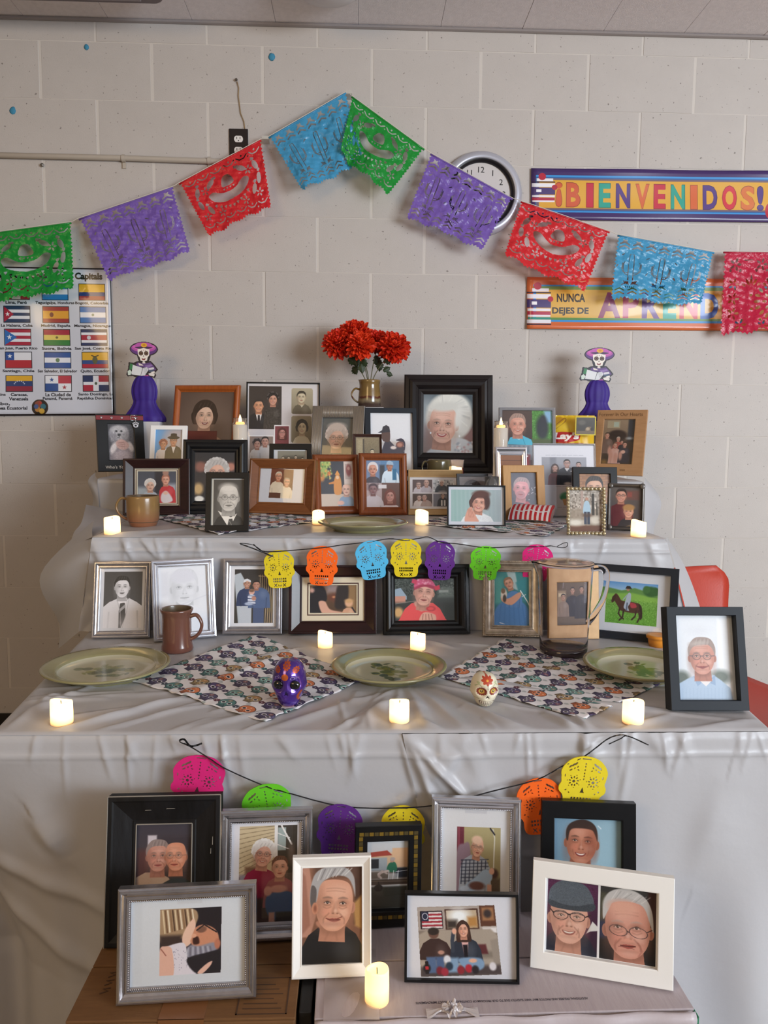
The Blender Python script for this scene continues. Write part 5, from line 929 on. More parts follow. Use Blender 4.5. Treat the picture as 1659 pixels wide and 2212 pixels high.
@ph
def p_glare_pale(c):  # pale wash over the print stands in for glare on the glass
    c.rect(0, 0, 1, 1, 'd6d7dd'); face(c, .52, .34, .26, 'd3d0d6', 'bdbac4', 'short', brow='aaa6b2', lip='b4a8b4'); c.a = c.a.mean(2, keepdims=True)*np.array([1, 1, 1.02]); c.ell(.5, .16, .26, .10, 'c4c2cc', .06); torso(c, .52, .6, .5, 'dadbe2'); c.rect(.05, .08, .2, .45, 'c0bfc8', .06, .7); c.rect(0, 0, 1, 1, 'dcdde3', 0, .50); c.line([(.3, .62), (.98, .46)], .015, 'c6c6d0', .02, .8)
@ph
def p_twomen(c):
    c.rect(0, 0, 1, 1, 'd9d9de'); a = Cv(190, 290, '2c2a2c'); a.grad('33302f', '3c3832'); a.poly([(-.02, .1), (.15, .06), (.26, .2), (.28, 1), (.1, 1.02)], 'b4bcc4', .02); a.rect(.6, .0, 1, 1, '4c4238', .1, .7)
    for k in range(7): a.line([(.66+.055*k, .1), (.63+.055*k, 1)], .016, 'b9a284')
    a.line([(.62, .12), (1, .14)], .02, 'c9b598'); a.rect(.85, .5, 1, .8, '7a6a4a', .1, .7)
    a.rect(.14, .62, .44, 1.02, 'b9bfc8', .01); a.rect(.48, .6, .76, 1.02, '4a5778', .01); torso(a, .32, .35, .25, '2f3c5e', by=.68); torso(a, .64, .34, .26, '4f6288', by=.72)
    face(a, .32, .26, .085, 'b98a74', '3a2c26', 'none', sm=1); a.poly([(.22, .25), (.24, .19), (.32, .17), (.41, .2), (.42, .24), (.32, .215)], 'd6d8de'); face(a, .56, .29, .085, 'b88470', '241c1a', 'short', sm=1)
    a.ell(.44, .42, .075, .055, 'd8a898'); a.ell(.44, .395, .07, .03, '7a5a48', .02); a.poly([(.34, .48), (.44, .46), (.54, .49), (.54, .66), (.34, .66)], 'ccd2e0', .01)
    for y in (.49, .54, .59, .64): a.line([(.34, y), (.54, y+.01)], .02, '2c3a66')
    a.ell(.5, .54, .06, .04, 'b98472', .02); a.ell(.36, .64, .1, .03, 'a9b4cc', .02); c.paste(a, .10, .06, .93, .94)
@ph
def p_mahog2(c):
    a = c; a.grad('6a5038', '4a3626'); a.rect(.78, 0, 1, 1, '8a6c48', .1); a.rect(.36, .0, .6, .3, '9c8c90', .1, .8); a.ell(.55, .45, .14, .14, '6a3a2c', .08); a.ell(.52, .43, .03, .03, 'e0a070', .03)
    a.poly([(.56, .3), (.62, .02), (.8, .0), (.82, .4), (.75, .8), (.55, .8)], '2c2422', .04, 1, 1); a.poly([(.0, 1.02), (.04, .2), (.14, .06), (.3, .08), (.37, .4), (.34, .58), (.2, .6), (.26, 1.02)], '1d1b20', .02, 1, 1); a.ell(.06, .2, .05, .08, 'c0988c', .04)
    a.poly([(.2, .6), (.33, .58), (.44, .85), (.7, .95), (.7, 1.03), (.4, 1.03), (.26, .95)], 'd0a28e', .02, 1, 1); a.ell(.83, .64, .085, .13, 'd6a888', .03); a.ell(.83, .56, .085, .07, 'c9a070', .03); torso(a, .82, .8, .13, 'c99c80'); a.line([(.9, .8), (.98, 1)], .03, '2a2228')
@ph
def p_redhat(c):
    a = c; a.grad('3a423c', '2c3230'); a.speck(.07, 4, (0, 0, 1, .4)); a.poly([(0, .26), (.1, .22), (.2, .42), (.2, .5), (0, .5)], '8fa2b4'); a.rect(0, .42, .18, .58, 'c08a78', .01); a.rect(.72, .2, 1, .46, '6a7672', .05, .7); a.rect(.74, .28, .9, .34, 'aab2b0', .01, .6); a.rect(0, .58, 1, .72, '2e2c28', .08, .8); a.line([(0, .6), (.4, .52)], .012, '7a7670'); a.rect(.82, .6, 1, 1, '23281f', .06); a.ell(.06, .8, .08, .12, 'c9a06a', .05)
    torso(a, .46, .58, .39, 'd84a4c', by=1.02, neckw=.45); a.poly([(.32, .56), (.44, .78), (.58, .62), (.56, .54)], 'd0a090', .02, 1, 1); face(a, .49, .34, .155, 'd3a090', '6a4038', 'none', tn=.12, age=1, lid=1, lip='a05450', tilt=6, fh=1.2)
    a.poly([(.33, .22), (.36, .06), (.47, -.02), (.6, .02), (.67, .14), (.68, .24), (.5, .17)], 'c9567e', .01, 1, 1); a.poly([(.33, .27), (.35, .2), (.5, .14), (.68, .2), (.67, .27), (.5, .20)], 'a02f4e', .01, 1, 1); a.poly([(.36, .15), (.28, .1), (.3, .0), (.38, .04)], 'c23a5a', .01); a.poly([(.66, .2), (.75, .16), (.76, .26), (.68, .3)], 'c2304a', .01)
    for _ in range(14): a.ell(rng.uniform(.38, .64), rng.uniform(.02, .14), .014, .014, 'e6a8bc', .01, 0, .7)
    a.ell(.60, .72, .08, .06, 'b0343c', .01); a.ell(.60, .72, .05, .035, 'd84a4c', .01); a.poly([(.42, 1.02), (.43, .88), (.5, .8), (.6, .82), (.68, .88), (.66, 1.02)], 'd6a392', .01, 1, 1); [a.line([(.47+.045*k, .85), (.46+.055*k, .97)], .01, '8a5248', .008) for k in range(4)]
@ph
def p_ornate(c):
    a = c; a.grad('3f8a8c', '2f6a78'); a.poly([(.35, 0), (.6, 0), (.7, .35), (.5, .3)], 'a9c4c8', .03); a.rect(0, .1, .25, .6, '4f9a96', .1); a.poly([(.62, .2), (1, .05), (1, .6), (.75, .5)], '3a8a94', .05); a.line([(.75, .35), (.95, .55), (1, .62)], .03, 'dfe6ea'); a.line([(.7, .5), (.9, .42)], .02, 'cfd8dc'); a.poly([(0, 1), (.05, .7), (.3, .55), (.75, .55), (.98, .72), (.9, 1.02)], '4a7cb4', .03, 1, 1)
    torso(a, .57, .36, .22, '5482b8', by=.66); face(a, .42, .22, .115, 'c9957c', '8a6a50', 'short', tn=-.3, tilt=-18); a.poly([(.2, .46), (.4, .50), (.72, .38), (.76, .46), (.5, .62), (.24, .56)], 'cf9a80', .015, 1, 1); a.ell(.28, .42, .09, .10, 'd8d2c8', .03); a.ell(.26, .36, .06, .05, '7a6450', .02); a.ell(.3, .5, .05, .07, '4a4038', .02); a.line([(.16, .95), (.3, .97)], .02, 'dfe4ea')
    for k in range(6): a.line([(.2+.12*k, .62), (.14+.15*k, .98)], .03, '3f6ea4', .03, .6)
@ph
def p_gold(c):
    a = c; a.grad('6a5440', '3a2c24'); a.rect(0, .6, 1, 1, '7a6650', .2, .7); a.rect(.05, .2, .3, .6, '9a8468', .05); a.rect(.08, .26, .28, .34, 'cdbb98', .02); torso(a, .5, .32, .2, '25202a', by=.8); torso(a, .78, .3, .2, '2c2830', by=.85); torso(a, .22, .45, .16, '8a7464', by=.8); 
    for x, y in ((.5, .2), (.78, .18), (.22, .35)): face(a, x, y, .06, 'b58a70', '2a201c', 'short')
@ph
def p_rider(c):
    c.rect(0, 0, 1, 1, 'cfd2da'); a = Cv(260, 190, '6fae3f'); a.grad('5f96cc', 'a9c4dc', 0, 0, 1, .25); a.poly([(0, .14), (.3, .2), (.55, .12), (1, .24), (1, .5), (0, .5)], '5c8a44', .02); a.grad('6f9f44', '5f9a34', 0, .32, 1, 1); a.poly([(0, .3), (.5, .24), (1, .34), (1, .44), (0, .42)], '7fb04a', .03); a.speck(.05, 3, (0, .4, 1, 1)); a.ell(.86, .18, .14, .12, '2c5c2c', .03); a.ell(.78, .14, .07, .09, '3a6a34', .02); a.ell(.95, .17, .07, .1, '2f5f2f', .02)
    a.poly([(.15, .40), (.20, .34), (.30, .44), (.52, .46), (.66, .5), (.68, .66), (.6, .72), (.34, .70), (.26, .62)], '4a2c1e', .008, 1, 1); a.poly([(.14, .42), (.17, .30), (.22, .30), (.30, .46), (.24, .5)], '4a2c1e', .006, 1, 1); a.poly([(.13, .36), (.2, .32), (.16, .48), (.11, .5)], '3f2418', .006, 1, 1); a.poly([(.64, .5), (.70, .56), (.72, .8), (.68, .86), (.67, .66)], '2a1810', .006, 1, 1)
    for p_ in ([(.28, .62), (.26, .76), (.32, .86), (.36, .88)], [(.36, .66), (.34, .84), (.28, .92)], [(.6, .66), (.58, .8), (.52, .88)], [(.65, .66), (.67, .82), (.63, .93)]): a.line(p_, .028, '38201a')
    a.poly([(.36, .62), (.37, .5), (.42, .28), (.46, .24), (.49, .3), (.48, .48), (.44, .58), (.46, .68)], 'a9b4c4', .005, 1, 1); a.ell(.425, .17, .03, .04, 'a87a64'); a.poly([(.37, .15), (.40, .08), (.46, .08), (.5, .15)], '2c241e'); a.line([(.41, .3), (.34, .42)], .02, '9aa4b4'); a.poly([(.48, .48), (.58, .5), (.6, .58), (.5, .6)], 'a83a44', .01, 1, 1); a.line([(.42, .5), (.41, .66)], .03, '5a6478')
    c.paste(a, .24, .17, .855, .86)
@ph
def p_shirt(c):
    a = c; a.grad('dfe2e8', 'd2d6dc'); a.ell(.42, .18, .18, .05, 'd0d3da', .1, 0, .6); a.rect(.74, .05, .96, .9, 'eceef2', .04); a.rect(.95, 0, 1, 1, 'c4c9ce', .02); a.ell(.1, .75, .14, .09, '5a6258', .08); a.ell(.75, .73, .16, .08, '6a7268', .08)
    a.poly([(-.02, 1.02), (.02, .82), (.2, .75), (.36, .70), (.5, .80), (.62, .70), (.76, .77), (.9, .86), (.95, 1.02)], 'a9bcd2', .01, 1, 0); [a.line([(.05+.06*k, .86), (.04+.06*k, 1)], .006, '94a9c4', .004, .6) for k in range(15)]; a.poly([(.3, .72), (.36, .84), (.46, .78)], '8fa6c4'); a.poly([(.66, .70), (.66, .83), (.54, .79)], '8fa6c4'); a.poly([(.38, .76), (.5, .84), (.62, .76)], 'e2dcdc')
    face(a, .46, .50, .205, 'c98f7e', '9a8880', 'short', gl='5a5054', age=1, sm=0, tn=-.05); a.ell(.42, .335, .15, .03, 'b5a8a2', .04, -6, .8); a.line([(.36, .605), (.46, .63), (.56, .6)], .016, '8a4a48', .012)
@ph
def p_bigblack(c):
    a = c; a.grad('3c3640', '4e4038'); a.rect(.20, .14, .36, .38, 'c9c0c8', .02); a.rect(0, .3, .22, .6, '5a2c28', .1, .7); torso(a, .28, .55, .4, 'b59a86', by=1.02); torso(a, .74, .62, .36, '3a3e40', by=1.02)
    for k in range(5): a.line([(.45+.12*k, .74), (.5+.12*k, 1)], .04, '8a9090', .02, .6); a.line([(.42, .74+.07*k), (1, .70+.07*k)], .03, '1e2224', .02, .6)
    face(a, .38, .38, .185, 'c48a78', '8d7c78', 'short', tn=.2, age=1); face(a, .70, .38, .18, 'd18e72', 'a89890', 'bald', gl='8a6a5c', tn=-.5, age=1)
@ph
def p_silverbaby(c):
    c.rect(0, 0, 1, 1, 'd6d4da'); a = Cv(210, 340, '5a4a44'); a.rect(0, 0, .66, .52, 'c4b190')
    for k in range(12): a.line([(0, .03+.05*k), (.66, .0+.03*k)], .012, '8d7c60')
    a.rect(.62, 0, 1, .5, '3f372f'); a.rect(.60, 0, .66, .5, 'e0dcda'); a.rect(.66, .02, .8, .26, '9aa6a4', .01); [a.line([(.66, y), (.86, y+.05)], .014, 'e6e2e0') for y in (.08, .2)]; a.line([(.72, .0), (.9, .2)], .03, 'e2dedc'); a.ell(.9, .3, .06, .1, '6a5a50', .05); a.rect(0, .5, .25, .7, '8c8490', .05); a.rect(.1, .42, .4, .5, '7a5c48', .05)
    torso(a, .36, .44, .3, '8f2344', by=.85); a.rect(.1, .75, .6, 1, '4a3838', .05); face(a, .41, .30, .145, 'd9a391', 'd9d4d2', 'curly', gl='6a4a48', age=1, sm=1, tilt=8)
    torso(a, .70, .54, .26, 'a05a5e', by=.85); face(a, .70, .44, .125, 'd9a48e', '6b4636', 'short'); a.poly([(.5, .72), (.9, .7), (.98, .9), (.8, 1), (.5, .92)], '3f5f8c', .02, 1, 1); a.ell(.68, .66, .15, .04, 'd3988a', .02); a.ell(.5, .68, .07, .05, 'd3988a', .02); a.rect(.52, .9, .62, 1, 'd09a88', .02); a.rect(.64, .9, 1, 1, '2c2a2e', .03); c.paste(a, .115, .04, .94, .965)
@ph
def p_silverfront(c):
    c.grad('d0d5dc', 'cacfd6'); c.rect(.03, .02, .1, .98, 'c6cbd2', .02, .7); c.rect(.40, .02, .62, .07, 'c9ccd2', .01); a = Cv(240, 260, '1e1a22'); a.grad('1c1820', '241c26')
    a.poly([(0, .0), (.5, .0), (.62, .12), (.55, .3), (.42, .42), (.2, .5), (0, .48)], 'a4886a', .02, 1, 1); [a.line([(.04+.04*k, .02), (.08+.04*k, .36-.008*k)], .022, ['d9c6a4', '6a4c36', 'e6d8c0', '8a6a4c', '4a3428'][k % 5], .01) for k in range(13)]; a.rect(0, .4, .35, .62, '3a2c2a', .06)
    a.poly([(.42, .3), (.54, .16), (.58, .26), (.56, .4), (.5, .54), (.4, .58), (.36, .46)], 'e3bda8', .012, 1, 1)
    a.poly([(.52, .44), (.58, .30), (.72, .26), (.9, .34), (.96, .5), (.82, .62), (.6, .62), (.5, .52)], 'c98a6c', .015, 1, 1); a.poly([(.42, .66), (.5, .56), (.64, .58), (.88, .54), (.94, .64), (.8, .70), (.56, .76), (.44, .74)], '8b8a98', .03, 1, 1); [a.line([(.46+.04*k, .60), (.45+.045*k, .72)], .02, ['c4c4d0', '5a5664'][k % 2], .02, .7) for k in range(10)]; a.poly([(.54, .46), (.62, .44), (.64, .54), (.55, .55)], '3a1c18', .02, 1, 1); a.ell(.555, .42, .04, .03, 'dca488', .01); a.ell(.94, .56, .05, .08, 'b8745c', .02); a.line([(.6, .34), (.72, .26), (.92, .38)], .02, '14121a'); a.ell(.68, .33, .08, .05, '2a2020', .02, -10, .5)
    a.poly([(0, .64), (.3, .52), (.42, .56), (.46, .78), (.6, 1.0), (0, 1.02)], 'd9d4de', .01, 1, 1); [a.ell(rng.uniform(.2, .48), rng.uniform(.6, .95), .006, .006, '8a849a') for _ in range(40)]; a.poly([(0, .62), (.08, .56), (.2, .62), (.22, 1.02), (0, 1.02)], 'dcae9c', .01, 1, 1); a.poly([(.44, .78), (.7, .70), (1, .68), (1, .96), (.62, 1.0)], '1d1b24', .02, 1, 1); a.poly([(.62, .98), (.76, .86), (.86, .82), (.82, .9), (.7, 1.0)], 'e0b4a2', .01, 1, 1); [a.line([(.02, .60), (.1, .70)], .012, '7a3a30', .01) for _ in (0,)]
    c.warp(a, [(.255, .125), (.79, .125), (.785, .885), (.255, .885)])
@ph
def p_whiteman(c):
    a = c; a.grad('8a5f48', '6a4636'); a.poly([(0, 0), (.12, 0), (.24, .5), (.14, .72), (0, .72)], 'b58470', .02); a.poly([(.0, .05), (.06, .1), (.14, .6), (0, .7)], '9a6a58', .03); a.rect(.86, 0, 1, .6, '4a3226', .04); a.poly([(.84, .4), (1, .3), (1, .66), (.88, .62)], 'a9804c', .04); a.rect(.2, 0, .9, .12, '5a3e30', .08)
    torso(a, .5, .62, .52, '17181c', by=1.02, neckw=.42); a.poly([(.26, .56), (.3, .64), (.5, .745), (.66, .70), (.7, .56)], 'bd8066', .02, 1, 1)
    face(a, .53, .40, .305, 'd19a80', '8f8988', 'none', tn=.18, age=1, sm=0, tilt=4, brow='5a4a42', lip='9a5048')
    a.poly([(.14, .38), (.15, .2), (.24, .06), (.46, .0), (.72, .02), (.86, .12), (.88, .32), (.84, .22), (.76, .13), (.6, .10), (.42, .13), (.3, .2), (.24, .36)], 'a5a2a2', .012, 1, 1); [a.line([(.26+.05*k, .14-.005*k), (.33+.055*k, .03)], .014, ['d8d6d4', '6c6766', 'c4c1c0'][k % 3], .012, .8) for k in range(10)]; a.poly([(.14, .36), (.16, .2), (.24, .24), (.22, .42), (.18, .44)], '5f5856', .01, 1, 1); a.ell(.215, .43, .05, .06, 'c08468', .01); a.ell(.22, .43, .025, .035, '8a5644', .02)
    a.line([(.40, .535), (.52, .56), (.66, .525)], .014, '7a3c34', .008); a.ell(.5, .59, .2, .03, 'b98a78', .05, 0, .6)
@ph
def p_blackgold(c):
    a = c; a.grad('c9ccd0', 'b9b9bc', 0, 0, 1, .2); a.rect(0, .2, 1, .42, 'c8a888', .04); a.poly([(0, .2), (.5, .17), (.62, .24), (0, .26)], '9a4238', .01); a.rect(.62, .14, 1, .42, 'd0aa88', .02); a.rect(0, .27, .5, .46, '9aa0a4', .01); a.rect(.06, .29, .3, .42, '2a2c32', .01); a.rect(0, .46, 1, .58, '6f6258', .06); a.rect(.7, .42, 1, .56, '2c2e36', .03); a.line([(.7, .48), (1, .46)], .015, 'd0d0d4'); a.rect(0, .58, 1, .66, '4e4038', .02); a.line([(0, .60), (1, .615)], .02, '7a6a5c'); a.rect(0, .68, 1, 1, '40403a', .05); a.ell(.3, .70, .1, .05, '1c1a1c', .02); a.line([(.3, .62), (.34, .72)], .03, '2a2624')
    a.poly([(.5, .46), (.54, .36), (.68, .34), (.74, .42), (.7, .48)], '2e6a50', .01, 1, 1); a.ell(.62, .315, .05, .03, 'b08a78'); a.ell(.63, .295, .06, .025, 'a89a94', .01); a.line([(.52, .46), (.3, .5), (.36, .56)], .05, 'c9b4aa', .01, 1, 1); a.line([(.5, .5), (.38, .46), (.3, .54)], .04, 'bda69c', .01); a.rect(.54, .50, .78, .58, 'd9d6d4', .01, .6); [a.line([(x, .46), (x-.02, .58)], .014, 'e6e4e2') for x in (.55, .66, .77)]
@ph
def p_oldmanbaby(c):
    c.rect(0, 0, 1, 1, 'd3d3d6'); c.rect(.34, .02, .66, .05, 'c4c4ca', .01); a = Cv(200, 300, '9d9168'); a.grad('a89c72', '8d8260'); a.rect(.0, 0, .16, .3, '6a2f3c', .01); a.rect(.02, 0, .06, .3, '8a4452', .01); a.poly([(0, .3), (.16, .2), (.3, .24), (.34, .8), (0, .9)], '8c7480', .03, 1, 1); a.line([(.82, .02), (.86, .12), (.84, .5)], .03, 'cfcabc', .005); a.line([(.76, .01), (.86, .08)], .03, '2a2830', .01); a.rect(.72, .6, 1, 1, '4a3e38', .08, .8); a.ell(.85, .55, .1, .06, '4a3430', .05)
    torso(a, .42, .33, .34, 'a3a9b4', by=.8)
    for k in range(7): a.line([(.12+.09*k, .4), (.1+.09*k, .68)], .022, '2c3040', .01, .85); a.line([(.1, .40+.042*k), (.72, .38+.042*k)], .018, '2c3040', .01, .75)
    face(a, .47, .24, .125, 'd3a085', 'cfc4b4', 'bald', tn=.4, gl='6a5a50', lid=1, tilt=10, age=1); a.ell(.46, .15, .12, .05, 'dcb8a0', .03); a.poly([(.2, .70), (.42, .60), (.64, .5), (.8, .54), (.78, .64), (.5, .74), (.24, .78)], '9fb4cc', .02, 1, 1); a.ell(.80, .52, .06, .04, 'd6a590', .02); a.ell(.46, .70, .18, .05, '6a4a44', .03); a.ell(.18, .74, .1, .035, 'b4c0d0', .02); a.rect(0, .78, 1, 1, '2b2e3a', .05); a.rect(.7, .68, .8, .78, 'c99884', .02)
    c.paste(a, .225, .185, .86, 1.0)
@ph
def p_couch(c):
    c.grad('d3d4dc', 'cdced6'); a = Cv(330, 260, '8f8378'); a.grad('8d8076', '6d6258'); a.rect(0, .0, 1, .34, 'a89c94', .02)
    a.rect(.03, .06, .32, .32, '2a2026'); [a.rect(.13, .075+.026*k*2-.0, .31, .075+.026*(2*k+1), 'd9d0d0') for k in range(5)]; [a.rect(.05, .075+.026*(2*k), .31, .075+.026*(2*k+1), 'd9d0d0') for k in range(3, 5)]; [a.rect(.05 if k > 4 else .13, .075+.026*k, .31, .075+.026*(k+1), 'a02f3e') for k in (1, 3, 5, 7)]; a.rect(.05, .07, .14, .205, '262c44'); a.ell(.095, .137, .035, .045, 'd8d4da', 0, 0, 1, .008)
    a.rect(.35, .04, .78, .34, '4a3028'); a.rect(.37, .06, .76, .32, 'b9a68c'); a.ell(.53, .14, .13, .1, 'eef2f4', .08); a.rect(.64, .16, .76, .3, 'b08048', .04); a.rect(.37, .2, .5, .32, '3c3430', .05); a.rect(.8, .0, 1, .3, '5c3a2c'); a.rect(.83, .03, .98, .22, '9a6e4c', .02); a.ell(.9, .12, .05, .06, '3a3030', .03); a.rect(.82, .32, 1, .4, 'e0dcdc', .02)
    a.poly([(0, .4), (.1, .34), (.92, .34), (1, .44), (1, .9), (0, .9)], 'a3978a', .02); a.line([(.5, .36), (.5, .62)], .01, '6f655c', .02); a.rect(0, .66, 1, .76, '7f756a', .04); a.poly([(.9, .5), (1.02, .48), (1.02, .95), (.92, .9)], '94897e', .02); a.poly([(.74, .56), (.84, .56), (.86, .70), (.76, .7)], '5c2c30', .02); a.rect(0, .86, 1, 1, '4a4040', .04)
    torso(a, .2, .46, .2, '3a2726', by=.76); a.ell(.19, .385, .065, .075, '6a4a40', .01); a.ell(.19, .355, .07, .055, '2c2422', .01); a.ell(.27, .66, .04, .03, 'b58878', .01); a.rect(.08, .72, .2, .95, '50668a', .02); a.rect(.2, .72, .3, .93, '4a5f84', .02)
    torso(a, .58, .46, .19, '2c3340', by=.82); a.poly([(.53, .46), (.63, .46), (.60, .72), (.56, .72)], 'd6a8a4', .005); a.poly([(.55, .56), (.61, .56), (.6, .8), (.56, .8)], '17151c', .01); face(a, .57, .34, .062, 'dca48c', '3e2a24', 'long', sm=1); a.line([(.42, .64), (.42, .5), (.45, .34)], .045, '39404c', .005); a.ell(.455, .36, .03, .045, 'dca890', .01); a.rect(.34, .74, .48, .95, '7f9cb8', .03); a.poly([(.48, .76), (.76, .76), (.78, .9), (.6, .94)], '7d9ab8', .02, 1, 1); a.ell(.66, .79, .05, .03, 'dca890', .01)
    for x, y, q in ((.08, .88, '17151a'), (.24, .92, '7a2430'), (.34, .76, 'd9d9e0'), (.36, .86, '2a3a4a'), (.5, .92, '8a2a34'), (.6, .9, 'b02a38'), (.68, .92, '2a2428'), (.9, .88, 'd6d2d6'), (.3, .94, 'a03040')): a.ell(x, y, .045, .06, q, .02)
    a.rect(.06, .78, .1, .96, '1a1418'); a.rect(.06, .85, .10, .90, 'b02a34'); c.warp(a, [(.095, .165), (.80, .125), (.865, .94), (.135, .985)])
@ph
def p_blackman(c):
    a = c; a.grad('7b9cb2', '8fb0c0'); a.ell(.8, .4, .4, .5, '9cbac6', .3, 0, .6); a.ell(.1, .3, .2, .4, '6a8aa2', .3, 0, .6); a.line([(.66, .1), (.7, .13)], .012, 'e0e6ea', .01); torso(a, .44, .60, .50, 'a9b8c0', by=1.02)
    face(a, .42, .30, .225, 'b8775e', '2e211e', 'none', tn=-.1, sm=1, tilt=4, brow='2a1c18', lip='8a403c'); a.poly([(.19, .24), (.20, .14), (.27, .07), (.42, .03), (.56, .06), (.64, .14), (.65, .28), (.61, .2), (.56, .15), (.4, .135), (.26, .155), (.215, .28)], '3a2a24', .012, 1, 1); a.ell(.56, .34, .09, .16, '7a3f30', .1, 0, .45)
@ph
def p_double(c):
    c.rect(0, 0, 1, 1, 'e4e3e4'); a = Cv(230, 330, '4a2340'); a.grad('57264a', '2a1a2e')
    for k in range(24): a.line([(0, .02+.03*k), (1, .0+.03*k)], .008, '3a1a34', .006, .6)
    torso(a, .45, .70, .55, '1d2233', by=1.02, neckw=.5); a.poly([(.78, .7), (.9, .52), (1, .58), (1, .64), (.86, .66)], 'd9d9d6', .01); face(a, .43, .52, .37, 'dba894', '8a8280', 'none', sm=1, age=1, tn=.03, brow='b09a8c', lip='b07468')
    a.poly([(.02, .33), (.04, .16), (.2, .04), (.45, .0), (.75, .05), (.9, .2), (.92, .3), (.9, .36), (.5, .38), (.1, .37)], '57606a', .008, 1, 1); a.poly([(.02, .30), (.3, .34), (.6, .34), (.92, .28), (.9, .38), (.5, .41), (.08, .39)], '3d454e', .01, 1, 1); a.speck(.035, 2, (0, 0, .95, .40))
    for x in (.27, .60): a.ell(x, .49, .145, .062, '3a2c2e', 0, 0, 1, .010); a.line([(x-.14, .462), (x, .442), (x+.14, .462)], .018, '2c2226', 0, 1, 1); a.ell(x, .48, .14, .055, 'e8c8b8', .03, 0, .25)
    a.line([(.41, .47), (.45, .47)], .025, '2c2226'); a.line([(.05, .42), (.13, .48)], .02, '2c2226'); a.line([(.75, .48), (.86, .44)], .02, '2c2226')
    b = Cv(250, 350, '1c1a1e'); b.grad('34322f', '141317'); b.rect(.85, 0, 1, .5, '3a2220', .05); b.rect(0, .1, .1, .5, '4a4a3c', .06); torso(b, .5, .80, .6, '16161b', by=1.02); b.ell(.05, .6, .14, .12, '1c2a4a', .06)
    b.ell(.46, .27, .42, .26, 'b4b2b2', .03); face(b, .50, .56, .40, 'cf9482', 'aaa8a8', 'none', age=1, tn=-.08, lid=0, tilt=-3, brow='a89890', lip='a8564e'); b.poly([(.06, .46), (.05, .28), (.14, .10), (.36, .02), (.6, .03), (.82, .12), (.93, .3), (.95, .55), (.88, .42), (.8, .26), (.64, .15), (.42, .13), (.24, .2), (.14, .34)], 'c0bebd', .012, 1, 1); [b.line([(.2+.06*k, .18-.01*k*(k < 6)), (.3+.065*k, .05+.004*k)], .012, ['dedcda', '8e8c8c', 'b0aeae'][k % 3], .012, .7) for k in range(10)]; b.ell(.42, .27, .26, .1, 'd9a592', .1, 0, .9)
    for x in (.33, .69): b.ell(x, .585, .16, .07, '5a4444', 0, 8, 1, .011); b.ell(x, .58, .15, .06, 'e0b0a0', .03, 8, .2)
    b.line([(.49, .585), (.53, .59)], .02, '4a3636'); b.line([(.84, .56), (.93, .52)], .016, '4a3636'); b.line([(.34, .80), (.5, .79), (.62, .81)], .010, '8a504a', .008); b.line([(.3, .72), (.26, .80), (.3, .86)], .014, 'a8685a', .02, .7); b.line([(.68, .72), (.76, .82), (.7, .9)], .016, 'a05e52', .03, .7); b.ell(.5, .7, .1, .03, 'd89a86', .04)
    c.paste(a, .02, .02, .475, .985); c.paste(b, .495, .02, .985, .985)
# ------------------------------------------------------------------ picture frames
PROF = {'flat': [(0, 0), (0, .96), (.04, 1), (.94, 1), (1, .95), (1, .2)],
        'bevel': [(0, 0), (0, .97), (.05, 1), (.16, 1), (.22, .93), (.86, .55), (.9, .62), (1, .6), (1, .2)],
        'scoop': [(0, 0), (0, .80), (.05, .86), (.14, .88), (.20, 1), (.30, 1), (.36, .9), (.50, .74), (.66, .68), (.72, .78), (.82, .78), (.86, .6), (1, .55), (1, .2)],
        'ogee': [(0, 0), (0, .62), (.06, .70), (.24, .74), (.30, .92), (.42, 1), (.58, .95), (.70, .74), (.74, .60), (.86, .58), (1, .42), (1, .2)],
        'deep': [(0, 0), (0, .97), (.05, 1), (.95, 1), (1, .96), (1, .15)],
        'round': [(0, 0), (0, .6), (.1, .8), (.25, .95), (.45, 1), (.65, .9), (.85, .6), (1, .5), (1, .2)]}
blackm = M('black_lacquer', '0f0f11', rough=.38, spec=.35, noise=(40, .3), col2='141416'); bluebl = M('matte_black', '1a1f27', rough=.55, spec=.35)
silv = M('silver_leaf', 'c2bfc2', rough=.24, metal=.9, noise=(60, .35), col2='aaa7aa', bump=(90, .06, .002)); silvb = M('silver_bright', 'dcdce2', rough=.20, metal=.9)
champ = M('champagne_leaf', 'c9bcab', rough=.32, metal=.7, noise=(70, .3), col2='8d8172'); goldm = M('gold_leaf', 'b8946a', rough=.45, metal=.25, noise=(60, .3), col2='a5825a')
mahm = M('mahogany', '2e1314', rough=.28, noise=(20, .3), col2='1c0b0c', stretch=(1, 1, 6)); espm = M('espresso_wood', '1a1315', rough=.32, noise=(24, .3), col2='120e10')
orgm = M('orange_oak', 'a95a24', rough=.35, noise=(28, .35), col2='8d451a', stretch=(6, 1, 1)); brnm = M('walnut_brown', '7d4a26', rough=.4, noise=(26, .35), col2='673b1d', stretch=(1, 1, 6)); redw = M('red_oak', '86461f', rough=.4, noise=(30, .35), col2='6d3618', stretch=(6, 1, 1))
lwm = M('light_oak', 'b98a50', rough=.45, noise=(26, .35), col2='a5783f', stretch=(7, 1, 1)); bamb = M('alder_wood', 'b58a62', rough=.5, noise=(22, .3), col2='a67b54', stretch=(1, 1, 5)); begm = M('beige_gilt', 'b3946a', rough=.4, noise=(30, .3), col2='a0825a', metal=.2)
whm = M('white_paint', 'efeeef', rough=.4); offw = M('ivory_paint', 'ebe9e6', rough=.45); pewm = M('pewter', '6f6a66', rough=.4, metal=.7, noise=(50, .3), col2='55504d'); fltm = M('fluted_tin', '8f8983', rough=.35, metal=.55)
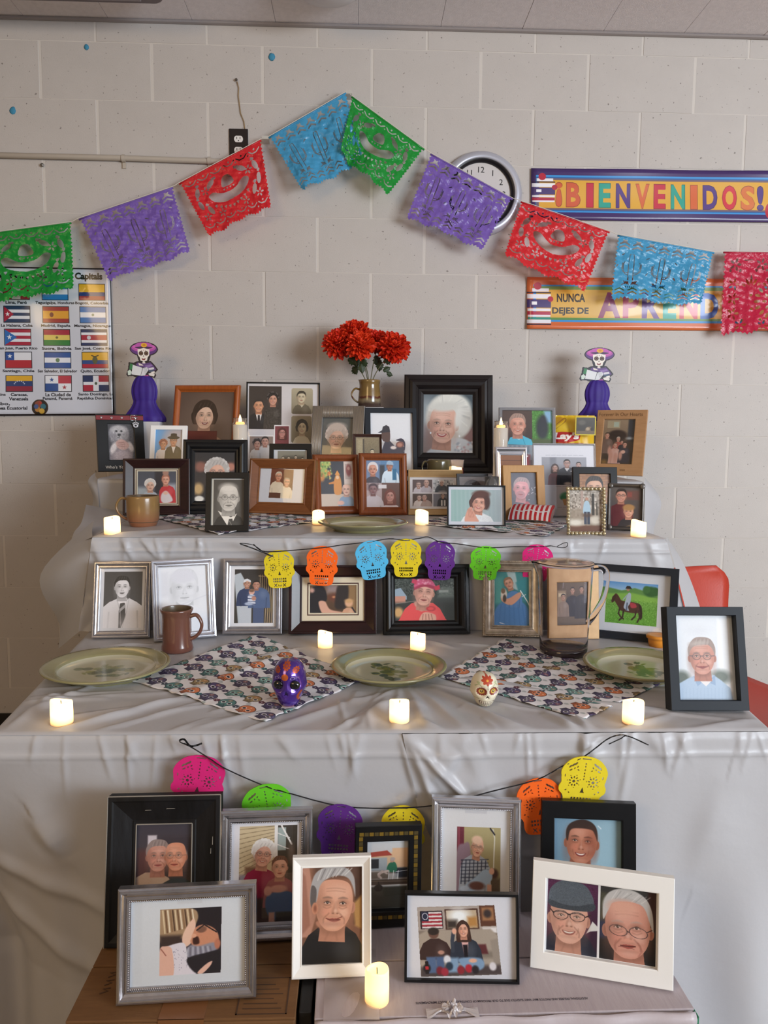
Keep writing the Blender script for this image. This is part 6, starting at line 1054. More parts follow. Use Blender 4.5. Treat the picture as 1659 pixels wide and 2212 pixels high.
distm = M('distressed_black', '100f10', rough=.6, spec=.3, noise=(24, .06), col2='171618', stretch=(1, 1, .25), bump=(60, .4, .004)); wornm = M('worn_edge', '8f887f', rough=.7); acry = M('acrylic', 'e6e6ee', rough=.08, trans=.75, ior=1.3)
backm = M('frame_back', '2a2422', rough=.8); creamm = M('cream_mat', 'd3c9b2', rough=.7); darkmat = M('dark_mat', '4a2c26', rough=.7)
glm = bpy.data.materials.new('picture_glass'); glm.use_nodes = True; nt = glm.node_tree; [nt.nodes.remove(n) for n in list(nt.nodes) if n.type == 'BSDF_PRINCIPLED']
g1, g2, g3, g4 = (nt.nodes.new(k) for k in ('ShaderNodeBsdfTransparent', 'ShaderNodeBsdfGlossy', 'ShaderNodeMixShader', 'ShaderNodeLayerWeight')); g2.inputs['Roughness'].default_value = .03; g4.inputs[0].default_value = .5
g5, g6 = nt.nodes.new('ShaderNodeMath'), nt.nodes.new('ShaderNodeMath'); g5.operation = 'POWER'; g5.inputs[1].default_value = 5.0; g6.operation = 'MULTIPLY_ADD'; g6.inputs[1].default_value = .7; g6.inputs[2].default_value = .035
nt.links.new(g4.outputs['Facing'], g5.inputs[0]); nt.links.new(g5.outputs[0], g6.inputs[0]); nt.links.new(g6.outputs[0], g3.inputs[0]); nt.links.new(g1.outputs[0], g3.inputs[1]); nt.links.new(g2.outputs[0], g3.inputs[2]); nt.links.new(g3.outputs[0], [n for n in nt.nodes if n.type == 'OUTPUT_MATERIAL'][0].inputs[0])
GT, GM, GL, GB = 'framed photographs on the top tier', 'framed photographs on the middle tier', 'framed photographs on the lower table', 'framed photographs leaning on the boxes'
FR = {}
def rings(mb, w, h, op, prof, d, mi=0):
    u0, v0, u1, v1 = op; ix0, ix1, iz1, iz0 = -w/2+u0*w, -w/2+u1*w, h-v0*h, h-v1*h; o = len(mb.v); n = len(prof)
    for t, hh in prof:
        y = d*(1-hh); mb.v += [(-w/2*(1-t)+ix0*t, y, iz0*t), (w/2*(1-t)+ix1*t, y, iz0*t), (w/2*(1-t)+ix1*t, y, h*(1-t)+iz1*t), (-w/2*(1-t)+ix0*t, y, h*(1-t)+iz1*t)]
    for i in range(n-1):
        for k in range(4): a, b = o+4*i+k, o+4*i+(k+1) % 4; mb.f.append((a, b, b+4, a+4)); mb.m.append(mi)
    return ix0, ix1, iz0, iz1
def frame(key, label, grp, P, op, prof, mat, dep=.015, D=1500, mt=None, beads=0, glass=True, cat='picture frame', wornedge=None):
    x, y, z, yaw, tilt, roll, w, h = P; ti = math.radians(tilt); lift = dep*math.sin(ti)
    t = thing('picture_frame', label, cat, (x, y, z+lift+.0006), math.radians(yaw), -ti, math.radians(roll), grp); FR[key] = t
    mb = MB(); ix0, ix1, iz0, iz1 = rings(mb, w, h, op, PROF[prof], dep)
    mb.build('moulding', mat, t)
    mb = MB(); mb.box(-w/2+.001, w/2-.001, dep*.82, dep, .001, h-.001); mb.build('backing_board', backm, t)
    yp = dep*.62; mo = None
    if mt:                                                             # bevelled mat board with its window
        m_, mm, inner = mt; ow, oh = ix1-ix0, iz1-iz0; mu = m_ if hasattr(m_, '__len__') else (m_, m_*ow/oh, 1-m_, 1-m_*ow/oh)
        mb = MB(); a = (ix0+mu[0]*ow, ix0+mu[2]*ow, iz1-mu[3]*oh, iz1-mu[1]*oh); o = 0; r = lambda x0, x1, z0, z1, yy: [(x0, yy, z0), (x1, yy, z0), (x1, yy, z1), (x0, yy, z1)]
        yf = yp-.0022; vs = r(ix0-.001, ix1+.001, iz0-.001, iz1+.001, yf)+r(*a, yf)+r(a[0]+.0012, a[1]-.0012, a[2]+.0012, a[3]-.0012, yp-.0002); mb.add(vs, [(4*i+k, 4*i+(k+1) % 4, 4*i+4+(k+1) % 4, 4*i+4+k) for i in (0, 1) for k in range(4)])
        mo = mb.build('mat', mm, t)
        if inner:
            b = .045*ow; mb = MB(); q1 = (a[0]-b*.75, a[1]+b*.75, a[2]-b*.75, a[3]+b*.75); q2 = (a[0]-b*.35, a[1]+b*.35, a[2]-b*.35, a[3]+b*.35); mb.add(r(*q1, yf-.0004)+r(*q2, yf-.0004), [(k, (k+1) % 4, 4+(k+1) % 4, 4+k) for k in range(4)]); mb.build('inner_line', inner, mo)
        px0, px1, pz0, pz1 = a
    else: px0, px1, pz0, pz1 = ix0, ix1, iz0, iz1
    W_, H_ = px1-px0, pz1-pz0; c = Cv(max(40, W_*D), max(40, H_*D)); PH[key](c); c.speck(.008, 1)
    mb = MB(); e = .0008; mb.add([(px0-e, yp, pz0-e), (px1+e, yp, pz0-e), (px1+e, yp, pz1+e), (px0-e, yp, pz1+e)], [(0, 1, 2, 3)])
    mb.build('photo', M_print('photo_'+key, c, rough=.42, gain=1.0, coat=.0 if glass else .3), t, uv=[(0, 0), (1, 0), (1, 1), (0, 1)])
    if glass:
        mb = MB(); yg = yp-.0032; mb.add([(ix0-e, yg, iz0-e), (ix1+e, yg, iz0-e), (ix1+e, yg, iz1+e), (ix0-e, yg, iz1+e)], [(0, 1, 2, 3)]); mb.build('glass', glm, t)
    if beads:
        mb = MB(); rr = beads; yb = dep*(.30 if prof == 'scoop' else .1); ins = rr*1.1
        xa, xb, za, zb_ = ix0-ins, ix1+ins, iz0-ins, iz1+ins; nx, nz = int((xb-xa)/(rr*2.3)), int((zb_-za)/(rr*2.3))
        pts = [(xa+(xb-xa)*i/nx, s) for i in range(nx+1) for s in (za, zb_)]+[(s, za+(zb_-za)*i/nz) for i in range(1, nz) for s in (xa, xb)]
        for bx_, bz_ in pts: mb.ball((bx_, yb, bz_), rr, rr, rr, 6, 4)
        mb.build('beading', mat, t, smooth=True, kind='stuff')
    # easel leg straight down from the back
    zt = .55*h; Yt = dep*math.cos(ti)+zt*math.sin(ti); toL = lambda Y, Z: (Y*math.cos(ti)-Z*math.sin(ti), Y*math.sin(ti)+Z*math.cos(ti))
    ya, za = toL(Yt+.002, zt*math.cos(ti)-dep*math.sin(ti)); yb, zb_ = toL(Yt+.004, -lift); mb = MB(); lw = min(.018, w*.16)
    mb.add([(-lw*.6, ya, za), (lw*.6, ya, za), (lw, yb, zb_), (-lw, yb, zb_), (-lw*.6, ya+.003, za), (lw*.6, ya+.003, za), (lw, yb+.003, zb_), (-lw, yb+.003, zb_)], [(0, 1, 2, 3), (4, 7, 6, 5), (0, 4, 5, 1), (1, 5, 6, 2), (2, 6, 7, 3), (3, 7, 4, 0)]); mb.build('easel_leg', backm, t)
    return t, (ix0, ix1, iz0, iz1)
d = dict
# --- top tier
t, _ = frame('dog', 'black frame with red leather collar strip and dog photo at the left end', GT, (.3482, -.2906, Z3, 23.2, 12, 0, .1594, .2034), (.24, .165, .79, .80), 'flat', blackm, .014)
lea = M('red_leather', '7c1f26', rough=.5, bump=(200, .2, .001)); mb = MB(); mb.box(-.0797, .0797, -.004, 0, .182, .198); col = mb.build('collar', lea, t, bevel=.0015)
for k in range(4):
    o = MB(); o.lathe([(.0018, .0), (.0040, .0), (.0042, .0012), (.0018, .0016)], 12); g = o.build('grommet', silvb, col, smooth=True, loc=(-.062+.034*k+(.012 if k == 3 else 0), -.004, .19)); g.rotation_euler = (math.radians(90), 0, 0)
mb = MB(); mb.tube([(.036, -.006, .198), (.036, -.006, .181), (.058, -.006, .181), (.058, -.006, .199), (.036, -.006, .199)], .0014, 8); mb.tube([(.038, -.0065, .19), (.060, -.0065, .19)], .0013, 6); mb.build('buckle', silvb, col, smooth=True)
mb = MB(); mb.tube([(.052, -.006, .186), (.052, -.007, .174)], .0012, 6); pw = smoothpts([(-.009, .002), (-.0105, .0075), (-.006, .0095), (-.0035, .012), (0, .0095), (.0035, .012), (.006, .0095), (.0105, .0075), (.009, .002), (.007, -.006), (0, -.008), (-.007, -.006)], 4)
ch_ = M('charm_dark', '141214', rough=.4); mb.add([(.052+x, -.0075, .163+z_) for x, z_ in pw]+[(.052+x, -.006, .163+z_) for x, z_ in pw], [tuple(range(len(pw)))]+[(i, len(pw)+i, len(pw)+(i+1) % len(pw), (i+1) % len(pw)) for i in range(len(pw))])
pc = mb.build('paw_charm', silvb, col)
mb = MB(); [mb.ball((.052+x, -.0079, .163+z_), a, .0006, b_2, 10, 5) for x, z_, a, b_2 in ((0, -.002, .0042, .0034), (-.0062, .0045, .0017, .0024), (-.0022, .0068, .0017, .0026), (.0022, .0068, .0017, .0026), (.0062, .0045, .0017, .0024))]; mb.build('paw_pad', ch_, pc)
text_mesh("Who's Your", .011, M('white_lettering', 'd9d6d2', rough=.6), t, (-.018, -.0006, .015), 'printed_lettering', bold=.01)
frame('hatcouple', 'small white frame with a couple, the man in a black hat', GT, (.534, -.42, Z3, -4.4, 11.3, 0, .1235, .164), (.13, .085, .87, .90), 'flat', whm, .010, glass=False)
frame('orange', 'orange oak frame with portrait of a young dark-haired woman', GT, (.6233, -.30, Z3, -12.2, 11.1, 0, .2446, .3112), (.095, .078, .915, .925), 'round', orgm, .018, D=1200)
frame('collage', 'thin black frame holding several portraits pasted on a pale sheet', GT, (.9087, -.30, Z3, 2.2, 11.5, 0, .2602, .3247), (.018, .014, .982, .986), 'flat', blackm, .012, D=1300)
t, q_ = frame('ridged', 'grey fluted metal frame with white-haired woman in glasses', GT, (1.0974, -.42, Z3, -11.5, 11, 0, .1812, .2351), (.2, .17, .785, .83), 'flat', fltm, .016)
mb = MB(); hw, hh = .0906, .2351
for i in range(46):
    xx = -hw+.0025+i*(2*hw-.005)/45
    for z0, z1 in (((.001, q_[2]-.001), (q_[3]+.001, hh-.001)) if q_[0]-.001 < xx < q_[1]+.001 else ((.001, hh-.001),)): mb.tube([(xx, 0, z0), (xx, 0, z1)], .0015, 6)
mb.build('fluting', fltm, t, smooth=True, kind='stuff')
frame('capman', 'black frame with man in a cap holding a baby, white background', GT, (1.2867, -.43, Z3, 5, 11, 0, .1764, .2294), (.108, .07, .925, .93), 'deep', bluebl, .018)
frame('tinybrown', 'tiny brown frame with an old sepia photo of two men', GT, (1.2064, -.50, Z3, 6.9, 10.9, 0, .0952, .1404), (.1, .07, .93, .92), 'bevel', M('dark_brown', '3c241c', rough=.4), .010)
frame('strip', 'small black landscape frame with a strip of black-and-white photos', GT, (.9533, -.52, Z3, 0, 11.5, 0, .1364, .106), (.105, .18, .89, .82), 'flat', blackm, .012)
frame('large', 'largest dark frame with portrait of a white-haired woman, centre of top tier', GT, (1.4993, -.2427, Z3, -3.6, 11.4, 0, .3242, .3621), (.222, .2, .777, .80), 'ogee', espm, .032, D=1300)
frame('blueman', 'clear-edged frame with smiling man in turquoise shirt', GT, (1.765, -.36, Z3, -1.3, 11.5, 0, .1978, .24), (.055, .045, .945, .955), 'flat', acry, .012, D=1400)
t, _ = frame('forever', 'tan wooden frame engraved Forever In Our Hearts with a family photo', GT, (2.0861, -.3312, Z3, -32.2, 11.9, 0, .1738, .2347), (.145, .14, .775, .83), 'flat', bamb, .012)
engr = M('engraving', '6a4a30', rough=.8)
text_mesh('Forever In Our Hearts', .0125, engr, t, (-.004, -.0004, .219), 'engraved_lettering', sx=.93); text_mesh('ose', .0062, engr, t, (.018, -.0004, .0185), 'engraved_lettering')
# --- middle tier
frame('silverwoman', 'small bright silver frame with a fair-haired woman beside the tall candle', GM, (1.6433, -.70, Z2, 0, 11.5, 0, .0972, .2141), (.17, .12, .86, .86), 'scoop', silvb, .016)
frame('mahog1', 'mahogany frame with cream mat behind the tan mug', GM, (.5757, -.7253, Z2, 8, 11, 0, .1922, .1684), (.17, .17, .83, .83), 'bevel', mahm, .022, mt=(.055, creamm, darkmat))
frame('curly', 'black frame with curly-haired woman behind the bald man photo', GM, (.7425, -.7016, Z2, 3.8, 11.2, 0, .1921, .2283), (.18, .17, .80, .82), 'ogee', blackm, .024)
frame('bald', 'black frame with grey portrait of a bald man in glasses and tie', GM, (.8447, -1.0948, Z2, 1.4, 11.8, 0, .1073, .1488), (.125, .10, .885, .90), 'deep', blackm, .016)
frame('brownland', 'wide brown wooden frame with an elderly couple in pale clothes', GM, (.9349, -.6841, Z2, -12.5, 12.2, 0, .2103, .169), (.15, .17, .83, .79), 'bevel', brnm, .024)
frame('woodcollage', 'reddish oak frame with orange costume photo and a toddler', GM, (1.1125, -.6698, Z2, 12, 12.3, 0, .1436, .1857), (.165, .115, .87, .87), 'round', redw, .020)
frame('woodfour', 'reddish oak frame with four faces, behind the plate on the middle tier', GM, (1.2517, -.6944, Z2, 3.8, 12.1, 0, .1481, .1909), (.158, .115, .85, .87), 'round', redw, .020)
frame('bwfour', 'beige gilt frame with a grid of four grey photos', GM, (1.4113, -.6834, Z2, 0, 11.4, 0, .1676, .1394), (.03, .16, .97, .86), 'bevel', begm, .018, glass=False)
frame('darkwoman', 'small dark frame with black-haired woman, mostly hidden', GM, (1.5184, -.75, Z2, 6.4, 11.3, 0, .0964, .133), (.08, .06, .92, .92), 'flat', espm, .010)
frame('whitewoman', 'thin black landscape frame with laughing woman in white blouse', GM, (1.4932, -.9642, Z2, -1.7, 11.5, 0, .1583, .1118), (.025, .035, .975, .965), 'flat', blackm, .012)
frame('lightwood', 'light oak frame with grey-haired man, behind the striped snack box', GM, (1.6589, -.8181, Z2, 6.6, 11.7, 0, .1247, .1612), (.185, .13, .815, .87), 'flat', lwm, .016)
frame('acrylic', 'clear acrylic stand with a wedding party photo and plant card', GM, (1.8094, -.70, Z2, 1.1, 11.5, 0, .1949, .2268), (.012, .025, .988, .985), 'flat', acry, .008, D=1400)
frame('brickman', 'black frame with young man before a brick wall', GM, (1.8744, -.79, Z2, 0, 11.5, 0, .1321, .1566), (.145, .13, .845, .9), 'flat', blackm, .014)
t, q_ = frame('beaded', 'small frame edged in gold pebbles with a man standing by trees', GM, (1.7431, -1.1285, Z2, -3.5, 11, 0, .0924, .1193), (.075, .06, .925, .93), 'flat', champ, .010)
peb = M('gold_pebble', 'a5926c', rough=.3, metal=.65, noise=(120, .3), col2='c9bfa4'); pts = []
for i in range(10): xx = -.0445+.0890*i/9; pts += [(xx, .0035), (xx, .1158)]
for i in range(1, 13): zz = .0035+.1123*i/13; pts += [(-.0445, zz), (.0445, zz)]
r_ = np.random.default_rng(2)
for xx, zz in pts: mb = MB(); mb.ball((0, 0, 0), .0052*r_.uniform(.85, 1.1), .004, .0048*r_.uniform(.85, 1.15), 10, 6); o = mb.build('pebble', peb, t, smooth=True, loc=(xx+r_.uniform(-.0008, .0008), -.0008, zz)); o.rotation_euler = (0, r_.uniform(0, 3), 0)
t, q_ = frame('pewter', 'dark pewter frame with a couple, by the candle at the right end', GM, (1.8725, -1.0399, Z2, -16.2, 10.9, 0, .0934, .1239), (.105, .085, .9, .91), 'round', pewm, .014)
mb = MB(); [mb.ball((sx*.040, -.001, sz), .0075, .003, .0075, 10, 6) for sx in (-1, 1) for sz in (.007, .117)]; mb.build('corner_ornament', pewm, t, smooth=True)
# --- table
frame('suit', 'silver frame with grey portrait of young man in pale suit and tie', GL, (.6215, -1.2471, Z1, 3.5, 14, 0, .1331, .179), (.115, .095, .885, .905), 'scoop', silv, .018, beads=.0011)
frame('glare_pale', 'bright silver frame with a portrait paled by painted glare behind the brown mug', GL, (.7747, -1.254, Z1, 19.4, 10.7, 0, .1425, .1859), (.115, .09, .885, .91), 'scoop', silvb, .018, beads=.0011)
frame('twomen', 'silver frame with two men holding a child in stripes', GL, (.9216, -1.2119, Z1, .9, 11.6, 0, .1417, .1807), (.115, .10, .885, .90), 'scoop', silv, .018, beads=.0011)
frame('mahog2', 'dark mahogany landscape frame with cream mat, on the lower table', GL, (1.1137, -1.2153, Z1, 1, 12.1, 0, .2099, .1636), (.145, .175, .86, .815), 'bevel', mahm, .026, mt=((.12, .175, .88, .83), creamm, darkmat))
frame('redhat', 'black landscape frame with woman in pink head scarf and red top', GL, (1.3408, -1.2204, Z1, 3.1, 11, 0, .2109, .1677), (.14, .205, .825, .805), 'ogee', blackm, .026)
t, q_ = frame('ornate', 'champagne beaded frame with person in blue holding an animal', GL, (1.5414, -1.2379, Z1, -5, 12.2, 0, .1398, .1807), (.2, .15, .79, .855), 'scoop', champ, .020, beads=.0013)
mb = MB(); 
for i in range(40): [mb.ball((-.0682+.1364*i/39, .002, s), .0017, .0017, .0017, 6, 4) for s in (.0016, .179)]
for i in range(52): [mb.ball((s, .002, .0016+.1774*i/51), .0017, .0017, .0017, 6, 4) for s in (-.0684, .0684)]
mb.build('rope_edge', champ, t, smooth=True, kind='stuff')
frame('gold', 'flat gold frame with dark interior photo behind the clear pitcher', GL, (1.6855, -1.2529, Z1, 4.2, 7, 0, .1235, .1676), (.17, .2, .83, .80), 'flat', goldm, .012)
frame('rider', 'black landscape frame with a rider on a brown horse', GL, (1.805, -1.259, Z1, -24, 7, 0, .2247, .1749), (.08, .095, .92, .905), 'deep', bluebl, .018)
t, q_ = frame('shirt', 'deep black frame with smiling grey-haired man at the table corner', GL, (1.7879, -1.7387, Z1, -.9, 14.4, 0, .1377, .1797), (.125, .085, .895, .905), 'deep', bluebl, .026)
# --- boxes
frame('bigblack', 'large distressed black frame with two elderly faces cheek to cheek', GB, (.8822, -1.9305, ZB, 0, 12.5, -.8, .1706, .2175), (.245, .2, .74, .80), 'bevel', distm, .022)
t = FR['bigblack']; mb = MB(); w_, h_ = .1706, .2175
for a, b in (((-w_/2, h_), (w_/2, h_)), ((-w_/2, 0), (-w_/2, h_)), ((w_/2, 0), (w_/2, h_))): mb.tube([(a[0], .0004, a[1]), (b[0], .0004, b[1])], .0008, 5)
mb.build('worn_edge', wornm, t); mb = MB(); x0, x1, z0, z1 = -w_/2+.245*w_, -w_/2+.74*w_, h_*.2, h_*.8
for a, b in (((x0, z1), (x1, z1)), ((x0, z0), (x0, z1)), ((x1, z0), (x1, z1)), ((x0, z0), (x1, z0))): mb.tube([(a[0], .0085, a[1]), (b[0], .0085, b[1])], .0009, 5)
mb.build('inner_edge', wornm, t); mb = MB()
for xx, zz, L, v in ((-.024, .1965, .010, 0), (.010, .198, .014, 0), (.0735, .150, .012, 1), (.071, .135, .008, 1), (-.0775, .192, .007, 1)):
    hw = .0005; mb.add([(xx-(hw if v else L/2), .0016, zz-(L/2 if v else hw)), (xx+(hw if v else L/2), .0016, zz-(L/2 if v else hw*.4)), (xx+(hw if v else L/3), .0016, zz+(L/2 if v else hw)), (xx-(hw*.3 if v else L/2.2), .0016, zz+(L/2 if v else hw*.8))], [(0, 1, 2, 3)])
mb.build('scuff', wornm, t)
frame('silverbaby', 'tall silver beaded frame with grandmother holding a baby', GB, (1.0345, -1.9219, ZB, 5, 10.7, 1.1, .1402, .1933), (.125, .105, .875, .895), 'scoop', silv, .018, beads=.0012, D=1900)
frame('silverfront', 'silver beaded landscape frame with child kissing a bearded man', GB, (.9434, -2.0443, ZB, 3, 12.1, -.4, .186, .1491), (.09, .125, .915, .87), 'scoop', silv, .018, beads=.0012, D=1900)
frame('whiteman', 'white upright frame with grey-haired man in black shirt', GB, (1.1379, -1.9999, ZB, 2.7, 12.7, .3, .1126, .1637), (.125, .10, .885, .905), 'bevel', offw, .014, D=2100)
t, q_ = frame('blackgold', 'black frame with gold inlaid band and woman seated outdoors', GB, (1.2214, -1.8885, ZB, 4.7, 6, 1.1, .1045, .1588), (.18, .155, .80, .84), 'flat', blackm, .016, D=1900)
mb = MB(); w_, h_ = .1045, .1588
for k in range(12):
    for sz in (h_*.905, h_*.085): mb.box(-w_/2+.006+k*.0078, -w_/2+.006+k*.0078+.0066, -.0006, .0003, sz, sz+.0055, k % 2)
for k in range(17):
    for sx in (-w_/2+.0055, w_/2-.0125): mb.box(sx, sx+.006, -.0006, .0003, .021+k*.0072, .021+k*.0072+.0062, k % 2)
mb.build('gold_inlay', [M('gold_inlay', '8a6f2c', rough=.4, metal=.5), M('dull_inlay', '4e4222', rough=.5, metal=.3)], t)
frame('oldmanbaby', 'tall silver beaded frame with old man cradling a baby', GB, (1.3588, -1.8881, ZB, -5.5, 9.5, 0, .1409, .1937), (.12, .095, .88, .905), 'scoop', silvb, .018, beads=.0012, D=1900)
frame('couch', 'thin black landscape frame with two people seated on a couch', GB, (1.3206, -2.0148, ZB, -2.9, 12.9, 0, .1614, .1192), (.022, .03, .978, .97), 'flat', blackm, .012, D=2100)
frame('blackman', 'black frame with smiling dark-haired man on blue background', GB, (1.5393, -1.8853, ZB, -5.8, 9.5, 0, .1477, .1865), (.135, .145, .855, .855), 'flat', blackm, .016, D=1900)
frame('double', 'white landscape frame with two elderly men side by side', GB, (1.5175, -2.0107, ZB, -16, 12, -.3, .1956, .1495), (.10, .155, .89, .84), 'flat', offw, .014, D=2200)
# ------------------------------------------------------------------ candles
flm = {}
def glow(name, c0, c1, s0, s1, h, body='f0d9a8'):
    mt = M(name, body, rough=.5, sss=.0); nt = mt.node_tree; b = nt.nodes['Principled BSDF']; tc = [n for n in nt.nodes if n.type == 'TEX_COORD'][0]; sx = nt.nodes.new('ShaderNodeSeparateXYZ'); nt.links.new(tc.outputs['Object'], sx.inputs[0])
    mr = nt.nodes.new('ShaderNodeMapRange'); mr.inputs[1].default_value = 0; mr.inputs[2].default_value = h; nt.links.new(sx.outputs[2], mr.inputs[0]); rp = nt.nodes.new('ShaderNodeValToRGB'); nt.links.new(mr.outputs[0], rp.inputs[0])
    els = rp.color_ramp.elements; els[0].position = 0; els[0].color = [v*s0 for v in lin(c0)[:3]]+[1]; els[1].position = .45; els[1].color = [v*s1 for v in lin(c1)[:3]]+[1]; e = els.new(.22); e.color = [v*(s0*.5+s1*.5) for v in lin(c1)[:3]]+[1]; e = els.new(1.0); e.color = [v*s1*.85 for v in lin(c1)[:3]]+[1]
    nt.links.new(rp.outputs[0], b.inputs['Emission Color']); b.inputs['Emission Strength'].default_value = 1.0; return mt
glw = glow('led_wax', 'ff9040', 'ffcf88', .30, 3.6, .038); wick = M('wick', '1a1410', rough=.9); lampm = M('led_flame', 'ffe0a0', emit=('ffd488', 9.0))
VOT = None
def votive(px0, px1, pbot, z, label, seed, grp='lit flameless candles', y=None, scale=1.0, tall=1.0):
    global VOT
    P = at_z((px0+px1)/2, pbot, z) if y is None else np.array([at_y((px0+px1)/2, pbot, y)[0], y, z])
    wd = (at_z(px1, pbot, z)-at_z(px0, pbot, z))[0] if y is None else (at_y(px1, pbot, y)-at_y(px0, pbot, y))[0]; r = wd/2; P[1] += r*.8
    t = thing('flameless_candle', label, 'candle', P, seed*1.3, group=grp); k = r/.018; h = .0385*k*tall
    wob = lambda a, rr, zz: (.0022*k*math.sin(a+seed)+.0012*k*math.sin(2*a+seed*2)) if zz > h*.9 else 0
    mb = MB(); mb.lathe([(.0001, 0), (r*.97, 0), (r, .001*k), (r, h*.5), (r*.985, h*.95), (r*.95, h), (r*.86, h*1.005), (r*.78, h*.97), (r*.74, h*.86), (.0001, h*.84)], 32, wob=wob); mb.build('wax', glw if tall < 1.2 else glow2, t, smooth=True)
    mb = MB(); mb.tube([(0, 0, h*.83), (.0004, 0, h*.93), (.0010, 0, h*1.02)], .0007*k, 6); mb.build('wick', wick, t)
    return t
glow2 = glow('led_wax_tall', 'ffa850', 'ffd488', .5, 2.0, .05)
votive(221, 256, 1156, Z2, 'lit votive at the left end of the middle tier beside the tan mug', 1)
votive(674, 701, 1134, Z2, 'lit votive behind the left rim of the middle tier plate', 2)
votive(897.8, 926.4, 1135, Z2, 'lit votive in front of the beige four-photo frame', 3)
votive(1367.6, 1399, 1161, Z2, 'lit votive at the right end of the middle tier by the pewter frame', 4)
votive(975.7, 998.6, 1034, Z3, 'lit votive on the top tier beside the olive mug', 5)
votive(686, 718, 1402, Z1, 'lit votive in front of the mahogany frame on the lower table', 6)
votive(887, 920, 1406, Z1, 'lit votive in front of the pink head scarf photo', 7)
votive(103, 150.5, 1569, Z1, 'lit votive at the front left corner of the lower table', 8)
votive(841.6, 885, 1564, Z1, 'lit votive at the front centre edge of the lower table', 9)
votive(1350.5, 1396, 1567, Z1, 'lit votive in front of the right skull napkin beside the deep black frame', 10)
votive(788, 841, 2177, ZB, 'taller lit candle on the lilac box beside the white frame', 11, tall=1.32)
jar = M('jar_glass', 'f4f4f4', rough=.03, trans=.95, ior=1.25, spec=.5); wwx = M('white_wax', 'e9e5e2', rough=.4, emit=('ffe0b8', .22), sss=.1)
for px0, px1, ptop, ybase, lb in ((502.5, 535, 919, -.40, 'tall white jar candle burning beside the orange oak frame'), (1066, 1098, 926, -.44, 'tall white jar candle burning beside the largest dark frame')):
    q = at_y((px0+px1)/2, ptop, ybase); r = (at_y(px1, ptop, ybase)-at_y(px0, ptop, ybase))[0]/2; H = q[2]-Z3; t = thing('jar_candle', lb, 'candle', (q[0], ybase, Z3), group='tall jar candles on the top tier')
    mb = MB(); mb.lathe([(.0001, .002), (r*.9, .002), (r*.93, .005), (r*.93, H), (r*.80, H+.003), (r*.3, H+.004), (.0001, H+.0035)], 32); mb.build('wax', wwx, t, smooth=True)
    mb = MB(); mb.lathe([(.0001, 0), (r*.95, 0), (r, .004), (r, H+.006), (r*.86, H+.014), (r*.86, H+.022), (r*.92, H+.024), (r*.90, H+.025), (r*.83, H+.023), (r*.83, H+.013), (r*.95, H+.006), (r*.95, .006)], 40); mb.build('jar', jar, t, smooth=True)
    mb = MB(); mb.lathe([(.0001, H+.006), (.0035, H+.008), (.0055, H+.014), (.0045, H+.024), (.002, H+.032), (.0001, H+.037)], 16); mb.build('flame', lampm, t, smooth=True)
    mb = MB(); mb.lathe([(r*.55, H+.004), (r*.62, H+.006), (r*.55, H+.012), (.002, H+.013)], 24); mb.build('flame_holder', M('lit_wax', 'ffd9a0', rough=.4, emit=('ffb060', 1.6)), t, smooth=True)

# ------------------------------------------------------------------ crockery
def glaze(name, c1, c2, h0, h1, rough=.25, extra=None):
    mt = M(name, c1, rough=rough, coat=.3); nt = mt.node_tree; b = nt.nodes['Principled BSDF']; tc = [n for n in nt.nodes if n.type == 'TEX_COORD'][0]; sx = nt.nodes.new('ShaderNodeSeparateXYZ'); nt.links.new(tc.outputs['Object'], sx.inputs[0])
    nz = nt.nodes.new('ShaderNodeTexNoise'); nz.inputs['Scale'].default_value = 60; nt.links.new(tc.outputs['Object'], nz.inputs['Vector']); ad = nt.nodes.new('ShaderNodeMath'); ad.operation = 'MULTIPLY_ADD'; ad.inputs[1].default_value = .012; nt.links.new(nz.outputs[0], ad.inputs[0]); nt.links.new(sx.outputs[2], ad.inputs[2])
    mr = nt.nodes.new('ShaderNodeMapRange'); mr.inputs[1].default_value = h0+.006; mr.inputs[2].default_value = h1+.006; nt.links.new(ad.outputs[0], mr.inputs[0]); rp = nt.nodes.new('ShaderNodeValToRGB'); nt.links.new(mr.outputs[0], rp.inputs[0]); rp.color_ramp.elements[0].color = lin(c1); rp.color_ramp.elements[1].color = lin(c2)
    for p_, c in (extra or ()): e = rp.color_ramp.elements.new(p_); e.color = lin(c)
    nt.links.new(rp.outputs[0], b.inputs['Base Color']); return mt
def handle(mb, r0, z0, z1, out, th, ang, flat=.7):
    ca, sa = math.cos(ang), math.sin(ang); pts = smoothpts([(r0-.002, z1), (r0+out*.55, z1+.002), (r0+out, z1-(z1-z0)*.30), (r0+out*.85, z1-(z1-z0)*.65), (r0+out*.35, z0+(z1-z0)*.10), (r0-.003, z0)], 6, False)
    mb.tube([(x*ca, x*sa, z) for x, z in pts], [th*(1.15-.3*math.sin(math.pi*i/(len(pts)-1))) for i in range(len(pts))], 10, flat=flat)
def mug(name, label, P, prof_o, r_in, mat, inm, hnd, rz=0, cat='mug'):
    t = thing(name, label, cat, P, 0); H = prof_o[-1][1]; mb = MB(); pr = [(.0001, 0.0)]+prof_o+[(prof_o[-1][0]-.0015, H+.0012), (prof_o[-1][0]-.004, H)]; mb.lathe(pr, 44); mb.build('body', mat, t, smooth=True)
    mb = MB(); mb.lathe([(prof_o[-1][0]-.0038, H+.0002), (r_in, H*.85), (r_in, .012), (r_in*.85, .007), (.0001, .006)], 44); mb.build('interior', inm, t, smooth=True)
    mb = MB(); handle(mb, *hnd); mb.build('handle', mat, t, smooth=True); return t
dkin = M('mug_interior', '5a4a38', rough=.3, coat=.3)
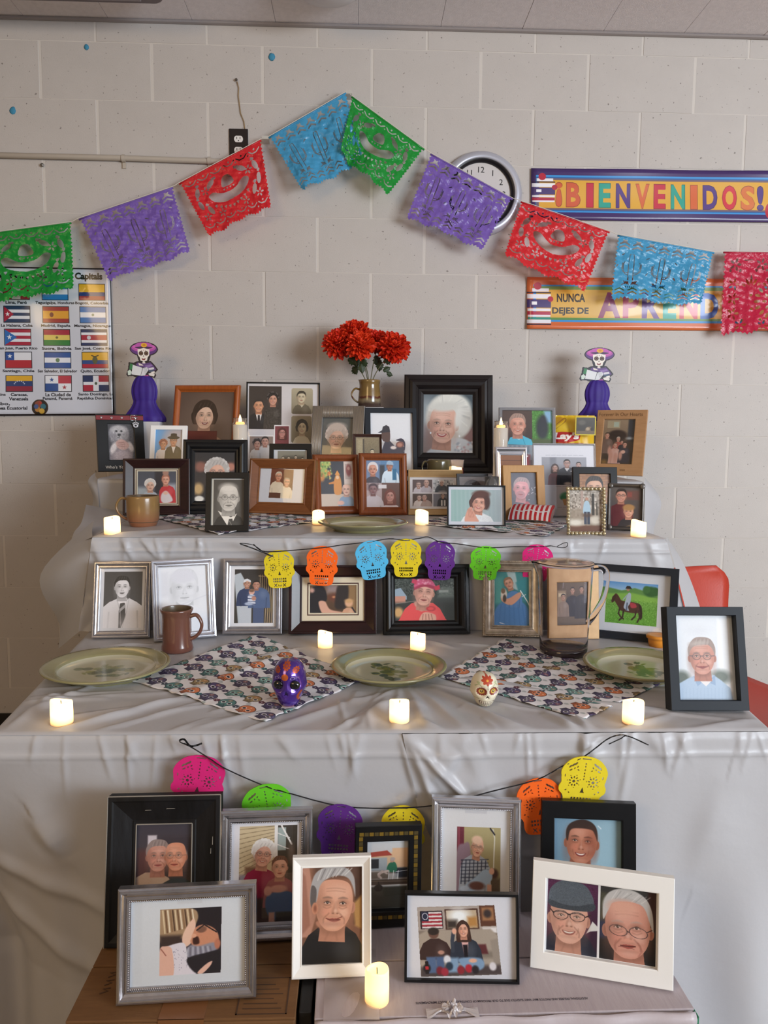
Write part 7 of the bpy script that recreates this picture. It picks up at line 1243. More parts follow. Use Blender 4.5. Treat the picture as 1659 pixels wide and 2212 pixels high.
P = at_z(303, 1139, Z2); k = (at_z(340, 1139, Z2)-at_z(268, 1139, Z2))[0]/2; P[1] += k*.7
mug('mug', 'tan stoneware mug with dark rim at the left of the middle tier', P, [(k*.78, 0), (k*.80, .003), (k*.84, .006), (k*.97, .022), (k*1.0, .048), (k*1.0, .074), (k*.985, .080)], k*.9, glaze('tan_glaze', '8a5a40', '86683f', .012, .055, extra=((.75, '8a6a44'),)), dkin, (k*.97, .018, .072, .026, .0052, math.radians(187)))
P = at_z(378, 1411, Z1); k = (at_z(413, 1411, Z1)-at_z(347, 1411, Z1))[0]/2; P[1] += k*.7
mug('mug', 'dark brown stoneware tankard in front of the silver frame with painted glare', P, [(k*.98, 0), (k*1.04, .004), (k*1.02, .012), (k*.95, .020), (k*.95, .075), (k*.97, .084), (k*1.06, .090), (k*1.08, .094)], k*.9, glaze('brown_glaze', '6a4238', '684539', .0, .09, rough=.22), M('tankard_interior', '5f5140', rough=.3, coat=.3), (k*.97, .026, .078, .023, .0062, math.radians(-4)))
P = np.array([at_y(948, 1000, -.56)[0], -.56, Z3]); k = (at_y(974, 985, -.56)-at_y(923, 985, -.56))[0]/2
mug('mug', 'olive green mug in front of the largest dark frame', P, [(k*.72, 0), (k*.9, .012), (k*.98, .03), (k*1.0, .054), (k*.98, .060)], k*.9, glaze('olive_glaze', '4c4632', '5c5238', .0, .05, rough=.18), M('olive_interior', '3c3624', rough=.3, coat=.3), (k*.97, .012, .052, .017, .0045, math.radians(184)))
q = at_y(798, 880, -.21); k = (at_y(822, 880, -.21)-at_y(774, 880, -.21))[0]/2; zt = q[2]+.012; PV = np.array([q[0], -.21, zt-.012])
vg = glaze('pitcher_glaze', '4a3a34', '7a5f34', .012, .055, rough=.15, extra=((.30, '8a7a60'), (.42, '7a6a4c'), (.5, '5c2f22'), (.58, '5c2f22'), (.66, '84683c')))
tv = mug('pitcher_vase', 'brown glazed jug holding the orange flowers', PV, [(k*.95, 0), (k*1.03, .004), (k*1.02, .025), (k*.95, .060), (k*.90, .076), (k*.93, .088), (k*1.0, .097)], k*.82, vg, dkin, (k*.95, .016, .064, .026, .0052, math.radians(186)), cat='vase')
# pedestals hidden behind the top tier photographs
pb = M('white_card', 'c9c6c8', rough=.6)
for (x0, x1, y0, y1, zt_, lb) in ((PV[0]-.05, PV[0]+.05, -.26, -.16, PV[2], 'white box under the flower jug behind the photographs'),
                              (at_y(272, 914, -.16)[0], at_y(352, 914, -.16)[0], -.21, -.11, at_y(310, 911, -.16)[2], 'white box under the left skeleton lady'),
                              (at_y(1250, 908, -.16)[0], at_y(1325, 908, -.16)[0], -.21, -.11, at_y(1290, 910, -.16)[2], 'white box under the right skeleton lady')):
    mb = MB(); mb.box(x0, x1, y0, y1, Z3+.0005, zt_); o = mb.build('pedestal_box', pb, None, bevel=.002); tag(o, lb, 'box', 'white boxes raising the back row')
# plates
pl_rim = M('plate_rim', '8f8a66', rough=.22, coat=.4, noise=(30, .3), col2='857f58'); pl_in = 'b3af98'
def plate_cv(seed, faint):
    c = Cv(420, 420, 'aba78c'); r_ = np.random.default_rng(seed); c.ell(.5, .5, .5, .5, 'b5b199'); c.ell(.5, .5, .36, .36, 'aaa68a', .2)
    gs = ['4a5638', '5c6638', '6d6f30', '7a7836', '3f4a34']
    for k in range(26): a = r_.uniform(0, 6.28); rr = r_.uniform(0, .24); c.ell(.5+rr*1.35*math.cos(a), .5+rr*.8*math.sin(a), .055, .05, gs[k % 5], .012, 0, faint)
    for k in range(12): a = r_.uniform(0, 6.28); x, y = .5+.28*math.cos(a), .5+.18*math.sin(a); c.ell(x, y, .045, .018, gs[k % 5], .01, math.degrees(a)*1.3, faint); c.line([(.5, .5), (x, y)], .007, '55603a', .004, faint*.6)
    return c
PM = {}
def plate(x0, x1, pc, z, label, seed, faint=.85, tilt=0):
    a, b = at_z(x0, pc, z+.02), at_z(x1, pc, z+.02); R = (b-a)[0]/2; c = (a+b)/2; t = thing('plate', label, 'plate', (c[0], c[1], z), seed, group='stoneware plates on the altar')
    mb = MB(); mb.lathe([(.0001, .003), (R*.60, .003), (R*.62, 0), (R*.66, 0), (R*.66, .004), (R*.80, .010), (R*.985, .0195), (R, .0215), (R*.99, .0235), (R*.93, .0225), (R*.80, .0175), (R*.755, .0155), (R*.74, .0125), (R*.70, .0095)], 72); mb.build('body', pl_rim, t, smooth=True)
    mb = MB(); mb.lathe([(R*.745, .0135), (R*.70, .0096), (R*.55, .0085), (R*.3, .0080), (.0001, .0080)], 72); uv = [(.5+.5*v[0]/(R*.75), .5+.5*v[1]/(R*.75)) for v in mb.v]
    mb.build('decorated_well', M_print('plate%d' % seed, plate_cv(seed, faint), rough=.2, coat=.4), t, smooth=True, uv=uv); return t
plate(95, 365, 1436, Z1, 'olive stoneware plate at the left of the lower table', 3, .55)
plate(715, 965, 1437, Z1, 'olive stoneware plate with leaf pattern in the centre of the lower table', 5, .85)
plate(1263, 1505, 1434, Z1, 'olive stoneware plate behind the deep black frame', 8, .85)
plate(686, 881, 1128, Z2, 'olive stoneware plate on the middle tier before the oak frames', 11, .5)
# amber lid behind the right plate
P = at_z(1428, 1400, Z1); t = thing('amber_dish', 'small amber lid behind the right plate beside the deep black frame', 'dish', (P[0], P[1]+.02, Z1)); mb = MB(); mb.lathe([(.0001, 0), (.020, 0), (.022, .014), (.0225, .018), (.026, .019), (.0265, .024), (.025, .026), (.018, .0255), (.0001, .025)], 36); mb.build('lid', M('amber_plastic', 'd78a2c', rough=.3, sss=.2), t, smooth=True)
# clear pitcher
P = at_z(1226, 1421, Z1); P[1] += .036; R0 = (at_z(1276, 1415, Z1)-at_z(1174, 1415, Z1))[0]/2; t = thing('water_pitcher', 'clear plastic pitcher with a dark base and handle on the right', 'pitcher', P); H = at_y(1232, 1216, P[1])[2]-Z1; R1 = R0*1.13
clr = M('clear_plastic', 'f2eef0', rough=.03, trans=1.0, ior=1.10, spec=.6); mb = MB()
def spout(a, r, z): return 0
pr = [(R0*.93, .004), (R0, .012), (R0*1.01, H*.2), (R0+(R1-R0)*.8, H*.85), (R1, H-.004), (R1*1.03, H), (R1*1.02, H+.002), (R1*.985, H-.002), (R0+(R1-R0)*.8-.002, H*.85), (R0*1.01-.002, H*.2), (R0*.97, .020), (R0*.8, .018), (.0001, .018)]
mb.lathe(pr, 64)
for i, (x, y, z) in enumerate(mb.v):
    a = math.atan2(y, x); dd = abs((a-math.pi+math.pi) % (2*math.pi)-math.pi); dd = abs(abs(a)-math.pi)
    if z > H*.80: kk = math.exp(-(dd/.30)**2)*((z-H*.80)/(H*.2)); mb.v[i] = (x-.016*kk, y*(1-.3*kk), z+.002*kk)
mb.build('body', clr, t, smooth=True)
mb = MB(); mb.lathe([(.0001, .001), (R0*.92, .001), (R0*.985, .006), (R0*.99, .016), (R0*.95, .0175), (.0001, .0175)], 48); mb.build('base', M('smoky_base', '3c3438', rough=.12, coat=.5), t, smooth=True)
mb = MB(); hp = smoothpts([(R1*.97, H-.012), (R1+.022, H-.012), (R1+.032, H-.030), (R1+.026, H*.62), (R1+.006, H*.42), (R0*1.0, H*.34)], 8, False); mb.tube([(x, 0, z) for x, z in hp], .0048, 10, flat=1.5); mb.build('handle', clr, t, smooth=True)
mb = MB(); mb.lathe([(R1*.99, H-.004), (R1*1.012, H-.003), (R1*1.012, H+.001), (R1*.93, H+.0035), (R1*.6, H+.004), (.0001, H+.0045)], 48); mb.build('lid', M('lid_clear', 'e9e2e4', rough=.06, trans=.9, ior=1.15), t, smooth=True)

# ------------------------------------------------------------------ flowers
ptm = M('petal_orange', 'ee4a1c', rough=.55, noise=(40, .35), col2='e0351a', sss=.15); pt2 = M('petal_deep', 'e0341c', rough=.55, noise=(40, .3), col2='d02616', sss=.15); lfm = M('leaf_green', '2f3c22', rough=.5, noise=(50, .3), col2='243018'); stm = M('stem_green', '5a5638', rough=.6)
lf = MB(); P = []
for v in np.linspace(0, 1, 11): wd = .016*math.sin(math.pi*min(1, v*.95+.04))**.7*(1+.25*math.sin(v*24)); P.append([(wd*u, .005*(abs(u))-.002, .046*v-.008*v*v*abs(u)) for u in np.linspace(-1, 1, 7)])
lf.grid(P); lo = lf.build('leaf', lfm, None, smooth=True, solid=.0006); lme = lo.data; bpy.data.objects.remove(lo)
top = PV+np.array([0, 0, .09])
def flower(px, py, R, y, label, mats, leaves, seed):
    r_ = np.random.default_rng(seed); C_ = at_y(px, py, y); t = thing('artificial_chrysanthemum', label, 'flower', top-np.array([0, 0, .07]), group='orange artificial flowers in the jug'); c = C_-(top-np.array([0, 0, .07])); mb = MB(); fw = np.array([.05*(px-790)/60, -.55, .45]); fw /= np.linalg.norm(fw)
    for ring_, (n, el, ln, w_) in enumerate(((16, -.75, 1.0, .15), (22, -.3, 1.05, .15), (26, .02, 1.04, .15), (26, .3, .98, .15), (22, .55, .90, .145), (18, .8, .82, .14), (12, 1.05, .74, .13), (7, 1.32, .66, .12))):
        for k in range(n):
            a = 2*math.pi*k/n+r_.uniform(-.15, .15); e = el+r_.uniform(-.12, .12); L = R*ln*r_.uniform(.9, 1.08); ax = np.cross(fw, [0, 0, 1]); ax /= np.linalg.norm(ax); az = np.cross(ax, fw)
            d_ = (ax*math.cos(a)+az*math.sin(a))*math.cos(e)+fw*math.sin(e); sd = np.cross(d_, fw); sd /= np.linalg.norm(sd)+1e-9; nn = np.cross(sd, d_)
            Q = []
            for v, ww in ((.22, .35), (.5, .85), (.8, 1.0), (.95, .7), (1.04, .12)): Q.append([c+d_*L*v+sd*(w_*R*ww*u)+nn*(R*(.10*abs(u)+.20*(v-.6)**2*(1 if v > .6 else 0))) for u in (-1, 0, 1)])
            mb.grid(Q, (k+ring_) % 2)
    mb.ball(tuple(c), R*.35, R*.35, R*.35, 8, 6, 1); mb.build('bloom', mats, t, smooth=True, kind='stuff')
    st = smoothpts([(r_.uniform(-.012, .012), r_.uniform(-.01, .01), 0), (c[0]*.12, c[1]*.1, .075), (c[0]*.45, c[1]*.4, .075+(c[2]-.075)*.45), tuple(c-fw*R*.2)], 6, False); mb = MB(); mb.tube(st, .0016, 6); mb.build('stem', stm, t, smooth=True)
    for (lx, ly, ro, sc) in leaves: q = at_y(lx, ly, y-.012); o = link('leaf', lme, t); o.location = q-(top-np.array([0, 0, .07])); o.rotation_euler = (r_.uniform(-.5, .2), math.radians(ro), r_.uniform(-.4, .4)); o.scale = (sc, sc, sc)
flower(731, 742, .056, -.20, 'orange red bloom lowest at the left of the bunch', [ptm, pt2], [(752, 775, 120, .9), (762, 792, 150, .8), (765, 768, 165, 1.0)], 1)
flower(767, 724, .060, -.17, 'orange red bloom topmost in the left cluster', [pt2, ptm], [(776, 774, 190, 1.0)], 2)
flower(779, 746, .053, -.24, 'brightest orange bloom facing front in the left cluster', [ptm, ptm], [(788, 776, 200, .9), (780, 786, 170, .8)], 3)
flower(817, 738, .044, -.17, 'smaller deep red bloom between the two flower clusters', [pt2, pt2], [(812, 768, 160, 1.0), (822, 780, 185, .9)], 4)
flower(850, 751, .060, -.21, 'large orange red bloom alone at the right', [ptm, pt2], [(832, 770, 150, .8), (828, 802, 60, .7), (836, 806, 110, .6)], 5)

# ------------------------------------------------------------------ napkins with skull print
def napkin_cv():
    c = Cv(640, 640, 'dcdade'); r_ = np.random.default_rng(4); cols = ['51456a', 'c9744a', '6f9a94', '514a66', 'a08a62', '4f7a78']
    n = 8
    for j in range(n):
        for i in range(n):
            x, y = (i+.5+.5*(j % 2))/n % 1.0, (j+.5)/n; q = cols[(i*2+j*3) % 6]; dk = mix(q, '15101c', .65); s = .045; rot = r_.uniform(-25, 25); k, sn = math.cos(math.radians(rot)), math.sin(math.radians(rot)); p = lambda u, v: (x+(u*k-v*sn)*s, y+(u*sn+v*k)*s)
            for ox in (0, -1, 1):
                if ox and not (x < .08 or x > .92): continue
                pp = lambda u, v: (p(u, v)[0]+ox, p(u, v)[1])
                c.ell(*pp(0, -.25), s*1.05, s*.95, dk, 0, rot); c.ell(*pp(0, -.25), s*.95, s*.85, q, 0, rot); c.poly([pp(-.6, .3), pp(.6, .3), pp(.5, 1.05), pp(-.5, 1.05)], dk); c.poly([pp(-.52, .2), pp(.52, .2), pp(.42, .96), pp(-.42, .96)], q)
                for sg in (-1, 1): c.ell(*pp(sg*.42, -.1), s*.3, s*.3, 'e6e2e2' if (i+j) % 2 else mix(q, 'ffffff', .6), 0); c.ell(*pp(sg*.42, -.1), s*.2, s*.2, '1c1824')
                c.poly([pp(0, .2), pp(.14, .45), pp(-.14, .45)], '1c1824'); [c.line([pp(-.3+.2*t, .6), pp(-.3+.2*t, .9)], .004, '1c1824') for t in range(4)]; c.ell(*pp(0, -.75), s*.2, s*.2, mix(q, 'ffffff', .5))
                for t in range(5): a = t*1.256; c.ell(*pp(.2*math.sin(a), -.75-.2*math.cos(a)), s*.12, s*.12, mix(q, 'e08050', .4))
    for j in range(n):
        for i in range(n):
            x, y = (i+.02+.5*(j % 2))/n, (j+.5)/n; q = ['3f3450', '2f5a62', '5a2f3c', '39424f'][(i+j*2) % 4]
            for t in range(5): a = t*1.256+i; c.ell(x+.011*math.sin(a), y+.011*math.cos(a), .008, .008, q)
            c.ell((i+.5*(j % 2)+.25)/n, (j+.02)/n, .012, .009, 'b0b4b8', .006); c.ell((i+.5*(j % 2)+.75)/n, (j+.98)/n, .01, .012, '9aa4a4', .006)
    return c
napm = M_print('skull_napkin', napkin_cv(), rough=.8)
def napkin(c4, z, label, segs, seed, rep=.92, drop=None):
    q = [at_z(a, b, z) for a, b in c4]; n = 60; P = np.zeros((n, n, 3)); uv = []
    for j in range(n):
        for i in range(n): u, v = i/(n-1), j/(n-1); P[j, i] = (q[0]*(1-u)+q[1]*u)*(1-v)+(q[3]*(1-u)+q[2]*u)*v; uv.append((u*rep, v*rep))
    X, Y = P[..., 0], P[..., 1]; e = np.minimum(np.minimum(np.arange(n)[:, None], n-1-np.arange(n)[:, None]), np.minimum(np.arange(n)[None], n-1-np.arange(n)[None]))/(n-1)
    P[..., 2] = z+.0022+np.abs(wav(X, Y, seed, amp=.0022, lo=6, hi=22))*1.2+ridge(X, Y, pseg(z, segs))+.0012*np.sin(X*190+3*np.sin(Y*40))*np.clip(1-e*25, 0, 1)
    P[..., 0] += .002*np.sin(Y*120)*np.clip(1-e*20, 0, 1); P[..., 1] += .002*np.sin(X*110)*np.clip(1-e*20, 0, 1)
    if drop is not None: k = np.clip(drop-P[..., 1], 0, 1); P[..., 1] = np.maximum(P[..., 1], drop-.004); P[..., 2] -= k*.95
    mb = MB(); mb.grid(P); o = mb.build('napkin', napm, None, smooth=True, uv=uv, solid=.0008); tag(o, label, 'napkin', 'skull print napkins')
napkin([(281, 1473), (572, 1562), (792, 1470), (553, 1373)], Z1, 'skull print napkin under the purple skull on the lower table', [(400, 1508, 600, 1420, .003, .008)], 1)
napkin([(1089, 1382), (948, 1465), (1260, 1557), (1432, 1478)], Z1, 'skull print napkin under the clear pitcher on the lower table', [(1150, 1470, 1290, 1425, .003, .008), (1080, 1480, 1160, 1450, .002, .006)], 2)
napkin([(330, 1118), (470, 1156), (700, 1126), (560, 1103)], Z2, 'skull print napkin under the bald man photo on the middle tier', [(440, 1140, 600, 1130, .003, .01)], 3)
napkin([(895, 1133), (1180, 1161), (1235, 1132), (1010, 1107)], Z2, 'skull print napkin under the striped snack box on the middle tier', [(1000, 1140, 1120, 1145, .003, .01)], 4)

# ------------------------------------------------------------------ felt skull bunting
def skull_mask():
    c = Mk(216, 264, '000000'); K = '000000'
    hp = [(.25, .055), (.395, .15), (.475, .27), (.465, .40), (.45, .485), (.487, .56), (.475, .635), (.41, .69), (.375, .75), (.365, .87), (.31, .955), (.16, .985)]; c.poly([(.5, .012)]+[(.5+a, b) for a, b in hp]+[(.5, .99)]+[(.5-a, b) for a, b in hp[::-1]], 'ffffff', cv=1)
    E = lambda x, y, a, b, r=0: c.ell(x, y, a, b, K, 0, r)
    c.rect(.41, .045, .59, .07, K)
    for sx in (-1, 1):
        ex = .5+sx*.20; E(ex, .46, .030, .026)
        for k in range(9): a = k*40; E(ex+.085*math.sin(math.radians(a)), .46-.072*math.cos(math.radians(a)), .017, .021, a)
        for k in range(7): a = k*51+20; E(ex+.135*math.sin(math.radians(a)), .46-.112*math.cos(math.radians(a)), .011, .011)
        for k in range(3): E(.5+sx*(.20+.055*k), .15+.028*k, .020, .034, sx*(-40)); E(.5+sx*(.16+.06*k), .205+.028*k, .014, .020, sx*(-30))
        E(.5+sx*.3, .27, .03, .012, sx*30); E(.5+sx*.14, .26, .025, .011, sx*-30); E(.5+sx*.39, .37, .012, .03); E(.5+sx*.34, .62, .022, .014, sx*40); E(.5+sx*.27, .66, .02, .012, -sx*40)
        c.line([(.5+sx*.10, .88), (.5+sx*.18, .95)], .024, K); c.line([(.5+sx*.18, .88), (.5+sx*.10, .95)], .024, K); E(.5+sx*.045, .925, .012, .03, sx*20)
    for y in (.14, .19, .25, .31, .36, .41): E(.5, y, .014, .019)
    c.poly([(.5, .55), (.545, .655), (.455, .655)], K); E(.5, .93, .011, .03)
    for r in (0, 1):
        for k in range(7): c.rect(.285+.063*k, .735+.062*r, .328+.063*k, .780+.062*r, K)
    NX, NY = 130, 158; F = c.field()
    for a in (0, -1): F[a, :] = -.5; F[:, a] = -.5
    F = (F*2+np.roll(F, 1, 0)+np.roll(F, -1, 0)+np.roll(F, 1, 1)+np.roll(F, -1, 1))/6; jj = np.linspace(0, 263, NY).astype(int); ii = np.linspace(0, 215, NX).astype(int)
    V, fc, bd = mask_mesh(F[np.ix_(jj, ii)]); return V/[NX-1, NY-1], fc, bd
SV, SF, SB = skull_mask(); n = len(SV); mb = MB(); th = .0018
mb.add([(x-.5, -th/2, .98-y) for x, y in SV]+[(x-.5, th/2, .98-y) for x, y in SV], [f for f in SF]+[tuple(n+i for i in f[::-1]) for f in SF]+[(a, b, n+b, n+a) for a, b in SB])
mb.v = [(x, y/ .07, z) for x, y, z in mb.v]
so = mb.build('felt_skull', M('felt_base', 'ffffff', rough=.9)); sme = so.data; bpy.data.objects.remove(so)
FELT = {k: M('felt_'+k, v, rough=.85, noise=(60, .3), col2=v, bump=(300, .3, .001), sheen=.0) for k, v in (('yellow', 'dcc61f'), ('orange', 'f0620f'), ('blue', '4fb0de'), ('purple', '5a2480'), ('green', '62c41d'), ('pink', 'd11a72'))}
ribm = M('black_ribbon', '121013', rough=.5)
def bunting(label, sk, line, y, ends, w):
    t = thing('skull_bunting', label, 'bunting', (0, 0, 0), group='felt skull buntings')
    for cn, x0, y0, x1, y1, roll, lb in sk:
        a = at_y((x0+x1)/2, y0, y); wd = w or (at_y(x1, y0, y)-at_y(x0, y0, y))[0]; hh = (at_y((x0+x1)/2, y0, y)-at_y((x0+x1)/2, y1, y))[2]
        o = link('felt_skull', sme, t, label=lb); o.material_slots[0].link = 'OBJECT'; o.material_slots[0].material = FELT[cn]; rr = math.radians(roll)
        o.scale = (wd, .07, hh); o.rotation_euler = (math.radians(random.uniform(-4, 1)), rr, math.radians(random.uniform(-6, 6))); o.location = (a[0]-hh*.98*math.sin(rr), y-.004, a[2]-hh*.98*math.cos(rr))
    mb = MB()
    for ln in [line]+ends: mb.tube([at_y(px, py, y-.006 if i % 2 else y-.002) for i, (px, py) in enumerate(smoothpts(ln, 4, False))], .0017, 6, flat=.5)
    mb.build('ribbon', ribm, t)
bunting('skull bunting with seven felt skulls across the front of the middle tier', [('yellow', 567, 1187, 635, 1270, -3, 'yellow felt skull, leftmost'), ('orange', 662, 1178, 732, 1265, 2, None), ('blue', 762, 1166, 833, 1252, -8, None), ('yellow', 842, 1162, 911, 1247, -1, None), ('purple', 919, 1167, 986, 1253, 2, None), ('green', 1016, 1178, 1084, 1253, 2, None), ('pink', 1131, 1175, 1199, 1256, 8, None)],
        [(548, 1176), (566, 1190), (600, 1191), (697, 1183), (740, 1177), (795, 1171), (840, 1164), (876, 1167), (905, 1163), (925, 1160), (952, 1171), (990, 1175), (1050, 1183), (1110, 1181), (1165, 1181), (1190, 1179)], -1.196,
        [[(566, 1190), (546, 1177), (518, 1174), (545, 1184), (590, 1202)], [(1190, 1179), (1212, 1183), (1224, 1181), (1226, 1173), (1218, 1173), (1204, 1180)]], None)
bunting('skull bunting of larger felt skulls sagging across the lower table front', [('pink', 378, 1630, 494, 1752, 8, None), ('green', 514, 1690, 624, 1812, -10, None), ('purple', 688, 1732, 788, 1852, 4, None), ('yellow', 823, 1739, 920, 1858, 1, None), ('orange', 1110, 1678, 1210, 1800, -6, None), ('yellow', 1214, 1630, 1320, 1752, 7, 'yellow felt skull at the right end')],
        [(398, 1606), (420, 1618), (455, 1640), (490, 1662), (570, 1697), (620, 1712), (740, 1742), (870, 1745), (960, 1736), (1060, 1710), (1160, 1684), (1215, 1655), (1262, 1634), (1310, 1598), (1335, 1588), (1352, 1588)], -1.824,
        [[(455, 1640), (415, 1615), (388, 1602), (398, 1597), (412, 1612), (436, 1606)], [(1316, 1607), (1340, 1596), (1356, 1590), (1400, 1609)]], None)

# ------------------------------------------------------------------ skull figurines
def skull_fig(label, px0, px1, ptop, pbot, z, cv, mat_kw, eyes, seed, yaw):
    P = at_z((px0+px1)/2, pbot-4, z); wd = (at_z(px1, pbot, z)-at_z(px0, pbot, z))[0]*1.09; P[1] += wd*.45; H = at_y((px0+px1)/2, ptop, P[1])[2]-z; t = thing('sugar_skull', label, 'figurine', P, yaw); mb = MB(); n, k = 56, 56; P_ = []; uv = []
    for j in range(k+1):
        v = j/k; zz = -math.cos(math.pi*v)
        for i in range(n+1):
            a = 2*math.pi*i/n; rr = math.sin(math.pi*v)**.60; x, y = rr*math.cos(a), rr*math.sin(a); f = max(0, -y)
            low = np.clip((-.05-zz)/.55, 0, 1); s = 1-.20*low*(1-.25*f); x2 = x*s; y2 = y*(1.05-.10*low)+.10*low*f*0
            x2 *= 1+.05*math.exp(-((zz+.12)/.16)**2)                      # cheekbones
            for ex, ez, rd, dp in ((-.45, .07, .30, .22), (.45, .07, .30, .22), (0, -.26, .12, .14)): g = math.exp(-(((x2-ex)/rd)**2+((zz-ez)/(rd*.95))**2)**2); y2 += dp*g*f
            y2 -= .06*math.exp(-((zz+.62)/.16)**2)*f*math.exp(-(x2/.5)**2)
            P_.append((x2*wd/2, y2*wd*.56, (zz+1)/2*H)); uv.append((.5+x2*.49, (zz+1)/2 if y < .2 else .985))
    o_ = np.array(P_).reshape(k+1, n+1, 3); mb.grid(o_, flip=False); c = Cv(320, 460); cv(c); b = mb.build('body', M_print('skull_%d' % seed, c, **mat_kw), t, smooth=True, uv=uv)
    mt = b.data.materials[0]
    if eyes:
        mt.node_tree.nodes['Principled BSDF'].inputs['Metallic'].default_value = .55
        for sx in (-1, 1): mb = MB(); mb.ball((sx*.225*wd, -.415*wd, .535*H), .170*wd, .11*wd, .098*H, 20, 12); mb.build('eye', M('glossy_black', '08080a', rough=.08, coat=.6), t, smooth=True)
def cv_purple(c):
    c.grad('4a2a86', '5a34a0'); O = 'c2562a'
    for x, y, s in ((.5, .08, .10), (.24, .16, .08), (.76, .16, .08), (.5, .17, .0)):
        for k in range(9): a = k*40; c.ell(x+s*math.sin(math.radians(a))*.8, y-s*.6*math.cos(math.radians(a)), s*.28, s*.5*.5, O, 0, a)
        c.ell(x, y, s*.4, s*.3, O)
    c.ell(.47, .29, .10, .065, 'd0662c')
    for x in (.22, .68): c.ell(x, .32, .055, .03, 'a89ad8', 0, 0, 1, .014); c.ell(x+.09, .31, .03, .02, 'a89ad8', 0, 0, 1, .012)
    for q in ([(.9, .6), (.8, .72), (.86, .84), (.95, .8)], [(.04, .62), (.12, .74), (.06, .86)]): c.line(q, .06, O, 0, 1, 1)
    for k in range(7): c.line([(.5+.035*(k-3), .985), (.5+.06*(k-3), .93)], .02, O)
    for k in range(3): c.line([(.36+.02*k, .76), (.36+.1*k, .78)], .008, '3a2070')
    c.poly([(.5, .58), (.56, .67), (.44, .67)], '2a1650')
def cv_white(c):
    c.grad('d9d0b8', 'd3cab2'); R = 'b0442a'; B = '4a2418'
    for k in range(8): a = k*45; c.ell(.5+.12*math.sin(math.radians(a)), .13-.075*math.cos(math.radians(a)), .055, .065, R, 0, a)
    c.ell(.5, .13, .045, .03, 'd9a040')
    for x in (.2, .8): c.line([(x-.1, .3), (x, .24), (x+.1, .3)], .03, 'a8b088', 0, 1, 1); c.ell(x, .2, .05, .03, 'b5bb92')
    for x in (.3, .72):
        for k in range(14): a = k*25.7; c.ell(x+.135*math.sin(math.radians(a)), .45-.095*math.cos(math.radians(a)), .035, .028, '7a2f22', 0, a)
        c.ell(x, .45, .12, .085, '8a3a24'); c.ell(x, .45, .095, .068, 'c9a84a'); c.ell(x, .45, .05, .04, '5a3a1c'); c.ell(x, .44, .02, .014, 'e8d8a0')
    c.poly([(.5, .57), (.57, .66), (.5, .645), (.43, .66)], '2a1410'); [c.ell(.5, y, .02, .014, B) for y in (.27, .32, .37)]
    c.poly([(.22, .735), (.5, .75), (.78, .735), (.74, .86), (.26, .86)], B); [c.rect(.26+.062*k, .752 if r == 0 else .81, .31+.062*k, .80 if r == 0 else .85, 'e0d8c2') for k in range(8) for r in (0, 1)]
    for k in range(9): c.ell(.18+.08*k, .91+.02*math.sin(k*2), .02, .015, [B, R, '5a7a4a'][k % 3])
    c.line([(.84, .66), (.95, .62), (.93, .72)], .02, '7a8a5a', 0, 1, 1); c.line([(.1, .66), (.22, .68)], .016, '7a8a5a'); [c.ell(.9+.03*math.sin(k), .38+.03*k, .02, .014, '7a5a4a') for k in range(4)]
skull_fig('shiny purple skull figurine with orange painted flowers on the left napkin', 588, 657, 1422, 1539, Z1, cv_purple, d(rough=.18, coat=.6), True, 1, math.radians(-6))
skull_fig('small cream skull figurine painted with a red flower and brown eyes', 1022, 1077.5, 1453, 1536, Z1, cv_white, d(rough=.4, coat=.2), False, 2, math.radians(4))

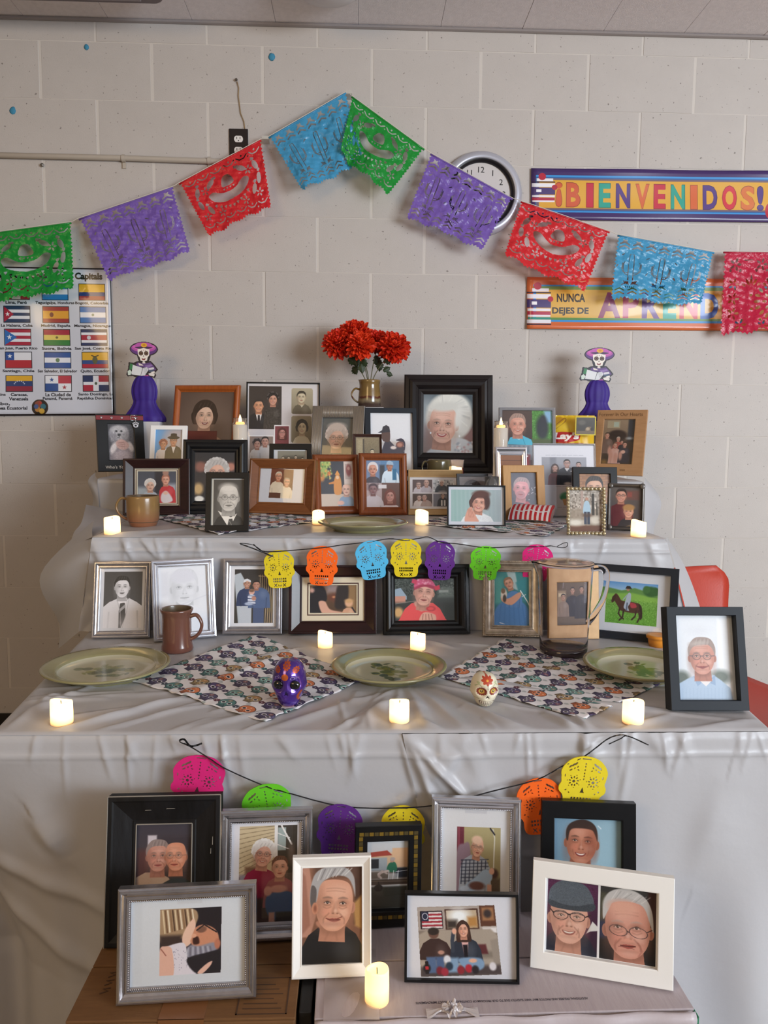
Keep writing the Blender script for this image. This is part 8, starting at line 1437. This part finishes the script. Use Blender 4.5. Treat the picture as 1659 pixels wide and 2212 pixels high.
# ------------------------------------------------------------------ skeleton ladies
def lady_cv():
    c = Cv(420, 460, 'ffffff'); D_ = '1d1724'
    X = lambda x: (x-845)/290; Y = lambda y: (y-115)/310
    def poly(pts, col, cv=0): c.poly([(X(a), Y(b)) for a, b in pts], col, 0, 1, cv)
    def ell(x, y, a, b, col, rot=0, ring=0): c.ell(X(x), Y(y), a/290, b/310, col, 0, rot, 1, ring)
    c.a[:] = hx(D_); ell(1005, 182, 116, 50, '5a2f7a'); ell(1005, 170, 108, 36, 'b04fa0'); ell(1005, 162, 96, 27, 'c95fb0'); poly([(930, 160), (950, 132), (1005, 126), (1060, 132), (1082, 160), (1005, 176)], 'b552a8', 1); poly([(925, 168), (1005, 158), (1085, 168), (1005, 182)], '3a1f4a', 1); ell(1008, 148, 27, 18, 'e0a830'); ell(1008, 148, 14, 9, 'c98a20')
    poly([(950, 184), (1004, 172), (1056, 184), (1052, 232), (1038, 250), (1032, 276), (1002, 284), (974, 276), (968, 250), (954, 232)], 'e9e0d6', 0)
    for x in (980, 1026): ell(x, 216, 19, 18, '2a1a1c'); ell(x, 216, 13, 12, '7a5a48'); ell(x, 216, 8, 7, '2a1a1c')
    poly([(1002, 232), (1008, 242), (996, 242)], '2a1a1c'); poly([(984, 254), (1002, 262), (1020, 254), (1014, 272), (990, 272)], '7a2f34'); poly([(988, 256), (1002, 262), (1016, 256), (1002, 260)], 'e9e0d6'); [ell(x, 190+abs(x-1003)*.1, 3, 3, '7a3a5a') for x in (985, 1003, 1021)]
    poly([(992, 284), (1014, 284), (1018, 310), (990, 310)], 'ddd3ca'); poly([(950, 292), (990, 300), (1018, 300), (1060, 290), (1090, 320), (1112, 352), (1080, 362), (1040, 356), (1000, 330), (960, 330), (930, 310)], '5c3f7c', 0); poly([(1010, 318), (1070, 306), (1080, 318), (1030, 340)], '8a6aa8', 0); poly([(1040, 338), (1088, 330), (1094, 346), (1050, 356)], 'd3cfd6', 0); poly([(1040, 356), (1095, 348), (1086, 366), (1050, 372)], '3f4f6a', 0); poly([(955, 296), (985, 306), (1000, 318), (960, 316)], 'e0d6cc')
    poly([(882, 300), (908, 306), (902, 352), (874, 350)], '2f7a4a'); poly([(906, 312), (990, 336), (972, 402), (892, 392)], 'd9d9dc'); poly([(994, 338), (1030, 330), (1044, 352), (1010, 400), (974, 404)], 'd3d3d8'); [c.line([(X(1000+q*3), Y(344+q*10)), (X(1030), Y(338+q*10))], .006, '5a5a66') for q in range(6)]
    poly([(858, 366), (880, 352), (896, 372), (884, 396), (862, 398)], 'c9d6cc'); poly([(1040, 384), (1078, 372), (1098, 392), (1090, 408), (1050, 400)], 'e0d8d2'); poly([(1006, 400), (1040, 394), (1044, 412), (1004, 416)], 'b04a90'); poly([(1060, 372), (1096, 362), (1098, 384), (1080, 376)], 'e6ded8')
    return c
def lady_mask():
    c = Mk(420, 460, '000000'); X = lambda x: (x-845)/290; Y = lambda y: (y-115)/310; W_ = 'ffffff'
    c.ell(X(1005), Y(181), 123/290, 60/310, W_); c.poly([(X(a), Y(b)) for a, b in ((940, 180), (1066, 180), (1062, 240), (1042, 290), (962, 290), (946, 240))], W_); c.poly([(X(a), Y(b)) for a, b in ((940, 282), (1064, 280), (1100, 316), (1126, 350), (1098, 376), (1108, 396), (1096, 418), (1044, 414), (1044, 424), (950, 424), (900, 404), (858, 408), (846, 392), (862, 348), (870, 290), (912, 296))], W_)
    F = c.field(); jj = np.linspace(0, 459, 92).astype(int); ii = np.linspace(0, 419, 84).astype(int)
    for a in (0, -1): F[a, :] = -.5; F[:, a] = -.5
    V, fc, bd = mask_mesh(F[np.ix_(jj, ii)]); return V/[83, 91], fc, bd
LV, LF, LB = lady_mask(); lpm = M_print('skeleton_lady', lady_cv(), rough=.45); skm = M('purple_tissue', '3a1d88', rough=.6, noise=(30, .35), col2='2c1470')
def lady(ax, ay, bx, by, hat_c, zbase, label, first=None):
    """ax,ay..bx,by: photo box of the upper figure; hangs over a honeycomb skirt standing at zbase"""
    y = -.16; a, b = at_y(ax, ay, y), at_y(bx, by, y); w_, h_ = b[0]-a[0], a[2]-b[2]; xc = at_y(hat_c, 850, y)[0]; t = thing('skeleton_lady', label, 'decoration', (xc, y, zbase), group='paper skeleton ladies in purple skirts')
    V = np.array([(a[0]+w_*u-xc, -.002, a[2]-h_*v-zbase) for u, v in LV]); n = len(V); W2 = V.copy(); W2[:, 1] = .001; mb = MB(); mb.add(np.vstack([V, W2]), [f for f in LF]+[tuple(n+i for i in f[::-1]) for f in LF]+[(p, q, n+q, n+p) for p, q in LB])
    mb.build('printed_figure', lpm, t, uv=[(u, 1-v) for u, v in LV]*2)
    zt = b[2]-zbase+.008; s = zt; mb = MB(); pf = smoothpts([(.028, 1.0), (.042, .93), (.054, .80), (.058, .66), (.054, .52), (.050, .44), (.060, .32), (.078, .20), (.092, .10), (.094, .02), (.090, .0)], 5, False); P = []
    for r, zz in pf: P.append([(r*(1+.030*math.cos(11*th))*math.cos(th)*.80+.0*th, -(.30*r*(1+.05*math.cos(11*th)))*math.sin(th), zz*s) for th in np.linspace(0, math.pi*2, 120)])
    mb.grid(P); mb.build('tissue_skirt', skm, t, smooth=True); return t
zL = at_y(310, 911, -.16)[2]; zR = at_y(1290, 910, -.16)[2]
lady(271, 736.5, 344, 818, 312, zL, 'skeleton lady with purple hat and skirt beside the wall chart')
lady(1253.5, 749, 1326.5, 827, 1290, zR, 'skeleton lady with purple hat and skirt above the tan wooden frame')

# ------------------------------------------------------------------ small offerings
q = at_y(1242, 930, -.30); t = thing('chip_bag', 'yellow snack bag with a red logo between two frames on the top tier', 'snack bag', (q[0], -.30, Z3)); w_ = (at_y(1292, 930, -.30)-at_y(1198, 930, -.30))[0]; h_ = at_y(1242, 897, -.30)[2]-Z3
c = Cv(380, 560, 'd9b01c'); c.grad('dcb41e', 'cfa21a'); c.poly([(.0, .05), (.2, .02), (.3, .06), (.1, .18), (.0, .26)], 'b8861c', .03); c.line([(.02, .2), (.28, .05), (.3, .1), (.05, .24)], .02, '8a5a1c', .01, .8, 1); c.ell(.33, .20, .2, .06, 'e6c440', .1)
c.poly([(-.02, .30), (.2, .275), (.45, .285), (.63, .285), (.64, .33), (.6, .41), (.3, .46), (-.02, .45)], 'b01c24', .005, 1, 0); c.text("Lay's", .01, .285, .60, .43, 'efe6e2', .05, .18); c.rect(.0, .46, .7, .50, '8a1a20', .01); c.rect(0, .52, 1, .56, 'c8981a', .02); c.ell(.45, .8, .35, .12, 'e0b060', .05); [c.ell(.3+.15*k, .8+.03*(k % 2), .12, .06, 'e6c070', .03) for k in range(4)]
mb = MB(); P = []; uv = []
for sgn in (1, -1):
    for j, v in enumerate(np.linspace(0, 1, 30)): P.append([((u-.5)*w_*(1-.04*math.sin(math.pi*v)), -sgn*(.024*(math.sin(math.pi*min(1, max(0, (v-.03)/.94)))**.6)*(math.sin(math.pi*u)**.6 if 0 < u < 1 else 0)+.002*math.sin(26*u+9*v)*math.sin(math.pi*u))+.03*v, v*h_) for u in np.linspace(0, 1, 24)]); uv += [(u, v) for u in np.linspace(0, 1, 24)]
mb.grid(P[:30]); mb.grid(P[30:], flip=True); mb.build('bag', M_print('chip_bag', c, rough=.3, coat=.3), t, smooth=True, uv=uv)
c2 = Cv(130, 130, '3c3530'); c2.grad('4a443c', '332c28'); c2.ell(.7, .75, .22, .2, '7a6248', .05); c2.ell(.62, .68, .1, .1, 'a8947a', .04); c2.ell(.85, .7, .08, .12, '2a2420', .03); c2.rect(0, .8, 1, 1, '6a5a48', .05); c2.ell(.3, .3, .2, .15, '5c564e', .1)
mb = MB(); a, b = at_y(1245.5, 902, -.325), at_y(1284, 938, -.325); r3 = .004; mb.box(a[0]-q[0]-r3, b[0]-q[0]+r3, -.026, -.0245, b[2]-Z3-r3, a[2]-Z3+r3); ph_ = mb.build('attached_photo', M('photo_border', 'c8b434', rough=.5), t)
mb = MB(); mb.add([(a[0]-q[0], -.0266, b[2]-Z3), (b[0]-q[0], -.0266, b[2]-Z3), (b[0]-q[0], -.0266, a[2]-Z3), (a[0]-q[0], -.0266, a[2]-Z3)], [(0, 1, 2, 3)]); mb.build('print', M_print('bag_photo', c2), ph_, uv=[(0, 0), (1, 0), (1, 1), (0, 1)])
# striped pillow box
A, B, C_, D_ = at_z(1113, 1135, Z2+.012), at_z(1196, 1139, Z2+.012), at_z(1180, 1105, Z2+.012), at_z(1106, 1103, Z2+.012); cen = (A+B+C_+D_)/4; ang = math.atan2(B[1]-A[1], B[0]-A[0])-.06
t = thing('striped_snack_box', 'red and white striped snack carton lying before the light oak frame', 'snack box', (cen[0], cen[1]-.004, Z2+.024), ang, math.radians(30)); c = Cv(240, 160, 'd8d2d4')
for k in range(9): c.rect(.03+.115*k, 0, .09+.115*k, 1, 'b3242c')
c.line([(.1, .62), (.3, .7), (.5, .62), (.7, .7), (.9, .62)], .035, 'd8d2d4', 0, 1, 1); c.line([(.2, .2), (.4, .1), (.6, .2), (.85, .12)], .03, 'd8d2d4', 0, 1, 1)
for k, (sg, nm) in enumerate(((1, 'striped_face'), (-1, 'bottom_face'))):
    P = []; uv = []
    for v in np.linspace(-1, 1, 13):
        for u in np.linspace(-1, 1, 21): P.append((u*.060, v*.040*(1-.12*(1-u*u)), .005+sg*(.016*(1-v*v)**.6*(1-.25*u*u)))); uv.append(((u+1)/2, (v+1)/2))
    mb = MB(); mb.grid(np.array(P).reshape(13, 21, 3), flip=sg < 0); mb.build(nm, M_print('stripes%d' % k, c, rough=.5) if sg > 0 else M('carton_back', 'b8a8a0', rough=.7), t, smooth=True, uv=uv)
for sx in (-1, 1):
    P = [[(sx*(.060-.012*(1-v*v)), v*.040*.9, .005+(.012*(1-v*v)**.6)*h) for v in np.linspace(-1, 1, 11)] for h in np.linspace(-1, 1, 5)]; mb = MB(); mb.grid(P, flip=sx < 0); mb.build('end_flap', M('carton_red', 'a33236', rough=.5), t, smooth=True)
# candies and small glass
q = at_y(891, 1016, -.55); t = thing('candy_cup', 'small orange wrapped candy on the top tier edge', 'candy', (q[0], -.55, Z3)); mb = MB(); mb.lathe([(.0001, 0), (.013, 0), (.0165, .012), (.0155, .016), (.009, .019), (.0001, .020)], 22, wob=lambda a, r, z: .0007*math.sin(a*11)); mb.build('wrapper', M('orange_foil', 'd9541a', rough=.3, coat=.3), t, smooth=True)
mb = MB(); mb.box(-.006, .006, -.0166, -.0155, .004, .010); mb.build('printed_patch', M('yellow_patch', 'dca02c', rough=.4), t, bevel=.0005)
q = at_y(990, 1008, -.50); t = thing('candy_pouch', 'red and white wrapped candy behind the small top tier votive', 'candy', (q[0], -.47, Z3)); mb = MB(); P = [[((u-.5)*.046*(1-.15*math.sin(math.pi*v)), -.010*math.sin(math.pi*u)*math.sin(math.pi*v)-.001*math.sin(30*u), v*.058) for u in np.linspace(0, 1, 14)] for v in np.linspace(0, 1, 16)]
mb.grid(P[:9], 0); mb.grid(P[8:], 1); mb.build('wrapper', [M('red_wrap', '8f1f26', rough=.3), M('white_wrap', 'cfc6c6', rough=.3)], t, smooth=True, solid=.003)
q = at_y(1061, 1040, -.64); t = thing('votive_glass', 'small clear glass cup beside the light oak frame', 'glass', (at_y(1062, 1050, -.79)[0], -.79, Z2)); mb = MB(); mb.lathe([(.0001, 0), (.016, 0), (.018, .004), (.020, .10), (.0205, .128), (.0185, .128), (.018, .1), (.016, .008), (.0001, .006)], 32); mb.build('cup', jar, t, smooth=True)
